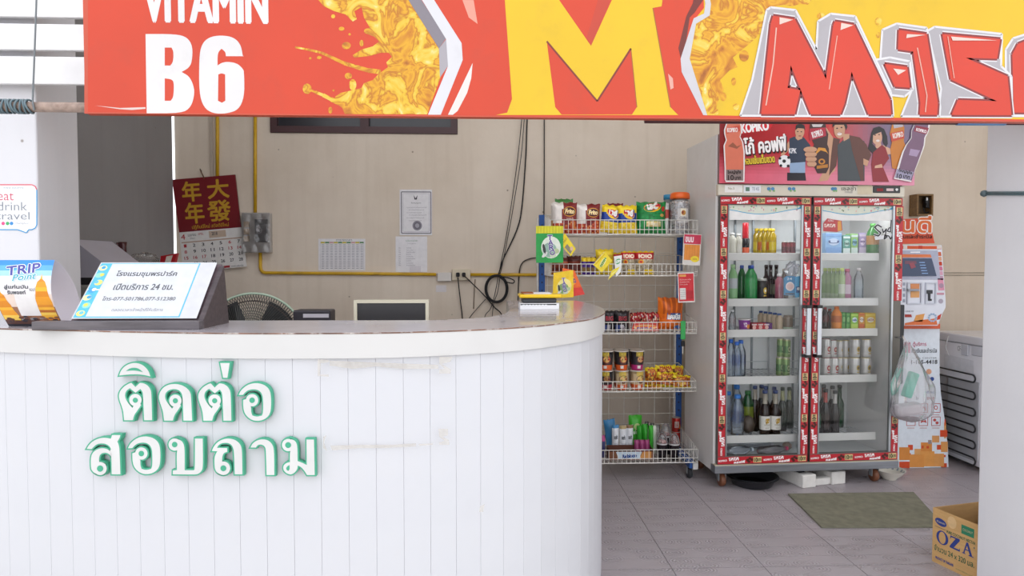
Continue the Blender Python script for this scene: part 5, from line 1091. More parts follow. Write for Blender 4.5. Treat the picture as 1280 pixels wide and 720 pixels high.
dcup(842.5, 542, 569, YRF + .01, 'dessert cup with a clear dome lid nearest the basket corner', tp='d07a74')
dcup(832, 530, 560, YRF + .13, 'dessert cup at the rear of the bottom basket')
# red cans
canm = None
for i, (y0, y1) in enumerate(((556, 536), (536.5, 516))):
    Y = YRB - .06; c = W(845, 540, Y); hh = .093; z = zf + i * .0945; m = MB()
    m.lathe((0, 0, 0), [(.027, 0), (.0275, .002), (.0275, hh - .002), (.027, hh)], 20, ['b8b4b0', 'b02a22', 'b8b4b0']); m.warp = cylw(0, 0, .0278, 0); m.rect(-.9, .03, .1, .07, 'd8d0c8', 1, 5); m.rect(.2, .02, 1.0, .05, 'd8702a', 1, 5); m.rect(-.2, .008, .9, .02, '2a1a18', 1, 5); m.text('ปลา', -.7, .04, -.1, .062, 'a02a22', 2, bold=.01)
    lab = ['red tin can at the bottom of the two-can stack', 'red tin can on top of the two-can stack'][i]
    if canm is None: canm = m.build('tin_can', 'can', local=True, label=lab, cat='can', group=GB); canm.location = (c.x, Y, z)
    else: dup(canm, (c.x, Y, z), .3, lab, GB)
# biscuit tray
tyb = root('biscuit_tray', W(788, 574, YRF + .01), label='brown cardboard biscuit display tray in the bottom basket', cat='tray')
a = W(761.5, 574, YRF + .0); b = W(817.5, 560, YRF); ze = zf; zt_ = ze + .062; y0_, y1_ = YRF + .012, YRF + .09
m = MB(); m.box2((a.x, y0_, ze), (b.x, y1_, ze + .004), '6a4a34'); m.build('tray_base', 'carton', tyb)
for q, (p_, r_) in enumerate((((a.x, y1_ - .003, ze), (b.x, y1_, zt_ + .008)), ((a.x, y0_, ze), (a.x + .003, y1_, zt_ + .008)), ((b.x - .003, y0_, ze), (b.x, y1_, zt_)))):
    m = MB(); m.box2(p_, r_, '5a3428'); m.build('tray_side', 'carton', tyb)
m = MB(wallplane(y0_ - .0012)); m.box2((a.x, y0_ - .001, ze), (b.x, y0_ + .002, zt_ - .012), '7a4a2e'); wB = b.x - a.x
m.pp([(a.x + wB * .22, ze + .004), (a.x + wB * .68, ze + .004), (a.x + wB * .74, zt_ - .013), (a.x + wB * .16, zt_ - .013)], 'c9d8e4', 1); m.pp([(a.x + wB * .68, ze + .004), (a.x + wB * .95, ze + .004), (a.x + wB * .95, zt_ - .013), (a.x + wB * .76, zt_ - .013)], 'd0904a', 1)
m.text('Rebisco', a.x + wB * .3, ze + .014, a.x + wB * .62, ze + .034, '24488e', 3, bold=.0018, rot=.08); m.build('tray_front', 'print', tyb)
for i in range(3): bag((793 + i * 6.5, 550.5, 800 + i * 6.5, 566), YRF + .05, .03, paneled([(0, .7, 1, .8, 'e0b0c8')], '9a4070'), 'wafer_pack', ['mauve wafer pack in the biscuit tray, nearest the tray middle', 'mauve wafer pack in the biscuit tray, centre of three', 'mauve wafer pack at the right end of the biscuit tray'][i], GB, zf + .0045, nu=6, nv=8)
bag((751, 545, 757.5, 567), YRF + .04, .04, paneled([(0, .78, 1, 1, 'b0407a')], '3a3a6a'), 'purple_bottle', 'small purple bottle with a pink cap by the counter end', GB, zf, nu=6, nv=8, mat='plastic', cat='bottle')
# ================================================================== DRINKS FRIDGE
FL = WZ(894, 592, .10); FR = WZ(1123, 585, .10); fv = FR - FL; fv.z = 0; FW = fv.length; FA = math.atan2(fv.y, fv.x)
E1 = fv.normalized(); E2 = Vector((-E1.y, E1.x, 0)); FO = Vector((FL.x, FL.y, 0)); FD = .51
def FP(dep): return Plane(FO + E2 * dep, E1, (0, 0, 1))
def FX(s, d, z): return FO + E1 * s + E2 * d + Vector((0, 0, z))
RF = Matrix.Rotation(FA, 3, 'Z')
fr = root('drinks_fridge', FO, FA, label='tall two-door glass drinks fridge framed with red sticker strips', cat='fridge')
def fbox(m, s0, d0, z0, s1, d1, z1, col, bev=0.0):
    c = FX((s0 + s1) / 2, (d0 + d1) / 2, (z0 + z1) / 2); m.box(c, (abs(s1 - s0), abs(d1 - d0), abs(z1 - z0)), col, RF, bev); return m
PF0 = FP(0); ZD0 = PF0.px(950, 579.5)[1]; ZD1 = PF0.px(950, 245.5)[1]; ZS1 = PF0.px(950, 230.5)[1]; ZFT = 2.035
M('enamel', 0.25, var=0.04, vscale=3, grime=('a89a8c', 4, .2, (1, 1, 1))); M('liner', 0.4, var=.04)
dd = .035   # door thickness in front of the body
for nm, s0, s1 in (('side_panel', 0, .035), ('side_panel', FW - .035, FW)):
    m = MB(); fbox(m, s0, dd, .10, s1, FD, ZFT, 'dedbd9', .004); m.build(nm, 'enamel', fr)
m = MB(); fbox(m, .035, FD - .04, .14, FW - .035, FD, ZFT, 'e4e6e6'); m.build('rear_panel', 'liner', fr)
m = MB(); fbox(m, .035, dd, .135, FW - .035, FD - .04, .165, 'e4e6e6'); m.build('floor_panel', 'liner', fr)
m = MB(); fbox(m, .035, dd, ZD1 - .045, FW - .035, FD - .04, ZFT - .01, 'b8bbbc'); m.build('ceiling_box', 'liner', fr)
m = MB(); fbox(m, -.002, .0, .098, FW + .002, dd + .03, .142, '8d9096', .003); m.build('kick_plate', 'steel', fr)
m = MB(); fbox(m, .0, .004, .142, FW, dd + .01, ZD0 - .002, 'c4b7a0'); m.build('bottom_rail', 'enamel', fr)
m = MB(); fbox(m, 0, 0.0, ZD1 + .004, FW + .004, dd, ZS1, 'd3ccbc', .004); m.build('control_strip', 'enamel', fr)
m = MB(); fbox(m, 0.01, 0.005, ZS1, FW - .01, dd, ZFT, '7a2226'); m.build('header_box', 'enamel', fr)
m = MB(FP(-.0015)); ps = m.P
m.px([(906, 231.5), (928, 231.5), (928, 240.5), (906, 240.5)], 'e6e4e0', 0); m.px([(929.5, 231.5), (951, 231.8), (951, 241), (929.5, 241)], 'e0e2e6', 0); m.px([(932, 234), (937, 234), (937, 239), (932, 239)], '5a7a6a', 1); m.textpx('TIS 455', 940, 234, 949, 238, '5a6a8a', 1); m.textpx('No.5', 910, 234, 918, 237, '9a8a6a', 1)
for x in (961, 966, 987, 992, 1041, 1044): m.ellpx(x, 236, 2.4, 2.2, '4f86b4', 0, 8); m.ellpx(x + 1.5, 238.5, 1.3, 1.3, '7ab06a', 1, 8)
m.textpx('เซลซ่า', 1052, 232.5, 1070, 238, '3a3a3e', 0); m.textpx('COOLER', 1056, 239, 1066, 241.3, '8a8a8e', 0); m.px([(1072, 231.5), (1090, 231.5), (1090, 243), (1072, 243)], 'cfc3a8', 0)
m.px([(906, 231.5), (1124, 232.5), (1124, 232.9), (906, 231.9)], 'cfc8ba', -.5)
m.build('strip_print', 'print', fr)
m = MB(); a = PF0.px(1091, 241); b = PF0.px(1125, 233); fbox(m, a[0], -.004, a[1], b[0], .002, b[1], '2c2c2e', .003); cpn = m.build('control_panel', 'plastic', fr)
m = MB(FP(-.0048)); m.px([(1096, 235.5), (1104, 235.5), (1104, 239), (1096, 239)], '8a1a20', 0); m.px([(1108, 235.5), (1117, 235.6), (1117, 238.8), (1108, 238.7)], 'd8c0c0', 0); m.ellpx(1121, 237, 1.7, 1.7, 'e0e0e0', 0, 10); m.px([(1092, 235), (1118, 235), (1118, 235.4), (1092, 235.4)], '3a3a3c', -.3); m.build('display_print', 'print', cpn)
for s0 in (.07, FW - .1):
    for d0 in (.08, FD - .09):
        m = MB(); m.lathe(FX(s0, d0, .038) - E1 * .015, [(.012, 0), (.034, .001), (.038, .006), (.038, .024), (.034, .03), (.012, .031)], 18, '7a4a30', axis=E1); 
        fbox(m, s0 - .022, d0 - .016, .035, s0 - .018, d0 + .016, .10, '8a8d90'); fbox(m, s0 + .018, d0 - .016, .035, s0 + .022, d0 + .016, .10, '8a8d90'); m.build('caster', 'satin', fr)
# interior: evaporator fan guard, shelf uprights
m = MB(); cg_ = FX(.40, .30, ZD1 - .09)
for k in range(5): m.tube([cg_ + E1 * (.11 - .02 * k) * math.cos(a) + E2 * (.11 - .02 * k) * math.sin(a) + Vector((0, 0, -.004 * k)) for a in [2 * math.pi * q / 28 for q in range(28)]], .003, 'd0d2d2', 4, True)
m.lathe(cg_, [(.12, .03), (.12, .0), (.115, .0)], 28, 'c9cccc', cap=False); m.build('fan_grille', 'plastic', fr)
for s0 in (.30, .42, .70, .82):
    m = MB(); fbox(m, s0, FD - .048, .18, s0 + .012, FD - .039, ZD1 - .06, '8a9094'); m.build('shelf_upright', 'metal', fr)
m = MB(); fbox(m, FW * .5 - .02, FD - .06, .17, FW * .5 + .02, FD - .04, ZD1 - .05, 'dadddd'); m.build('centre_liner', 'liner', fr)
# added glowing tube and area light, unseen behind the header, to brighten the bays
m = MB(); m.tube([FX(.08, .07, ZD1 - .062), FX(FW - .08, .07, ZD1 - .062)], .012, 'f4f6ff', 10); m.build('fill_tube', M('fill_glow', .4, var=0, emit=.8), fr)
ld = bpy.data.lights.new('fridge_fill', 'AREA'); ld.shape = 'RECTANGLE'; ld.size = FW - .16; ld.size_y = .03; ld.energy = 0.9; ld.color = (.95, .98, 1.0)
lo = bpy.data.objects.new('fridge_fill', ld); COL.objects.link(lo); lo.parent = fr; lo.location = (FW / 2, .075, ZD1 - .078); lo.rotation_euler = (math.radians(28), 0, 0)
# doors
PFm = FP(-.0005)
def sticker_strip(m, u0, v0, u1, v1, vert, l=1):
    m.rect(u0, v0, u1, v1, 'b8202c', l); L_ = (v1 - v0) if vert else (u1 - u0); w_ = (u1 - u0) if vert else (v1 - v0); unit = .245; n = max(1, round(L_ / unit)); un = L_ / n
    for i in range(n):
        def R(t0, t1, q0, q1, col, ll):
            if vert: m.rect(u0 + w_ * q0, v0 + un * (i + t0), u0 + w_ * q1, v0 + un * (i + t1), col, ll)
            else: m.rect(u0 + un * (i + t0), v0 + w_ * q0, u0 + un * (i + t1), v0 + w_ * q1, col, ll)
        def Tx(s, t0, t1, q0, q1, col, ll, bold=.0006):
            if vert:
                cu, cv = u0 + w_ * (q0 + q1) / 2, v0 + un * (i + (t0 + t1) / 2); hw, hh = un * (t1 - t0) / 2, w_ * (q1 - q0) / 2
                m.text(s, cu - hw, cv - hh, cu + hw, cv + hh, col, ll, bold, 0, math.pi / 2)
            else: m.text(s, u0 + un * (i + t0), v0 + w_ * q0, u0 + un * (i + t1), v0 + w_ * q1, col, ll, bold, 0, .06)
        Tx('KOPIKO', .02, .20, .35, .6, 'f0e6e6', l + 2); Tx('โก้โก้', .24, .46, .48, .9, 'f6f2f2', l + 2, .0012); Tx('คอฟฟี่', .36, .60, .08, .44, 'f6f2f2', l + 2, .0012)
        for (t_, q_) in ((.66, .5), (.71, .72), (.69, .25), (.755, .55)):
            a_ = un * .05; (m.ell(u0 + w_ * q_, v0 + un * (i + t_), w_ * .2, a_ * .7, '4a1a14', l + 1.4, 8) if vert else m.ell(u0 + un * (i + t_), v0 + w_ * q_, a_ * .7, w_ * .2, '4a1a14', l + 1.4, 8))
        R(.79, .97, .12, .88, 'd8c48a', l + 1); Tx('10', .81, .88, .2, .8, '2a1a14', l + 2, .0012); Tx('บาท', .89, .96, .28, .7, '2a1a14', l + 2)
sA, sB, sC, sD = .012, FW * .5 - .004, FW * .5 + .008, FW - .006
FBW = .048
M('doorframe', 0.4, .3, var=.08); M('sticker', 0.35, var=.06, vscale=20)
doors = []
for di, (s0, s1) in enumerate(((sA, sB), (sC, sD))):
    dr = MB(); z0, z1 = ZD0, ZD1
    fbox(dr, s0, 0, z0, s1, dd - .003, z0 + FBW, '57534f', .003); fbox(dr, s0, 0, z1 - FBW, s1, dd - .003, z1, '57534f', .003)
    fbox(dr, s0, 0, z0 + FBW, s0 + FBW, dd - .003, z1 - FBW, '57534f', .002); fbox(dr, s1 - FBW, 0, z0 + FBW, s1, dd - .003, z1 - FBW, '6a665f' if di else '57534f', .002)
    door = dr.build('door', 'doorframe', fr, label='glass fridge door in a dark frame'); doors.append(door)
    m = MB(); fbox(m, s0 + FBW - .004, .010, z0 + FBW - .004, s1 - FBW + .004, .016, z1 - FBW + .004, 'ffffff'); m.build('glass_pane', 'glass', door)
    m = MB(); fbox(m, s0 + FBW, -.001, z0 + FBW, s0 + FBW + .006, .01, z1 - FBW, 'a8acb0'); fbox(m, s1 - FBW - .010, -.001, z0 + FBW, s1 - FBW, .01, z1 - FBW, 'b8bcc0'); m.build('edge_trim', 'metal', door)
    m = MB(PFm); bx = .004
    sticker_strip(m, s0 + .002, z1 - FBW + .004, s1 - .002, z1 - .004, False); m.build('sticker_strip', 'sticker', door)
    m = MB(PFm); sticker_strip(m, s0 + .002, z0 + .003, s1 - .002, z0 + FBW - .004, False); m.build('sticker_strip', 'sticker', door)
    hb, ht = PF0.px(1013, 443)[1], PF0.px(1013, 384)[1]
    m = MB(PFm); sticker_strip(m, s0 + .003, z0 + FBW, s0 + FBW - .004, z1 - FBW, True); m.build('sticker_strip', 'sticker', door)
    if di == 0: m = MB(PFm); sticker_strip(m, s1 - FBW + .004, z0 + FBW, s1 - .003, z1 - FBW, True); m.build('sticker_strip', 'sticker', door)
    else:
        za_, zb_ = PF0.px(1120, 376)[1], PF0.px(1115, 520)[1]
        m = MB(PFm); sticker_strip(m, s1 - FBW + .004, za_, s1 + .004, z1 - FBW, True); m.build('sticker_strip', 'sticker', door)
        m = MB(PFm); sticker_strip(m, s1 - FBW + .004, z0 + FBW, s1 - .003, zb_, True); m.build('sticker_strip', 'sticker', door)
    # handle
    hs = (s1 - .030) if di == 0 else (s0 + .022)
    m = MB(); fbox(m, hs - .013, -.05, hb, hs + .013, -.036, ht, 'cfd3da', .004); hd = m.build('handle', 'metal', door)
    m = MB(); fbox(m, hs - .016, -.05, ht - .004, hs + .016, 0, ht + .014, '1f1e20', .002); m.build('bracket', 'plastic', hd)
    m = MB(); fbox(m, hs - .016, -.05, hb - .014, hs + .016, 0, hb + .004, '1f1e20', .002); m.build('bracket', 'plastic', hd)
    # printed header on the glass
    PG = FP(.0095); m = MB(PG); gz1 = z1 - FBW; gz0 = gz1 - .085; gs0, gs1 = s0 + FBW + .006, s1 - FBW - .010; gw = gs1 - gs0
    m.rect(gs0, gz0, gs1, gz1, 'e6e6e4', 0); wv = [(gs0 + gw * k / 24, gz0 + .052 - .018 * math.sin(k / 24 * 4.6 - .4) * (1 if k > 3 else .8)) for k in range(25)]
    m.pp(wv + [(gs1, gz1), (gs0, gz1)], 'd6dacb', 1); m.line(wv, .004, '4aa6d0', 2); m.pp([wv[-1], wv[-2], wv[-3], wv[-4], (gs1 - .02, wv[-3][1] + .004), (gs1, wv[-1][1] + .012)], '4aa6d0', 2)
    rnd = random.Random(5 + di)
    for k in range(26):
        u = gs0 + gw * rnd.random(); v = gz1 - .034 * rnd.random() - .002; m.ell(u, v, .003 + .004 * rnd.random(), .002 + .005 * rnd.random(), rnd.choice(['d0909a', '8ab07a', 'c9b0b8', '9ab8c0', '6a7a5a', 'e0b0a0']), 2, 7)
    m.build('glass_header', 'print', door)
# stickers on the right pane
PG = FP(.0085); m = MB(PG)
m.px([(1029, 279), (1034, 273), (1052, 276), (1053, 288), (1046, 290), (1029, 289)], 'b8484a', 1); m.textpx('KOPIKO', 1035, 274.5, 1042, 277, 'f0e6e6', 2); m.textpx('โก้โก้', 1030, 280, 1044, 284, 'f0e0d8', 2, bold=.001); m.px([(1047, 277), (1051, 276), (1052, 288), (1047, 289)], 'd89a4a', 2)
m.build('pane_sticker', 'sticker', doors[1])
m = MB(PG)
def script(pts, w_): m.linepx(pts, w_ + .006, 'e8e8ec', 1); m.linepx(pts, w_, '16171b', 2.2)
script([(1102, 284), (1097, 281), (1093, 284), (1097, 288), (1101, 291), (1098, 295), (1092, 293)], .008)
script([(1103, 286), (1104, 291), (1108, 286), (1106, 297)], .007); script([(1112, 284), (1109, 289), (1113, 290), (1114, 275)], .007); script([(1115, 288), (1118, 284), (1116, 290), (1120, 289), (1121, 283), (1120, 290)], .007)
script([(1106, 293), (1105, 299), (1109, 296), (1106, 294), (1111, 295), (1113, 299), (1116, 294), (1115, 302)], .007); m.px([(1093, 296), (1118, 291), (1119, 297), (1094, 300)], 'd8dadf', .2)
m.build('script_sticker', 'sticker', doors[1])
# shelves with price strips
rows = [316.2, 373, 411.3, 469.5, 542.5]; SH = []
for ri, py in enumerate(rows):
    zt_ = FP(.08).px(985, py)[1]; SH.append(zt_ - .014)
    for hi, (s0, s1) in enumerate(((.045, FW * .5 - .03), (FW * .5 + .012, FW - .10))):
        m = MB()
        for q in range(int((s1 - s0) / .03) + 1): m.tube([FX(s0 + q * .03, .085, zt_ - .017), FX(s0 + q * .03, FD - .05, zt_ - .017)], .002, 'b8bcbe', 4)
        for d0 in (.09, .28, FD - .055): m.tube([FX(s0, d0, zt_ - .021), FX(s1, d0, zt_ - .021)], .0028, 'b8bcbe', 4)
        m.tube([FX(s0, FD - .055, zt_ - .02), FX(s0, FD - .055, zt_ + .03), FX(s1, FD - .055, zt_ + .03), FX(s1, FD - .055, zt_ - .02)], .0025, 'c8ccce', 4)
        shf = m.build('shelf', 'wire', fr)
        m = MB(); fbox(m, s0 - .004, .072, zt_ - .045, s1 + .004, .083, zt_, 'd6d5d2', .002); m.build('price_strip', 'plastic', shf)
# ------------------------------------------------------------------ drinks
def at_f(px_, dep, z): 
    s_, _ = FP(dep).px(px_, 400); p = FX(s_, dep, z); return p
def ftop(py, dep, px_=980): return FP(dep).px(px_, py)[1]
def fw(px0, px1, dep): return FP(dep).px(px1, 400)[0] - FP(dep).px(px0, 400)[0]
def bottle(kind, px_, py, wpx, row, dep, cols, label, group, name='bottle', cat='bottle', mat='bottle', lab=None):
    """kind: soda / beer / milk; cols: body, cap, label(or None), lower body"""
    z0 = SH[row] if row is not None else .166; p = at_f(px_, dep, z0); h = ftop(py, dep, px_) - z0; r = fw(px_ - wpx / 2, px_ + wpx / 2, dep) / 2
    body, cap, lb, low = cols; rt = root(name, p, label=label, cat=cat, group=group)
    if kind == 'soda': prof = [(r * .8, 0), (r, .01), (r * .96, h * .2), (r, h * .34), (r, h * .62), (r * .9, h * .72), (r * .45, h * .88), (r * .4, h * .91)]; cc = [low, low, low, lb or body, body, body, body]
    elif kind == 'beer': prof = [(r * .9, 0), (r, .006), (r, h * .14), (r, h * .44), (r, h * .55), (r * .8, h * .62), (r * .46, h * .70), (r * .42, h * .93)]; cc = [low, low, lb or low, body, body, body, (lab or body)]
    else: prof = [(r * .9, 0), (r, .006), (r, h * .2), (r, h * .5), (r, h * .74), (r * .55, h * .84), (r * .5, h * .9)]; cc = [low, low, lb or low, body, body, body]
    m = MB(); m.lathe(p, prof, 16, cc); m.build('bottle_body', mat, rt)
    rc = prof[-1][0] * 1.12; m = MB(); m.lathe(p, [(rc, prof[-1][1] - .001), (rc * 1.05, prof[-1][1] + (h - prof[-1][1]) * .3), (rc, h * .995), (rc * .8, h)], 14, cap); m.build('cap', 'plastic', rt)
    return rt
D1, D2, D3 = .125, .20, .28
GD = 'bottles in the fridge'
bottle('milk', 914, 291, 10, 0, D1, ('d9d6c8', 'd8d8d4', None, 'd9d6c8'), 'cloudy white bottle at the left edge of the top shelf', GD)
bottle('milk', 922, 292, 9, 0, D1, ('d6d2c4', 'd8d8d4', None, 'dad7cc'), 'cloudy white bottle beside the red-topped bottle', GD)
# red-topped bottle
p = at_f(930.5, D1, SH[0]); h = ftop(279, D1) - SH[0]; r = fw(925.5, 935.5, D1) / 2; rt = root('bottle', p, label='black bottle with a tall red sleeve top on the top shelf', cat='bottle', group=GD)
m = MB(); m.lathe(p, [(r * .9, 0), (r * .92, h * .08), (r * .92, h * .24), (r * .95, h * .50), (r * .8, h * .52)], 16, ['b83028', 'd8603a', '1c1a1e', '1c1a1e']); m.build('bottle_body', 'gloss', rt)
m = MB(); m.lathe(p, [(r * .82, h * .5), (r * .74, h * .55), (r * .7, h * .98), (r * .6, h)], 16, 'b01c28'); m.build('cap', 'gloss', rt)
for i, x in enumerate((944.5, 950, 955.5, 961, 964.5)):
    bottle('milk', x, 285.2 + (.3 if i < 4 else .6), 8.5, 0, D1 + .02 + .05 * (4 - i) * .6, ('b89a1c', 'd8b82a', 'c86a20' if i % 2 else 'd8c030', 'c2a41e'), 'yellow soft drink bottle, %s from the red-topped bottle' % ['first', 'second', 'third', 'fourth', 'fifth'][i], 'yellow soft drink bottles')
def can(px_, py, wpx, row, dep, cols, label, group, z0=None, dots=None):
    z = SH[row] if z0 is None else z0; p = at_f(px_, dep, z); h = ftop(py, dep, px_) - z; r = fw(px_ - wpx / 2, px_ + wpx / 2, dep) / 2
    m = MB(); m.lathe((0, 0, 0), [(r * .82, 0), (r, h * .05), (r, h * .25), (r, h * .62), (r, h * .90), (r * .84, h * .965), (r * .86, h), (r * .78, h), (r * .76, h * .98)], 18, [cols[2], cols[1], cols[0], cols[1], cols[2], cols[3] if len(cols) > 3 else 'c9c6c0', 'c9c6c0', 'b8b5b0'])
    if dots: m.warp = cylw(0, 0, r * 1.004, 0); m.ell(.25, h * .45, .42, h * .15, dots[0], 1, 12); m.ell(.25, h * .45, .2, h * .07, dots[1], 2, 10); m.rect(-.1, h * .2, .6, h * .25, dots[0], 1, 3)
    o = m.build('drink_can', 'can', local=True, label=label, cat='can', group=group); o.location = p; o.rotation_euler = (0, 0, FA); return o, h
for i, x in enumerate((979, 984.5, 989.5)): can(x, 302, 6.5, 0, D1 + .02 * (2 - i), ('5a1822', '7a1c28', '4a1a20'), 'small dark red can on the top shelf, %s the frame' % ['farthest from', 'second nearest', 'nearest'][i], 'small dark red cans')
bottle('soda', 915.5, 330.5, 11.5, 1, D1, ('8fbf86', 'a9cf9a', 'b8bcc0', '8fc08a'), 'pale green bottle with a grey label on the second shelf', GD)
bottle('soda', 926.5, 331.5, 10, 1, D2, ('1a6a34', '2a4a9a', '1a6a34', '1a6a34'), 'deep green soda bottle with a blue cap behind the front one', GD)
bottle('soda', 938, 331.5, 15, 1, D1, ('1f8a44', '2a4a9a', '2f9a50', '1f9048'), 'large green soda bottle with a blue cap on the second shelf', GD)
can(952, 348, 12, 1, D1, ('1c1c1e', '2a2826', 'a8a6a2'), 'black and silver can with a gold stripe on the second shelf', 'cans', dots=('c9a83a', 'e8e2d0'))
for i, (x, dp) in enumerate(((957, .25), (962.5, .30), (969.5, .24))): bottle('beer', x, 331, 9, 1, dp, ('2a1416', '2a1416', ['3a2a22', '8a8a70', 'a0a08a'][i], '24181a'), 'tall dark brown bottle behind the silver can, %s' % ['nearest it', 'middle of three', 'beside the pink bottle'][i], 'tall brown bottles')
bottle('milk', 973.5, 342, 10, 1, D1, ('b86a7a', 'e0dcdc', 'a85a70', 'a8606e'), 'pink drink bottle with a white cap on the second shelf', GD)
bottle('milk', 980, 336, 9, 1, D3, ('6a4a3a', 'b09a80', None, '5a4034'), 'brown bottle behind the pink drink bottle', GD)
# things hung inside the left pane
m = MB(FP(.05)); m.px([(980.5, 347), (983, 345), (993, 345), (994, 347), (994, 369), (980.5, 369)], '2f7fae', 0); m.prism([FP(.05).at(*FP(.05).px(*q), -.001) for q in ((980.5, 369), (994, 369), (994, 347), (980.5, 347))], E2 * .008, '2f7fae'); m.ellpx(987.5, 358, 5.4, 5.6, 'e8dcda', 1); m.ellpx(987.5, 358, 4.2, 4.4, 'd9b8b4', 2); m.px([(981.5, 366.5), (993, 366.5), (993, 368), (981.5, 368)], '4a4440', 1); m.textpx('24', 983.5, 347, 990, 350, 'e8f0f4', 1)
m.build('blue_timer', 'plastic', label='blue hanging tag with a round pale face behind the left pane', cat='tag')
m = MB(FP(.045)); m.prism([FP(.045).at(*FP(.045).px(*q)) for q in ((994.5, 372), (1002.5, 371), (1000.5, 345), (994.5, 346))], E2 * .008, '4aa8d8'); m.px([(995, 358), (1001, 358), (1001.5, 366), (995, 366)], '2a5a9a', 1); m.ellpx(998, 361, 2, 2, 'e8eef4', 2); m.build('blue_packet', 'print', label='narrow light blue packet beside the round-faced tag', cat='packet')
c = at_f(989, .14, ftop(337, .14)); crumple(c, (.04, .03, .04), 21, 'c9c4d8', 24, 14, .3).build('crumpled_bag', 'film', label='crumpled clear bag with blue print on the second shelf corner', cat='bag')
# third shelf
bottle('soda', 915.5, 387, 8, 2, D1, ('d8dce0', 'e0e0e4', 'd8b0b0', 'd8d8dc'), 'small clear bottle with a pink label on the third shelf', GD, mat='pet')
p = at_f(930.5, D1, SH[2]); h = ftop(398, D1) - SH[2]; r = fw(923.5, 938, D1) / 2; m = MB(); m.lathe(p, [(r * .78, 0), (r * .8, .004), (r * .98, h * .9), (r * 1.04, h * .91), (r * 1.04, h), (r * .96, h)], 20, ['8a3a9a', '9a4aa8', 'd8d0d0', 'd8d0d0', 'b8a8a0']); m.warp = cylw(p.x, p.y, r * .92, p.z); m.ell(.4, h * .4, .4, h * .18, 'd8803a', 2); m.text('YO', -.5, h * .4, .1, h * .7, 'f0e0f0', 2, bold=.003); m.build('yogurt_cup', 'printgloss', label='purple paper cup on the third shelf', cat='cup')
for i in range(3):
    m = MB(); x = 943 + i * 7.8; p = at_f(x, D1 - .01, SH[2]); w_ = fw(x - 3.8, x + 3.8, D1); h = ftop(402.8, D1) - SH[2]; m.box(p + Vector((0, 0, h / 2)), (w_, .06, h), ['a8222c', 'a8222c', '5a2a6a'][i], RF, .002); Pl = FP(D1 - .041); s_ = FP(D1 - .041).px(x, 400)[0]; m.P = Plane(Pl.o, Pl.ux, Pl.uy); m.ell(s_, p.z + h * .5, w_ * .3, h * .25, 'd8a8a0', 1, 10); m.rect(s_ - w_ * .4, p.z + h * .75, s_ + w_ * .4, p.z + h * .9, 'd8c8c8', 1)
    m.build('juice_box', 'print', label=['small red drink box beside the purple cup', 'small red drink box in the middle of its three', 'small purple drink box on the third shelf'][i], cat='box', group='small drink boxes')
for i in range(5): bottle('milk', 951 + i * 5.8, 388.5 + i * .8, 7.5 + .3 * i, 2, .30 - .036 * i, ('c9b49a', '3a5a9a', None, 'c9b398'), 'small cream milk drink bottle, %s' % ['rearmost of the slanting row', 'second in the slanting row', 'middle of the slanting row', 'fourth in the slanting row', 'frontmost of the slanting row'][i], 'small milk drink bottles', mat='plastic')
p = at_f(985, D1, SH[2]); m = MB(); h = ftop(394, D1) - SH[2]; r = fw(979.5, 990.5, D1) / 2; m.lathe(p, [(r, 0), (r, h * .25), (r, h * .8), (r * .9, h)], 18, ['a9b8a0', '6a5a4a', '7a6a5a']); m.build('glass_jar', 'gloss', label='brown jar with a pale green base on the third shelf', cat='jar')
# fourth shelf
for i, (x, y, dp, w_) in enumerate(((914, 424, .13, 11), (921.5, 427, .12, 11.5), (926.5, 425, .17, 12))): bottle('soda', x, y, w_, 3, dp, ('b8cde0', '2f6fd0', '2a62c0', 'c2d4e4'), ['small water bottle at the left edge of the fourth shelf', 'small water bottle at the front of the fourth shelf', 'small water bottle behind the front one on the fourth shelf'][i], 'small water bottles', mat='pet')
for i, (x, y, lay, dp) in enumerate(((975.5, 446, 0, .17), (983.5, 446.5, 0, .14), (976.5, 422, 1, .17), (984, 423, 1, .14))):
    o, h = can(x, y + (0 if lay == 0 else 24), 8.6, 3, dp, ('4f7a44', '7a9a5a', 'b0b080'), '%s can, %s of the stack' % ('green', ['lower rear', 'lower front', 'upper rear', 'upper front'][i]), 'stacked green cans', dots=('c9d0a0', '2a5a34'))
    if lay: o.location.z += h + .001
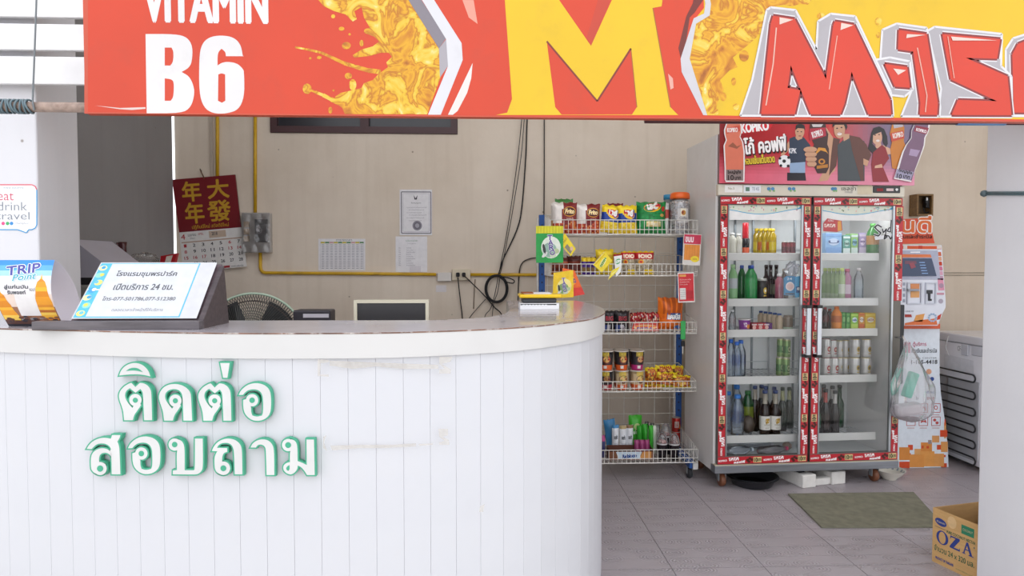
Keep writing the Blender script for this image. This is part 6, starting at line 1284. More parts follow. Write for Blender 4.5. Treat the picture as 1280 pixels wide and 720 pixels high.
# fifth shelf
bottle('soda', 911.5, 489, 13, 4, .22, ('bcd2e6', '2f7fd8', '3a6ac8', 'c9d8e6'), 'large water bottle against the left frame', 'large water bottles', mat='pet')
bottle('soda', 923, 493, 16, 4, .13, ('bcd2e6', '2f7fd8', '4a74c8', 'c9d8e6'), 'large water bottle nearest the pane', 'large water bottles', mat='pet')
bottle('soda', 922, 481, 15, 4, .30, ('bcd2e6', '2f7fd8', '3a6ac8', 'c9d8e6'), 'large water bottle behind the nearest one', 'large water bottles', mat='pet')
bottle('soda', 936, 488, 15, 4, .24, ('1a5a2c', '2a6a34', '8a9a3a', '184a24'), 'dark green soda bottle behind the brown bag', GD)
for i, (x, y, dp, lb) in enumerate(((957.5, 487.5, .12, 'e0ddd4'), (970.5, 487.5, .12, 'e0ddd4'), (945, 482, .23, '2a1c1a'), (953, 481, .30, '3a2a22'), (958.5, 482.5, .21, '3a2a22'), (969, 483.5, .22, '3a2a22'), (979.5, 484, .22, '24342a'), (988, 484, .28, '24342a'))):
    rt = bottle('beer', x, y, 12.5 if i < 2 else 10.5, 4, dp, ('221416' if i < 6 else '16241c', '3a4a7a' if i < 6 else '2a3a2a', lb, '1c1214' if i < 6 else '14201a'), 'dark beer bottle %s' % ['with a white label, nearer the water bottles', 'with a white label, nearer the door frame', 'behind the brown bag', 'at the very back left', 'just behind the first labelled bottle', 'just behind the second labelled bottle', 'greenish, near the frame', 'greenish, in the rear corner by the frame'][i], 'beer bottles in the left bay', lab='b8b0a0' if i < 6 else 'b0b080')
    if i < 2:
        q = at_f(x, dp, SH[4]); hh = ftop(y, dp, x) - SH[4]; rr = fw(x - 6.5, x + 6.5, dp) / 2; m = MB(warp=lambda u, v, l: q + RF @ Vector(((rr + .0015 + l) * math.sin(u), -(rr + .0015 + l) * math.cos(u), v)))
        m.rect(-1.1, hh * .14, 1.1, hh * .44, 'e2dfd8', 0, 8); m.ell(.05, hh * .34, .42, hh * .055, 'c09a3a', 1, 14); m.ell(.3, hh * .37, .16, hh * .03, 'a8822a', 2, 10); m.ell(-.15, hh * .3, .12, hh * .04, 'a8822a', 2, 10); m.text('SINGHA', -.5, hh * .235, .55, hh * .265, '6a5a2a', 1); m.text('BEER', -.3, hh * .17, .35, hh * .195, '9a948a', 1); m.build('label', 'print', rt)
c = at_f(937, .15, SH[4] + .06); crumple(c, (.036, .032, .048), 31, '4a4038', 20, 12, .18).build('brown_bag', 'clearbag' if False else 'satin', label='small tied brown bag among the beer bottles', cat='bag')
# items lying on the fridge floor
zl = .166
def lying(px_, dep, r, L_, col, capc, label, yawdeg=0, mat='pet'):
    p = at_f(px_, dep, zl + r); ax = (Matrix.Rotation(math.radians(yawdeg), 3, 'Z') @ E1); rt = root('lying_bottle', p - Vector((0, 0, r)), label=label, cat='bottle', group='bottles lying on the fridge floor')
    m = MB(); m.lathe(p, [(r * .7, -L_ / 2), (r, -L_ / 2 + .01), (r, L_ * .2), (r * .4, L_ * .42), (r * .38, L_ * .46)], 16, col, axis=ax); m.build('bottle_body', mat, rt)
    m = MB(); m.lathe(p, [(r * .46, L_ * .455), (r * .46, L_ * .53), (r * .3, L_ * .54)], 14, capc, axis=ax); m.build('cap', 'plastic', rt)
lying(926, .13, .028, .17, 'b9c4d0', 'd0d8e0', 'clear bottle lying below the large water bottles', 8)
lying(946, .26, .028, .2, 'c4c4cc', 'd8d8e0', 'clear bottle lying crosswise on the fridge floor', -12)
lying(968, .13, .026, .2, 'c9bcc0', 'e0306a', 'clear bottle with a pink cap lying on the fridge floor', 12)
c = at_f(986, .17, zl + .035); crumple(c, (.026, .022, .026), 33, '8a7060', 16, 10, .15).build('brown_parcel', 'satin', label='small brown parcel beside the pink-capped lying bottle', cat='parcel')
# ---- right bay
GR_ = 'bottles in the right bay'
def carton(px0, px1, py, row, dep, cols, label, txt=None, dd_=.06, group='cartons in the right bay', name='drink_carton'):
    z = SH[row]; xm = (px0 + px1) / 2; p = at_f(xm, dep, z); w_ = fw(px0, px1, dep) * .96; h = ftop(py, dep, xm) - z; m = MB(); m.box(p + Vector((0, 0, h / 2)) + E2 * dd_ / 2, (w_, dd_, h), cols[0], RF, .002)
    PL = FP(dep - .0006); m.P = PL; s_ = PL.px(xm, 400)[0]; m.rect(s_ - w_ * .47, z + h * .08, s_ + w_ * .47, z + h * .36, cols[1], 1); m.ell(s_, z + h * .6, w_ * .34, h * .16, cols[2], 1, 12); m.rect(s_ - w_ * .47, z + h * .84, s_ + w_ * .47, z + h * .94, cols[1], 1)
    if txt: m.text(txt, s_ - w_ * .32, z + h * .54, s_ + w_ * .32, z + h * .66, cols[3], 2, bold=.0008)
    return m.build(name, 'print', label=label, cat='carton', group=group)
carton(1030, 1051, 291, 0, D1, ('8ab0d8', '7aa0d0', 'c0d0e8', '4a5a8a'), 'wide pale blue pack on the top shelf of the right bay', 'U')
carton(1052, 1061.5, 294, 0, D1, ('5a9a8a', 'd0dcd8', 'a8c8c0', '2a5a4a'), 'green and white pack next to the wide blue pack', 'Dutch')
carton(1062, 1071, 292, 0, D1 + .01, ('8ab86a', 'c8d8d0', '7aa8c0', '2a5a4a'), 'green and blue pack, third on the top right shelf', 'Mill')
carton(1072, 1081, 291, 0, D1 + .02, ('a090b8', 'c8b8d0', 'd8c8e0', '5a3a7a'), 'lilac pack beside the leafy green bottle', 'soy')
bottle('soda', 1089, 279.5, 14, 0, D1, ('3f8a3a', '4a9a3a', 'b8844a', '3f7a34'), 'leafy green juice bottle on the top right shelf', GR_)
for i in range(5): bottle('milk', 1030.5 + i * 5.3, 335, 7.5, 1, .27 - .036 * i, ('a8c088', 'c0d070', '9ab878' if i != 4 else 'd8e0cc', 'b0c498'), 'pale green tea bottle in the right bay, %s in the row' % ['first', 'second', 'third', 'fourth', 'fifth'][i], 'pale green tea bottles')
bottle('milk', 1058, 336, 9.5, 1, D1, ('b87a98', 'b04a6a', 'd8c0d0', 'b06a8a'), 'pink tea bottle beside the pale green ones', GR_)
bottle('soda', 1072.5, 335, 11, 1, D1, ('b8b0b0', 'c0b8b8', 'c8d8e0', '8aa8c0'), 'clear bottle with a blue base on the second right shelf', GR_, mat='pet')
bottle('soda', 1031, 384, 8, 2, D1 + .02, ('2a1416', '8a1a20', '5a1a1e', '1e1012'), 'dark cola bottle nearest the door post', GR_)
bottle('soda', 1037, 386, 8, 2, D1 + .10, ('2a1416', '8a1a20', '5a1a1e', '1e1012'), 'dark cola bottle behind the orange juice', GR_)
bottle('soda', 1045.5, 383, 12, 2, D1, ('d87a1a', 'd8701a', 'b05a18', 'd8801e'), 'orange juice bottle on the third right shelf', GR_, mat='plastic')
carton(1052.5, 1057.5, 390.5, 2, D1 + .02, ('4a9a4a', '6ab05a', '8ac07a', '2a5a2a'), 'slim green carton just beside the orange juice'); carton(1058, 1063, 391, 2, D1 + .01, ('4a9a4a', '6ab05a', '8ac07a', '2a5a2a'), 'slim green carton second from the orange juice')
carton(1063.5, 1073, 391.5, 2, D1, ('8ac03a', 'b8d85a', 'd8e4e8', '3a5a8a'), 'lime green carton with a pale oval', 'milk'); carton(1073.3, 1081, 391, 2, D1, ('d8922a', 'd86a2a', 'e8e4dc', '8a4a1a'), 'orange carton next to the lime green one', 'OJ'); carton(1081.3, 1095, 391.5, 2, D1, ('e0b82a', 'e8cc4a', 'e8e0c8', 'a84a3a'), 'yellow carton at the right end of the third shelf', 'LACTA')
xs = [1034, 1042, 1049, 1057.5, 1065, 1073.5, 1081.5]
hcan = None
for lay in (0, 1):
    for i, (x, dp) in enumerate(((1032.5, .13), (1043, .125), (1050.5, .19), (1058, .17), (1069, .125), (1074, .20), (1083, .125))):
        if lay == 1 and i == 1: x = 1041; dp = .17
        redc = i < 2
        o, h = can(x, 446.5, 11.6 if dp < .15 else 10.6, 3, dp, ('bcbab8', 'c4c2c0', 'cccac6', '8a4040' if redc else 'c0a850'), '%s beer can, %s layer, %s' % ('white can with a red emblem,' if redc else 'white and gold', ['lower', 'upper'][lay], ['first from the door post', 'second from the door post', 'third, set back', 'fourth, set back', 'front, fifth', 'sixth, set back', 'front, at the right end'][i]), 'beer cans in the right bay', dots=(('9a3038', 'd8c8b0') if redc else ('b8983a', '5a4a2a')))
        if lay: o.location.z += h + .001
for i, (x, y, dp) in enumerate(((1022.5, 484, .13), (1033.5, 486, .125), (1045.5, 488, .12), (1031, 480.5, .25), (1042, 482, .23), (1051, 481, .28))):
    bottle('beer', x, y, 10.5, 4, dp, ('1c1618' if i != 5 else '1a4a2c', '2a2a2c', ['4a6a5a', '3a2a26', '1c1618', '1c1618', '1c1618', '1a4a2c'][i], '181214' if i != 5 else '1a4a2c'), ['dark beer bottle with a green label by the door post', 'dark beer bottle second from the door post', 'dark beer bottle with a white neck band in front', 'dark beer bottle behind the second one', 'dark beer bottle in the rear middle of the right bay', 'green glass bottle in the rear of the right bay'][i], 'beer bottles in the right bay', lab=['b8b05a', 'b0403a', 'c8c4c0', '8a4a40', 'b8b4b0', '1a4a2c'][i])
# ------------------------------------------------------------------ poster and bottle cut-outs over the fridge
PO = FP(-.012); s0, zq0 = PO.px(899, 229); s1, _ = PO.px(1143, 229); zq1 = 2.20
po = MB(PO)
def mixc(a, b, t): return tuple(x + (y - x) * t for x, y in zip(lin(a), lin(b)))
def pcol(u, v):
    t_ = mixc('d8586a', 'e090aa', u); t2 = mixc('8a141a', 'c8242a', min(1, u * 2)) if u < .55 else mixc('cc3a2a', '7a6a84', min(1, (u - .55) / .3))
    k = max(0, min(1, (v - .12) / .35)); return tuple(a + (b - a) * k for a, b in zip(t_, t2))
vz = (PO.px(1000, 148)[1] - zq0)
po.grid(lambda a, b: PO.at(s0 + (s1 - s0) * a, zq0 + (zq1 - zq0) * b, 0), 40, 24, lambda a, b: pcol(a, min(1, b * (zq1 - zq0) / vz)), False)
po.prism([PO.at(s0, zq0, -.003), PO.at(s1, zq0, -.003), PO.at(s1, zq1, -.003), PO.at(s0, zq1, -.003)], E2 * .006, '8a8080')
def C1(p): return [(895 + x / 7.2, 140 + y / 7.2) for x, y in p]
def C2(p): return [(1030 + x / 6.543, 140 + y / 6.543) for x, y in p]
po.px(C1([(215, 100), (510, 55), (508, 120), (480, 160), (215, 198)]), 'd0222c', 2); po.textpx('KOPIKO', 926, 153.5, 960.5, 164, 'f6f2f2', 3, bold=.003, rot=.13)
po.textpx('โก้ คอฟฟี่', 930.5, 171.5, 983.5, 191.5, '2a1416', 3, bold=.006, rot=.11); po.textpx('โก้ คอฟฟี่', 930, 170.5, 982.5, 190, 'f4f0f0', 4, bold=.003, rot=.11)
po.textpx('หอมเข้มเต็มขวด', 930, 194.5, 968, 204.5, '3a1a14', 3, bold=.004, rot=.09); po.textpx('หอมเข้มเต็มขวด', 930, 194, 968, 204, 'e2c43a', 4, bold=.0015, rot=.09)
SK = 'c89878'
po.px(C1([(660, 240), (700, 222), (790, 228), (850, 300), (810, 380), (800, 545), (665, 545), (660, 400)]), '26344a', 2); po.px(C1([(662, 460), (802, 450), (802, 548), (664, 548)]), '8fa8c8', 3); po.px(C1([(640, 546), (802, 546), (810, 618), (640, 618)]), '1c1c26', 3)
po.px(C1([(655, 260), (668, 330), (600, 400), (580, 385), (620, 320)]), SK, 2); po.px(C1([(720, 195), (775, 200), (775, 240), (735, 255), (715, 235)]), SK, 3); po.ellpx(999.5, 164.5, 5.8, 8.2, SK, 4); po.px(C1([(712, 165), (718, 120), (755, 102), (795, 120), (802, 165), (788, 150), (735, 145)]), '1c1416', 5)
for x, y in ((997, 164.5), (1001.5, 164.8)): po.ellpx(x, y, 1.1, .7, '2a1c1a', 5, 8)
po.ellpx(999.6, 170, 2, .7, '8a4a40', 5, 8)
po.textpx('KPK', 986, 185.5, 995.5, 191.5, 'e8e8ee', 4, bold=.001)
po.ellpx(980.4, 201.8, 7.5, 7.8, 'e8e8ea', 4); 
for x, y, r_ in ((980, 201.5, 2.4), (974.8, 198, 1.8), (985.5, 197, 1.9), (976, 207, 1.8), (985, 207.5, 1.9)): po.ellpx(x, y, r_, r_, '1c1c1e', 5, 6)
po.px(C1([(845, 90), (860, 62), (950, 62), (985, 100), (990, 160), (1010, 200), (1000, 290), (1015, 330), (1015, 500), (990, 552), (910, 552), (885, 500), (870, 330), (880, 290), (835, 200), (840, 150)]), '3a1a16', 5); po.px(C1([(850, 85), (865, 62), (950, 62), (970, 100), (945, 135), (870, 135)]), 'cfc8c8', 6); po.px(C1([(836, 190), (842, 150), (985, 140), (990, 215), (840, 260)]), 'b01c34', 6); po.textpx('KOPIKO', 1014.5, 163.5, 1028, 171, 'f0e6e6', 7, bold=.001, rot=.3)
po.px(C1([(890, 380), (920, 320), (980, 325), (1010, 380), (990, 360), (940, 345), (905, 375)]), 'd8922a', 6); po.ellpx(1027, 202, 4.2, 3.6, 'c8801e', 6); po.ellpx(1027, 202, 2.2, 1.9, '3a1a16', 7); po.px(C1([(905, 485), (1005, 470), (1005, 500), (905, 512)]), 'b8761e', 6)
for k in range(4): po.ellpx(1012.5 + k * .6, 187 + k * 6, 8.5 - k * .8, 3.6, SK, 8); po.linepx([(1006 + k, 190 + k * 6), (1018, 190.4 + k * 6)], .0025, '9a6a50', 9)
po.px(C2([(-60, 90), (20, 130), (60, 190), (100, 250), (90, 480), (60, 500), (30, 560), (-50, 570), (20, 440)]), SK, 3)
po.px(C2([(110, 270), (150, 235), (205, 195), (330, 240), (330, 565), (112, 565)]), '3d4347', 5); po.px(C2([(205, 190), (290, 208), (345, 265), (385, 350), (350, 440), (318, 400), (325, 565), (300, 565), (230, 320)]), '5f3426', 6); po.px(C2([(75, 210), (130, 225), (115, 300), (100, 440), (40, 520), (60, 330)]), '5a3224', 4); po.px(C2([(320, 380), (365, 400), (350, 445), (320, 430)]), SK, 7)
po.ellpx(1049, 162, 7, 11, SK, 7); po.px(C2([(65, 130), (72, 80), (120, 68), (175, 75), (190, 120), (180, 150), (160, 105), (90, 105)]), '1a1214', 8); po.px(C2([(150, 180), (205, 180), (205, 215), (160, 240)]), SK, 6)
for x, y in ((1046, 160.5), (1051.5, 159.5)): po.ellpx(x, y, 1.3, .8, '2a1a18', 9, 8)
po.ellpx(1049, 167.5, 3, 2, 'e8dcd8', 9, 10); po.linepx([(1046.2, 166.5), (1052, 166)], .002, '8a3a34', 10)
po.px(C2([(385, 170), (405, 130), (450, 118), (490, 140), (515, 200), (520, 260), (505, 290), (480, 250), (470, 160), (400, 190), (395, 260), (430, 300), (400, 345), (358, 300), (372, 240)]), '1c1214', 6.5); po.px(C2([(420, 240), (460, 240), (470, 290), (420, 300)]), 'd4a488', 5.5); po.ellpx(1096, 171.5, 6.4, 9.5, 'd4a488', 6)
for x, y in ((1093.5, 169), (1098.5, 168.3)): po.ellpx(x, y, 1.2, .7, '2a1a18', 7, 8)
po.ellpx(1097, 176, 2.4, 1.5, 'e8dcd8', 7, 8); po.px(C2([(400, 330), (470, 270), (500, 290), (530, 380), (480, 450), (530, 572), (398, 572), (385, 430)]), '8e1620', 7); po.px(C2([(480, 270), (540, 300), (545, 345), (505, 350)]), 'd4a488', 6); po.px(C2([(415, 440), (470, 425), (478, 455), (412, 460)]), 'd4a488', 8)
po.px(C2([(555, 100), (575, 78), (635, 78), (655, 130), (650, 240), (665, 280), (650, 380), (600, 470), (555, 460), (540, 300), (555, 240), (535, 180)]), 'c87a22', 8); po.px(C2([(560, 90), (580, 78), (635, 78), (645, 120), (570, 135)]), 'b8b4bc', 9); po.px(C2([(540, 175), (645, 150), (655, 215), (548, 245)]), 'c8442a', 9); po.textpx('KOPIKO', 1115.5, 166, 1128.5, 172, 'f2e8e0', 10, bold=.001, rot=.22)
po.build('poster', M('posterprint', 0.3, var=.04, vscale=20), label='red coffee poster with three people and bottles atop the fridge', cat='poster', origin=FX(FW / 2, -.01, zq0))
def cutout(pts, label, body, lab, tagc, texts, dep, rot):
    PL = FP(dep); m = MB(PL); Q = [PL.at(*PL.px(*p)) for p in pts]; m.prism(Q, E2 * .004, 'e8e4e4'); cx = sum(p[0] for p in pts) / len(pts); cy = sum(p[1] for p in pts) / len(pts)
    m.px([(cx + (x - cx) * .88, cy + (y - cy) * .965) for x, y in pts], body, 1)
    for p, c in lab: m.px(p, c, 2)
    for t_, bx, c in texts: m.textpx(t_, *bx, c, 3, bold=.0012, rot=rot)
    return m.build('bottle_cutout', 'posterprint', label=label, cat='cutout', group='bottle cut-outs')
lp = [(913, 143), (924, 143), (925, 150), (927, 157.5), (927.2, 165), (925.5, 171), (929, 177.5), (931, 190), (931, 210), (930.5, 227.5), (907.5, 227.5), (906, 224), (906, 210), (904.5, 182), (907.5, 175), (905.5, 168), (905, 162.5), (907.5, 155), (911, 149)]
cutout(lp, 'peach-coloured bottle cut-out at the left end of the poster', 'd8765e', [([(908, 160), (924.5, 157), (925, 164), (908, 167)], 'c84a3a'), ([(910, 148), (923, 148), (925, 155), (909, 155)], 'c9c0c0'), ([(907.5, 212), (929, 212), (929, 225.5), (907.5, 225.5)], '8a7a78'), ([(910, 183), (916, 178), (921, 183), (927, 181), (921, 186), (914, 184)], '9a5a44')], 0, [('KOPIKO', (909, 160, 922, 165), 'f0e0dc'), ('ใหญ่จุใจ', (909.5, 213, 926, 218), '2a1c1c'), ('10', (910, 219, 917, 225), '2a1c1c'), ('บาท', (918.5, 221, 926, 224.5), '2a1c1c')], -.022, 0.05)
rp = [(1146, 148), (1150, 146), (1161, 148), (1163, 154), (1161, 164), (1157, 172), (1156, 182), (1150, 198), (1144, 212.5), (1139, 227.5), (1117.5, 223.5), (1122, 209), (1124, 202), (1128, 190), (1132.5, 181), (1139, 172.5), (1139.5, 163), (1143, 155)]
cutout(rp, 'purple bottle cut-out tilted at the right end of the poster', '7a5a74', [([(1142, 164), (1145, 157), (1161, 160), (1158, 168)], '8e2038'), ([(1147, 149), (1160, 150), (1161, 156), (1146, 154)], 'b8b4c0'), ([(1121, 211), (1142, 215), (1138, 225), (1118.5, 222)], '9a94b0'), ([(1138, 186), (1150, 188), (1146, 196), (1136, 194)], 'a890b0')], 0, [('KOPIKO', (1145, 161.5, 1158, 165), 'f0e0e4'), ('ใหญ่จุใจ', (1123, 212.5, 1140, 217), '2a1c28'), ('10', (1121, 217.5, 1127, 223), '2a1c28'), ('บาท', (1129, 219.5, 1137, 223), '2a1c28')], -.022, -.2)
# ================================================================== PLASTIC BAG ON THE FRIDGE DOOR
hz = PF0.px(1123, 424); hk = FX(hz[0], -.035, hz[1] + .004)
bgr = root('plastic_bag', hk - Vector((0, 0, .5)), label='knotted clear plastic bag of takeaway food hanging from the right fridge door', cat='bag')
ph = [1.1, 2.3, .4]
def bagf(u, v, s=1.0):
    a = 2 * math.pi * (u % 1.0); z0_, z1_ = PF0.px(1125, 523)[1], PF0.px(1125, 424)[1]; z = z0_ + (z1_ - z0_) * v
    w_ = (.118 * (min(1, v / .10) ** .5) if v < .45 else .118 * max(.06, (1 - (v - .45) / .55) ** .85)) * s; cr_ = 1 + .09 * math.sin(5 * a + ph[0] + 8 * v) + .07 * math.sin(9 * a + ph[1] - 6 * v) + .05 * math.sin(14 * a + ph[2])
    sh_ = .012 * math.sin(3 * v) + .018 * (1 - v); return FX(hz[0] + sh_ + w_ * cr_ * math.cos(a), -.105 + .5 * w_ * cr_ * math.sin(a) + .03 * v, z)
m = MB(); m.grid(lambda u, v: bagf(u, v), 44, 26, 'e6e4ea'); m.build('bag_film', 'film', bgr)
m = MB(); 
for dx in (-.006, .012):
    m.tube([FX(hz[0] + dx, -.06, hz[1] - .06), FX(hz[0] + dx * .4, -.05, hz[1]), FX(hz[0], -.036, hz[1] + .025)], .004, 'e6e4ea', 6)
m.build('bag_handle', 'film', bgr)
m = MB(); p = FX(hz[0] + .02, -.08, PF0.px(1125, 478)[1]); m.box(p, (.05, .04, .15), '63c9ae', RF @ Matrix.Rotation(.33, 3, 'Y'), .008); m.build('teal_box', 'plastic', bgr)
m = MB(); p = FX(hz[0] + .012, -.08, PF0.px(1125, 508)[1]); m.box(p, (.15, .07, .07), 'd6ccd2', RF @ Matrix.Rotation(-.1, 3, 'Y'), .02); m.build('food_pack', 'plastic', bgr)
m = MB(); m.tube([FX(hz[0] - .02, -.001, hz[1] + .012), FX(hz[0], -.034, hz[1] + .012), FX(hz[0] + .02, -.001, hz[1] + .012)], .003, '8a8a8c', 6); m.build('hook', 'metal', fr)

# ================================================================== TOP-UP KIOSK
YK = WZ(1150, 585, 0).y; PK = wallplane(YK)
kx = lambda a, b, Y=YK: W(a, b, Y)
ki = root('payment_kiosk', (kx(1150, 585).x, YK, 0), label='white and orange payment kiosk standing between the fridge and freezer', cat='kiosk')
lpn = [(1112, 585.5), (1185.5, 584), (1185, 560), (1181, 525), (1176, 492), (1174.5, 470), (1174.5, 411), (1112, 411)]
m = MB(); m.prism([kx(*p) for p in lpn], (0, .34, 0), 'e2e6ee'); m.build('cabinet', 'satin', ki)
m = MB(wallplane(YK - .001)); m.px(lpn, 'dfe6ee', 0); rnd = random.Random(2)
for (x0, y0, x1, y1, c) in ((1124, 559, 1137, 575, 'd98a3c'), (1135, 556, 1141, 562.5, 'd2481e'), (1151, 553, 1165, 566, 'd98a3c'), (1152, 557, 1154.5, 560.5, 'd2481e'), (1158, 557.5, 1161, 560.5, 'd2481e'), (1137, 568, 1155, 584, 'dc9244'), (1150, 564, 1168, 583, 'e09a4c'), (1149, 571, 1157.5, 579.5, 'd2481e'), (1161, 573.5, 1168, 579.5, 'a07a5a'), (1165, 544.5, 1174, 553, 'd99a5c'), (1166, 545.5, 1168, 548, '8a6a50'), (1160, 550, 1164.5, 555, '9a8a86'), (1175, 537.5, 1184, 546, 'd2481e'), (1180, 528, 1182.5, 548, 'dca060'), (1180.5, 524, 1182, 532, 'd2481e'), (1176, 552, 1184.5, 565, 'dc9a54'), (1171, 556, 1177, 562, 'd2481e'), (1168, 567, 1180, 583, 'dc9a54'), (1171, 575, 1179, 582.5, 'd2481e'), (1179, 568.5, 1182, 571.5, 'd2481e'), (1176, 579, 1183.5, 584, 'd2481e'), (1124, 577, 1137, 585, 'd2481e'), (1134, 566.5, 1138.5, 571, 'd2481e'), (1128, 571, 1131, 574.5, 'd2481e'), (1143, 561, 1151, 568, 'dca060')):
    m.px([(x0, y1), (x1, y1), (x1, y0), (x0, y0)], c, 1 + rnd.random() * 2)
m.textpx('ตู้บริการ', 1141, 427, 1158, 434, 'b84a6a', 2, bold=.0006); m.textpx('เติมเงินและชำระบิล', 1139, 435, 1171, 441, '3a3e48', 2, bold=.0006); m.textpx('CALL CENTER', 1140, 446.5, 1171, 448.5, '50545c', 2); m.textpx('1-105-4418', 1139, 449.8, 1171.5, 455, '2e3036', 2, bold=.001)
m.px([(1130, 428), (1138, 428), (1138, 441), (1130, 441)], 'c0607a', 1)
m.ellpx(1161, 464.5, 3.4, 3.4, 'd8a080', 2); m.ellpx(1159, 473.7, 2.6, 2.6, '2a4a90', 2); m.ellpx(1165, 473.7, 2.6, 2.6, '2a4a90', 2); m.textpx('AIS', 1160, 480.5, 1167, 483.5, '6aa04a', 2, bold=.0006); m.textpx('dtac', 1158, 488, 1168, 491.5, '3a5a9a', 2, bold=.0004); m.textpx('true', 1158.5, 496, 1168, 499.5, 'b02a30', 2, bold=.0008); m.textpx('b', 1145, 495.5, 1148, 499.5, '3a3a3a', 2)
for r_ in range(2):
    for c_ in range(3):
        x, y = 1133 + c_ * 15.6, 504.5 + r_ * 16.5; a = PK.px(x, y + 11); b = PK.px(x + 11, y); m.frame(a[0], a[1], b[0], b[1], .004, 'b84440', 2); m.linepx([(x + 1, y + 14), (x + 10, y + 14)], .004, 'c08a88', 2)
        k = r_ * 3 + c_
        if k == 1: m.px([(x + 2, y + 4), (x + 8, y + 3.5), (x + 9, y + 9), (x + 7, y + 9), (x + 6.5, y + 6), (x + 2, y + 6)], 'b84440', 3)
        elif k == 2: m.ellpx(x + 5.5, y + 5, 2.4, 2.8, 'b84440', 3); m.ellpx(x + 5.5, y + 5, 1.4, 1.8, 'dfe6ee', 4)
        elif k == 3: m.px([(x + 2, y + 3.5), (x + 9, y + 3.5), (x + 9, y + 5.2), (x + 2, y + 5.2)], 'b84440', 3)
        elif k == 4: m.px([(x + 2, y + 8), (x + 3, y + 3.5), (x + 5, y + 5), (x + 6.5, y + 5), (x + 8.5, y + 3.5), (x + 9.5, y + 8), (x + 7, y + 6.5), (x + 4.5, y + 6.5)], 'b84440', 3)
        else: m.ellpx(x + 4, y + 4, 2, 1.8, 'b84440', 3); m.ellpx(x + 7, y + 7.5, 2, 1.8, 'b84440', 3)
m.build('cabinet_print', 'print', ki)
m = MB(); a = kx(1112, 411, YK - .01); b = kx(1175, 405, YK - .01); m.box2((a.x, YK - .012, a.z), (b.x, YK + .3, b.z), 'd8603a'); m.build('collar', 'satin', ki)
m = MB(); a = kx(1118, 480, YK - .16); b = kx(1131, 381, YK - .16); m.box2((a.x, YK - .16, a.z), (b.x, YK - .005, b.z), '1e2026', .004); m.build('side_shield', 'plastic', ki)
# upper machine, standing proud of the cabinet
YM = YK - .07; PM = wallplane(YM)
body = [(1105, 407), (1172, 407), (1178.5, 391), (1182, 384), (1182, 376), (1177, 306.5), (1105, 306)]
m = MB(); m.prism([kx(*p, YM) for p in body], (0, .30, 0), 'dde0ea'); m.build('machine_body', 'satin', ki)
m = MB(wallplane(YM - .001)); m.px([(1106, 307), (1176, 307.5), (1176.5, 311.5), (1106, 311)], 'd2582e', 1); 
for x in (1129, 1148, 1171): m.px([(x, 307), (x + 5, 307), (x + 5, 311), (x, 311)], ['b8a08a', 'd8cfc8', 'c23a1e'][int(x) % 3], 2)
m.px([(1106, 313), (1172, 313), (1175, 349.5), (1106, 349.5)], 'aeb2c6', 1); m.px([(1106, 317.5), (1163, 318), (1164.5, 321.8), (1106, 321.8)], 'dc7a4a', 2); m.px([(1138, 314.6), (1150, 314.4), (1150, 316), (1138, 316)], 'f0f0f4', 2)
for i, c in enumerate(('c8603a', 'd8a080', 'c23a1e', 'c87090', 'd8a0b8', 'b890a8')): m.px([(1172.5 + i * .5, 315 + i * 6), (1176.3 + i * .5, 315 + i * 6), (1176.8 + i * .5, 320 + i * 6), (1173 + i * .5, 320 + i * 6)], c, 1)
m.px([(1172, 348), (1179, 348), (1180.5, 363), (1173, 363)], 'd890a8', 1); m.ellpx(1176.5, 357, 3, 3, 'a88aa0', 2); m.ellpx(1176, 376.5, 3, 3, 'a8a0b0', 1); m.px([(1171, 366), (1180, 366), (1180, 368.5), (1171, 368.5)], 'c890a0', 2)
m.textpx('LINE ID', 1132, 388, 1142, 390, '6a6e78', 1); m.px([(1131, 393), (1139, 393), (1140, 396.5), (1131, 396.5)], 'a8342a', 1); m.px([(1145, 394), (1156, 392), (1153, 402), (1142, 402)], 'dc9a54', 1); m.px([(1150, 400), (1170, 398), (1172, 406), (1131, 406.5), (1131, 404)], 'd8703c', 1); m.px([(1172, 395), (1177, 392), (1175, 399), (1171, 400)], 'c23a1e', 1)
for k in range(10): a_ = k * .628; m.ellpx(1165.5 + 4.5 * math.cos(a_), 397 + 4.5 * math.sin(a_), 1.5, 1.3, '9ab0cc', 2, 8)
for i in range(4): m.px([(1128.5, 353 + i * 7), (1131.5, 353 + i * 7), (1131.5, 357 + i * 7), (1128.5, 357 + i * 7)], '9aa0b0', 1)
m.build('machine_print', 'print', ki)
m = MB(); q = [kx(1106, 345.5, YM), kx(1170, 345, YM), kx(1164, 323, YM), kx(1106, 322.5, YM)]; m.prism([p + Vector((0, -.006, 0)) for p in q], (0, .006, 0), '20304e'); m.P = wallplane(YM - .0068); m.px([(1131, 326), (1145, 326), (1146, 330), (1131, 330)], '5a2a40', 1); m.px([(1136, 329), (1142, 328), (1145, 334), (1139, 336)], '7a2a3a', 2); 
for i in range(5): m.px([(1149 + i * .8, 327.5 + i * 3.4), (1156 + i, 327.5 + i * 3.4), (1156 + i, 328.6 + i * 3.4), (1149 + i * .8, 328.6 + i * 3.4)], '6a8ab8', 1)
m.build('screen', M('lcd', .15, var=.02, emit=.15), ki)
for (x0, x1) in ((1133, 1152), (1155.8, 1170)):
    a = kx(x0, 380, YM); b = kx(x1, 353, YM); m = MB(); ring(m, a.x, b.x, YM - .008, YM, a.z, b.z, .007, 'c4c8d4'); m.build('slot_bezel', 'plastic', ki)
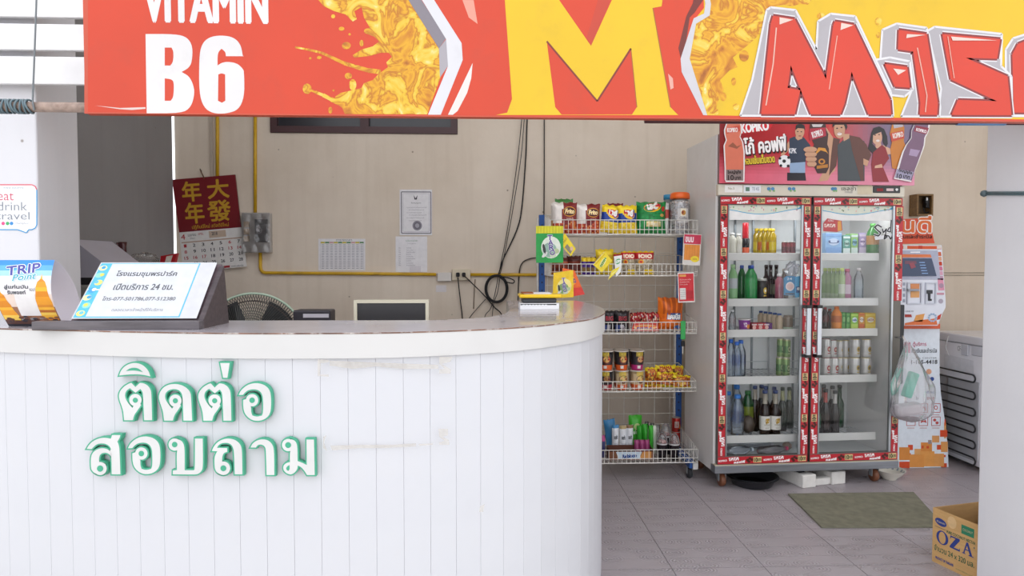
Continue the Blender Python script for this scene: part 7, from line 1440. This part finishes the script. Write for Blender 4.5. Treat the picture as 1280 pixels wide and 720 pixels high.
m = MB(); a = kx(1134, 364, YM - .01); b = kx(1148, 361, YM - .01); m.box2((a.x, YM - .02, a.z), (b.x, YM, b.z), '9a9ea8', .003); a = kx(1138, 362, YM); b = kx(1149, 354, YM); m.box2((a.x, YM - .003, a.z), (b.x, YM, b.z), 'd88a54'); a = kx(1138, 372, YM); b = kx(1149, 364, YM); m.box2((a.x, YM - .0025, a.z), (b.x, YM, b.z), 'dca060'); m.build('note_slot', 'plastic', ki)
m = MB(); a = kx(1157, 367, YM); b = kx(1164.5, 362.5, YM); m.box2((a.x, YM - .012, a.z), (b.x, YM, b.z), '2c2e34', .002); a = kx(1160, 376, YM); b = kx(1162, 367, YM); m.box2((a.x, YM - .01, a.z), (b.x, YM, b.z), '2c2e34'); a = kx(1161, 376, YM); b = kx(1163.5, 373.5, YM); m.box2((a.x, YM - .01, a.z), (b.x, YM, b.z), '2c2e34'); m.build('coin_slot', 'plastic', ki)
hp = [(1100, 305.5), (1168.3, 304), (1163.5, 282), (1161.5, 274), (1158, 272.5), (1100, 275)]
m = MB(); m.prism([kx(*p, YM + .02) for p in hp], (0, .03, 0), 'd2481e'); m.build('topper', 'satin', ki)
m = MB(wallplane(YM + .0185)); m.textpx('เงินดี', 1099, 270.5, 1164, 290.5, 'ece4e0', 1, bold=.010); m.textpx('เงินดี', 1099, 270.5, 1164, 290.5, 'd86a30', 2.5, bold=.003); m.textpx('เติมเงินและชำระบิล', 1112, 293, 1165, 298, '3a1c16', 1, bold=.0008); m.build('topper_print', 'print', ki)
# ------------------------------------------------------------------ box on the wall above
wb = root('wall_box', W(1158, 269, YW), label='open brown wooden box on the wall above the kiosk', cat='box')
a = W(1146, 269.5, YW - .09); b = W(1167, 242.5, YW - .09); m = MB(); ring(m, a.x, b.x, YW - .09, YW, a.z, b.z, .012, '7a5c36'); m.build('box_frame', 'darkwood', wb)
m = MB(); m.box2((a.x + .012, YW - .02, a.z + .012), (b.x - .012, YW - .005, b.z - .012), '5a4426'); m.build('box_back', 'darkwood', wb)
m = MB(); c = W(1158, 254, YW - .05); m.box(c, (.03, .04, .07), '1e1c1c', None, .008); m.box(c + Vector((-.012, -.022, .028)), (.012, .004, .02), 'dcdcdc'); m.build('adapter', 'plastic', wb)
m = MB(); m.tube(spline([W(1156, 250, YW - .06), W(1160, 258, YW - .07), W(1163, 263, YW - .06), W(1157, 266, YW - .06), W(1154, 260, YW - .06)], 6), .004, '1c1b1c', 6); m.build('lead', 'rubber', wb)

# ================================================================== CHEST FREEZER (its back with the condenser coil)
q0 = WZ(1226, 587, .02); q1 = WZ(1185, 571, .02); XF = (q0.x + q1.x) / 2; PZ = Plane((XF, q0.y, 0), (0, -1, 0), (0, 0, 1)); ZZ = .815; yb_ = q1.y + .16
fz = root('chest_freezer', (XF + .3, 4.2, 0), label='white chest freezer showing its rear condenser coil behind the kiosk', cat='freezer')
m = MB(); m.box2((XF, 3.62, .03), (XF + .55, min(yb_, YW - .03), ZZ - .03), 'f0f0f6', .006); m.build('body', 'enamel', fz)
m = MB(); m.box2((XF - .012, 3.61, ZZ - .026), (XF + .56, min(yb_, YW - .02), ZZ + .03), 'd8d8de', .01); m.build('lid', 'enamel', fz)
m = MB(); m.box2((XF - .010, 3.9, ZZ - .09), (XF, 4.13, ZZ - .028), 'c9cad2', .004); m.box2((XF - .012, 4.16, ZZ - .1), (XF, 4.22, ZZ - .028), 'c4c5cd', .004); m.build('hinge_cover', 'plastic', fz)
yA, zA = PZ.px(1222, 480); yC_ = PZ.px(1222, 578)[1]
m = MB(); m.box2((XF - .004, q0.y + .02, .06), (XF, min(yb_, YW - .04) - .01, .56), 'b4b5ba'); m.build('rear_plate', 'satin', fz)
for i, y in enumerate((4.34, 4.45, 4.52)):
    m = MB(); m.box2((XF - .006, y, .06), (XF - .003, y + .02, .56), 'bfc0c6'); m.build('plate_rib', 'metal', fz)
m = MB(); ytop = [474, 495.5, 516.5, 537, 557.5, 578]
for i, yy in enumerate(ytop):
    u, z = PZ.px(1222.5, yy); yn = q0.y - u; zc2 = z; g_ = .024
    path = [(XF - .018, min(yb_, YW - .05) - .02, zc2 + g_)] + [(XF - .018, yn + .025 - .024 * math.sin(t), zc2 + g_ * math.cos(t)) for t in [math.pi * k / 8 for k in range(9)]] + [(XF - .018, min(yb_, YW - .05) - .02, zc2 - g_)]
    m.tube(path, .0052, '232428', 6)
    if i < 5:
        z2 = PZ.px(1222.5, ytop[i + 1])[1]; m.tube([(XF - .018, min(yb_, YW - .05) - .02, zc2 - g_), (XF - .018, min(yb_, YW - .05) - .008, (zc2 + z2) / 2), (XF - .018, min(yb_, YW - .05) - .02, z2 + g_)], .0052, '232428', 6)
m.build('condenser_coil', 'satin', fz)
m = MB(Plane((XF - .0015, q0.y, 0), (0, -1, 0), (0, 0, 1))); m.px([(1195, 430), (1210, 433), (1210, 443), (1195, 440)], 'e6e6ea', 1); m.textpx('CF-205', 1197, 434, 1207, 438, '6a6a70', 2); m.px([(1180, 442), (1217, 451), (1217, 470), (1180, 461)], 'd9dae0', .5); m.build('rating_label', 'print', fz)
m = MB(); m.tube(spline([PZ.at(*PZ.px(1188, 420), .012), PZ.at(*PZ.px(1187, 428), .02), PZ.at(*PZ.px(1185, 434), .015), PZ.at(*PZ.px(1188, 445), .01)], 5), .0035, 'e0e0e0', 6); m.build('drain_hose', 'rubber', fz)
for y in (3.7, 4.5):
    for x in (XF + .05, XF + .48):
        m = MB(); m.lathe((x, y, 0), [(.022, 0), (.022, .012), (.014, .032)], 12, '2a2a2c'); m.build('foot', 'rubber', fz)

# ================================================================== FLOOR THINGS
c = WZ(940, 605, .0); bs = root('basin', (c.x, c.y, 0), label='shallow black plastic basin on the floor half under the fridge', cat='basin')
rb = (W(971, 600, c.y).x - W(908, 600, c.y).x) / 2
m = MB(); m.lathe(c, [(rb * .72, .001), (rb * .74, .004), (rb * .88, .05), (rb * .98, .056), (rb, .052), (rb * .97, .058), (rb * .87, .054), (rb * .72, .008), (.01, .006)], 36, '26272b', cap=True); m.build('basin_bowl', 'plastic', bs)
m = MB(); m.lathe(c, [(rb * .715, .0075), (rb * .718, .0095), (.005, .0096)], 30, '15161a', cap=False); m.build('wet_bottom', M('wet', .06, var=.02), bs)
c1 = WZ(1013, 611, 0); fo = root('foam_frame', (c1.x, c1.y, 0), label='white foam packing frame on the floor beside the basin', cat='packing foam')
A = WZ(1003.5, 611, 0); B = WZ(1022, 610, 0); Cc = WZ(1040, 606.5, 0); Dd = WZ(1058, 605, 0); hF = W(1013, 594.5, A.y).z
ex = (Dd - A); ex.z = 0; ex.normalize(); ey = Vector((-ex.y, ex.x, 0)); Rm = Matrix(((ex.x, ey.x, 0), (ex.y, ey.y, 0), (0, 0, 1)))
M('foam', 0.85, var=.06, vscale=30, bump=.2, bscale=90)
def fbx(p, w_, d_, h_, nm):
    m = MB(); m.box(p + ex * w_ / 2 + ey * d_ / 2 + Vector((0, 0, h_ / 2)), (w_, d_, h_), 'dcd9d4', Rm, .006); return m.build(nm, 'foam', fo)
fbx(A, (B - A).length, .33, hF, 'foam_rail'); fbx(Cc, (Dd - Cc).length, .16, hF, 'foam_block'); fbx(A + ex * ((B - A).length - .004) + ey * .02, (Cc - B).length + .008, .045, hF * .55, 'foam_bar'); 
m = MB(); m.box(A + ex * (B - A).length * .4 + ey * .10 + Vector((0, 0, hF + .001)), ((B - A).length * .5, .10, .002), '24242a', Rm); m.build('recess_shade', 'matte', fo)  # flat dark plate on the rail, painting the shade of a hollow
c = WZ(1123, 604.5, 0); c.y += .09; rb = (W(1139.5, 595, c.y).x - W(1104, 595, c.y).x) / 2; bw = root('bowl', (c.x, c.y, 0), label='white enamel bowl with grey brush marks on the floor by the caster', cat='bowl')
m = MB(); m.lathe(c, [(rb * .45, 0), (rb * .46, .008), (rb * .78, .032), (rb, .058), (rb * 1.02, .06), (rb * .97, .059), (rb * .74, .034), (rb * .4, .012)], 32, 'dcd8cc'); m.build('bowl_shell', 'gloss', bw)
m = MB()
for k in range(16):
    a0 = 2 * math.pi * k / 16; vs_ = []
    for (da, rr, zz) in ((-.09, .80, .0395), (.09, .80, .0395), (.05, .93, .0535), (-.05, .93, .0535)): vs_.append((c.x + rb * rr * .985 * math.cos(a0 + da), c.y + rb * rr * .985 * math.sin(a0 + da), zz + .0015))
    m.add(vs_, [(0, 1, 2, 3)], '8a9298')
m.build('brush_pattern', 'print', bw)
# mat
mt = [WZ(985, 617, .008), WZ(1142, 615, .008), WZ(1181, 658, .008), WZ(1027, 658.5, .008)]
m = MB(); m.prism([p - Vector((0, 0, .007)) for p in reversed(mt)], (0, 0, .008), '7c7a68'); M('matweave', .95, var=.16, vscale=22, bump=.5, bscale=300, grime=('5a5648', 6, .5, (1, 1, 1))); mat_o = m.build('floor_mat', 'matweave', label='thin olive-grey floor mat in front of the fridge', cat='mat')
# carton
K0 = WZ(1165, 701, 0); K1 = WZ(1205, 720.5, 0); dv = (K1 - K0); dv.z = 0; dv.normalize(); pv = Vector((-dv.y, dv.x, 0)); Hc = W(1165, 634, K0.y).z; Lc, Wc = .235, .30; th = .004
cx_ = root('carton_box', (K0.x, K0.y, 0), label='open brown cardboard carton with large blue lettering beside the column', cat='carton')
def wallb(p, d, L_, nm, n):
    m = MB(); q = [p, p + d * L_, p + d * L_ + Vector((0, 0, Hc)), p + Vector((0, 0, Hc))]; m.prism(q, n * th, 'bd9763'); return m.build(nm, 'carton', cx_)
wallb(K0, dv, Lc, 'front_panel', pv); wallb(K0 + pv * (Wc - th), dv, Lc, 'far_panel', pv)
wallb(K0 + pv * th, pv, Wc - 2 * th, 'end_panel', dv); wallb(K0 + dv * (Lc - th) + pv * th, pv, Wc - 2 * th, 'end_panel', dv)
m = MB(); m.prism([K0 + pv * th + dv * th, K0 + pv * th + dv * (Lc - th), K0 + pv * (Wc - th) + dv * (Lc - th), K0 + pv * (Wc - th) + dv * th], (0, 0, .004), 'b08a56'); m.build('bottom_panel', 'carton', cx_)
PCt = Plane(K0 - pv * .0004, dv, (0, 0, 1)); m = MB(PCt); BL = '2a3a80'
m.rect(.0, 0.0, Lc, Hc, 'c49c66', 0)
m.warp = lambda u, v, l: PCt.at(u * .885, v, l)
m.ell(.045, Hc * .78, .032, .016, BL, 1, rot=-.1); m.text('Vitamin', .022, Hc * .76, .068, Hc * .80, 'c9b890', 2, shear=.3); m.ell(.105, Hc * .86, .024, .026, 'd2b080', 1)
m.rect(.155, Hc * .74, .22, Hc * .90, '2f7a5a', 1); m.text('COCONUT', .162, Hc * .80, .213, Hc * .84, 'c9b890', 2); m.line([(.012, Hc * .675), (.07, Hc * .675)], .002, '4a4a40', 1)
m.text('PURE COCONUT NECTAR', .078, Hc * .635, .228, Hc * .685, '2f5a40', 1, bold=.0004)
# roman capitals
z0_, z1_ = Hc * .40, Hc * .62
m.ell(.055, (z0_ + z1_) / 2, .033, .030, BL, 1, 26); m.ell(.055, (z0_ + z1_) / 2, .019, .026, 'c49c66', 2, 22)
m.pp([(.098, z1_), (.148, z1_), (.148, z1_ - .008), (.118, z0_ + .007), (.146, z0_ + .007), (.150, z0_ + .016), (.150, z0_), (.096, z0_), (.096, z0_ + .007), (.126, z1_ - .006), (.104, z1_ - .006), (.098, z1_ - .016)], BL, 1)
m.pp([(.183, z1_), (.192, z1_), (.213, z0_ + .004), (.220, z0_ + .003), (.220, z0_), (.194, z0_), (.194, z0_ + .003), (.200, z0_ + .004), (.195, z0_ + .018), (.178, z0_ + .018), (.174, z0_ + .004), (.179, z0_ + .003), (.179, z0_), (.161, z0_), (.161, z0_ + .003), (.167, z0_ + .004)], BL, 1)
m.pp([(.180, z0_ + .023), (.193, z0_ + .023), (.1865, z1_ - .014)], 'c49c66', 2); m.ell(.222, z1_ - .01, .004, .004, '6a6a60', 1, 10)
m.text('จำนวน 24 x 320 มล.', .012, Hc * .23, .224, Hc * .34, '2f5a40', 1, bold=.0006); m.text('PRODUCT OF THAILAND', .02, Hc * .08, .118, Hc * .125, BL, 1, bold=.0005); m.text('www.vitamin.co.th', .13, Hc * .06, .22, Hc * .09, '5a7a50', 1)
m.build('panel_print', 'carton', cx_)
PI = Plane(K0 + pv * (Wc - th) - pv * .0006 , dv, (0, 0, 1)); 
PI2 = Plane(K0 + dv * Lc * 0 + dv * 0 + pv * (Wc - th - .0006), dv, (0, 0, 1)); m = MB(PI2); m.rect(.02, Hc * .72, Lc - .02, Hc * .76, BL, 1); m.rect(.02, Hc * .5, .06, Hc * .68, BL, 1); m.text('มะพร้าว', .08, Hc * .42, .21, Hc * .68, BL, 1, bold=.0015); m.build('inner_print', 'carton', cx_)
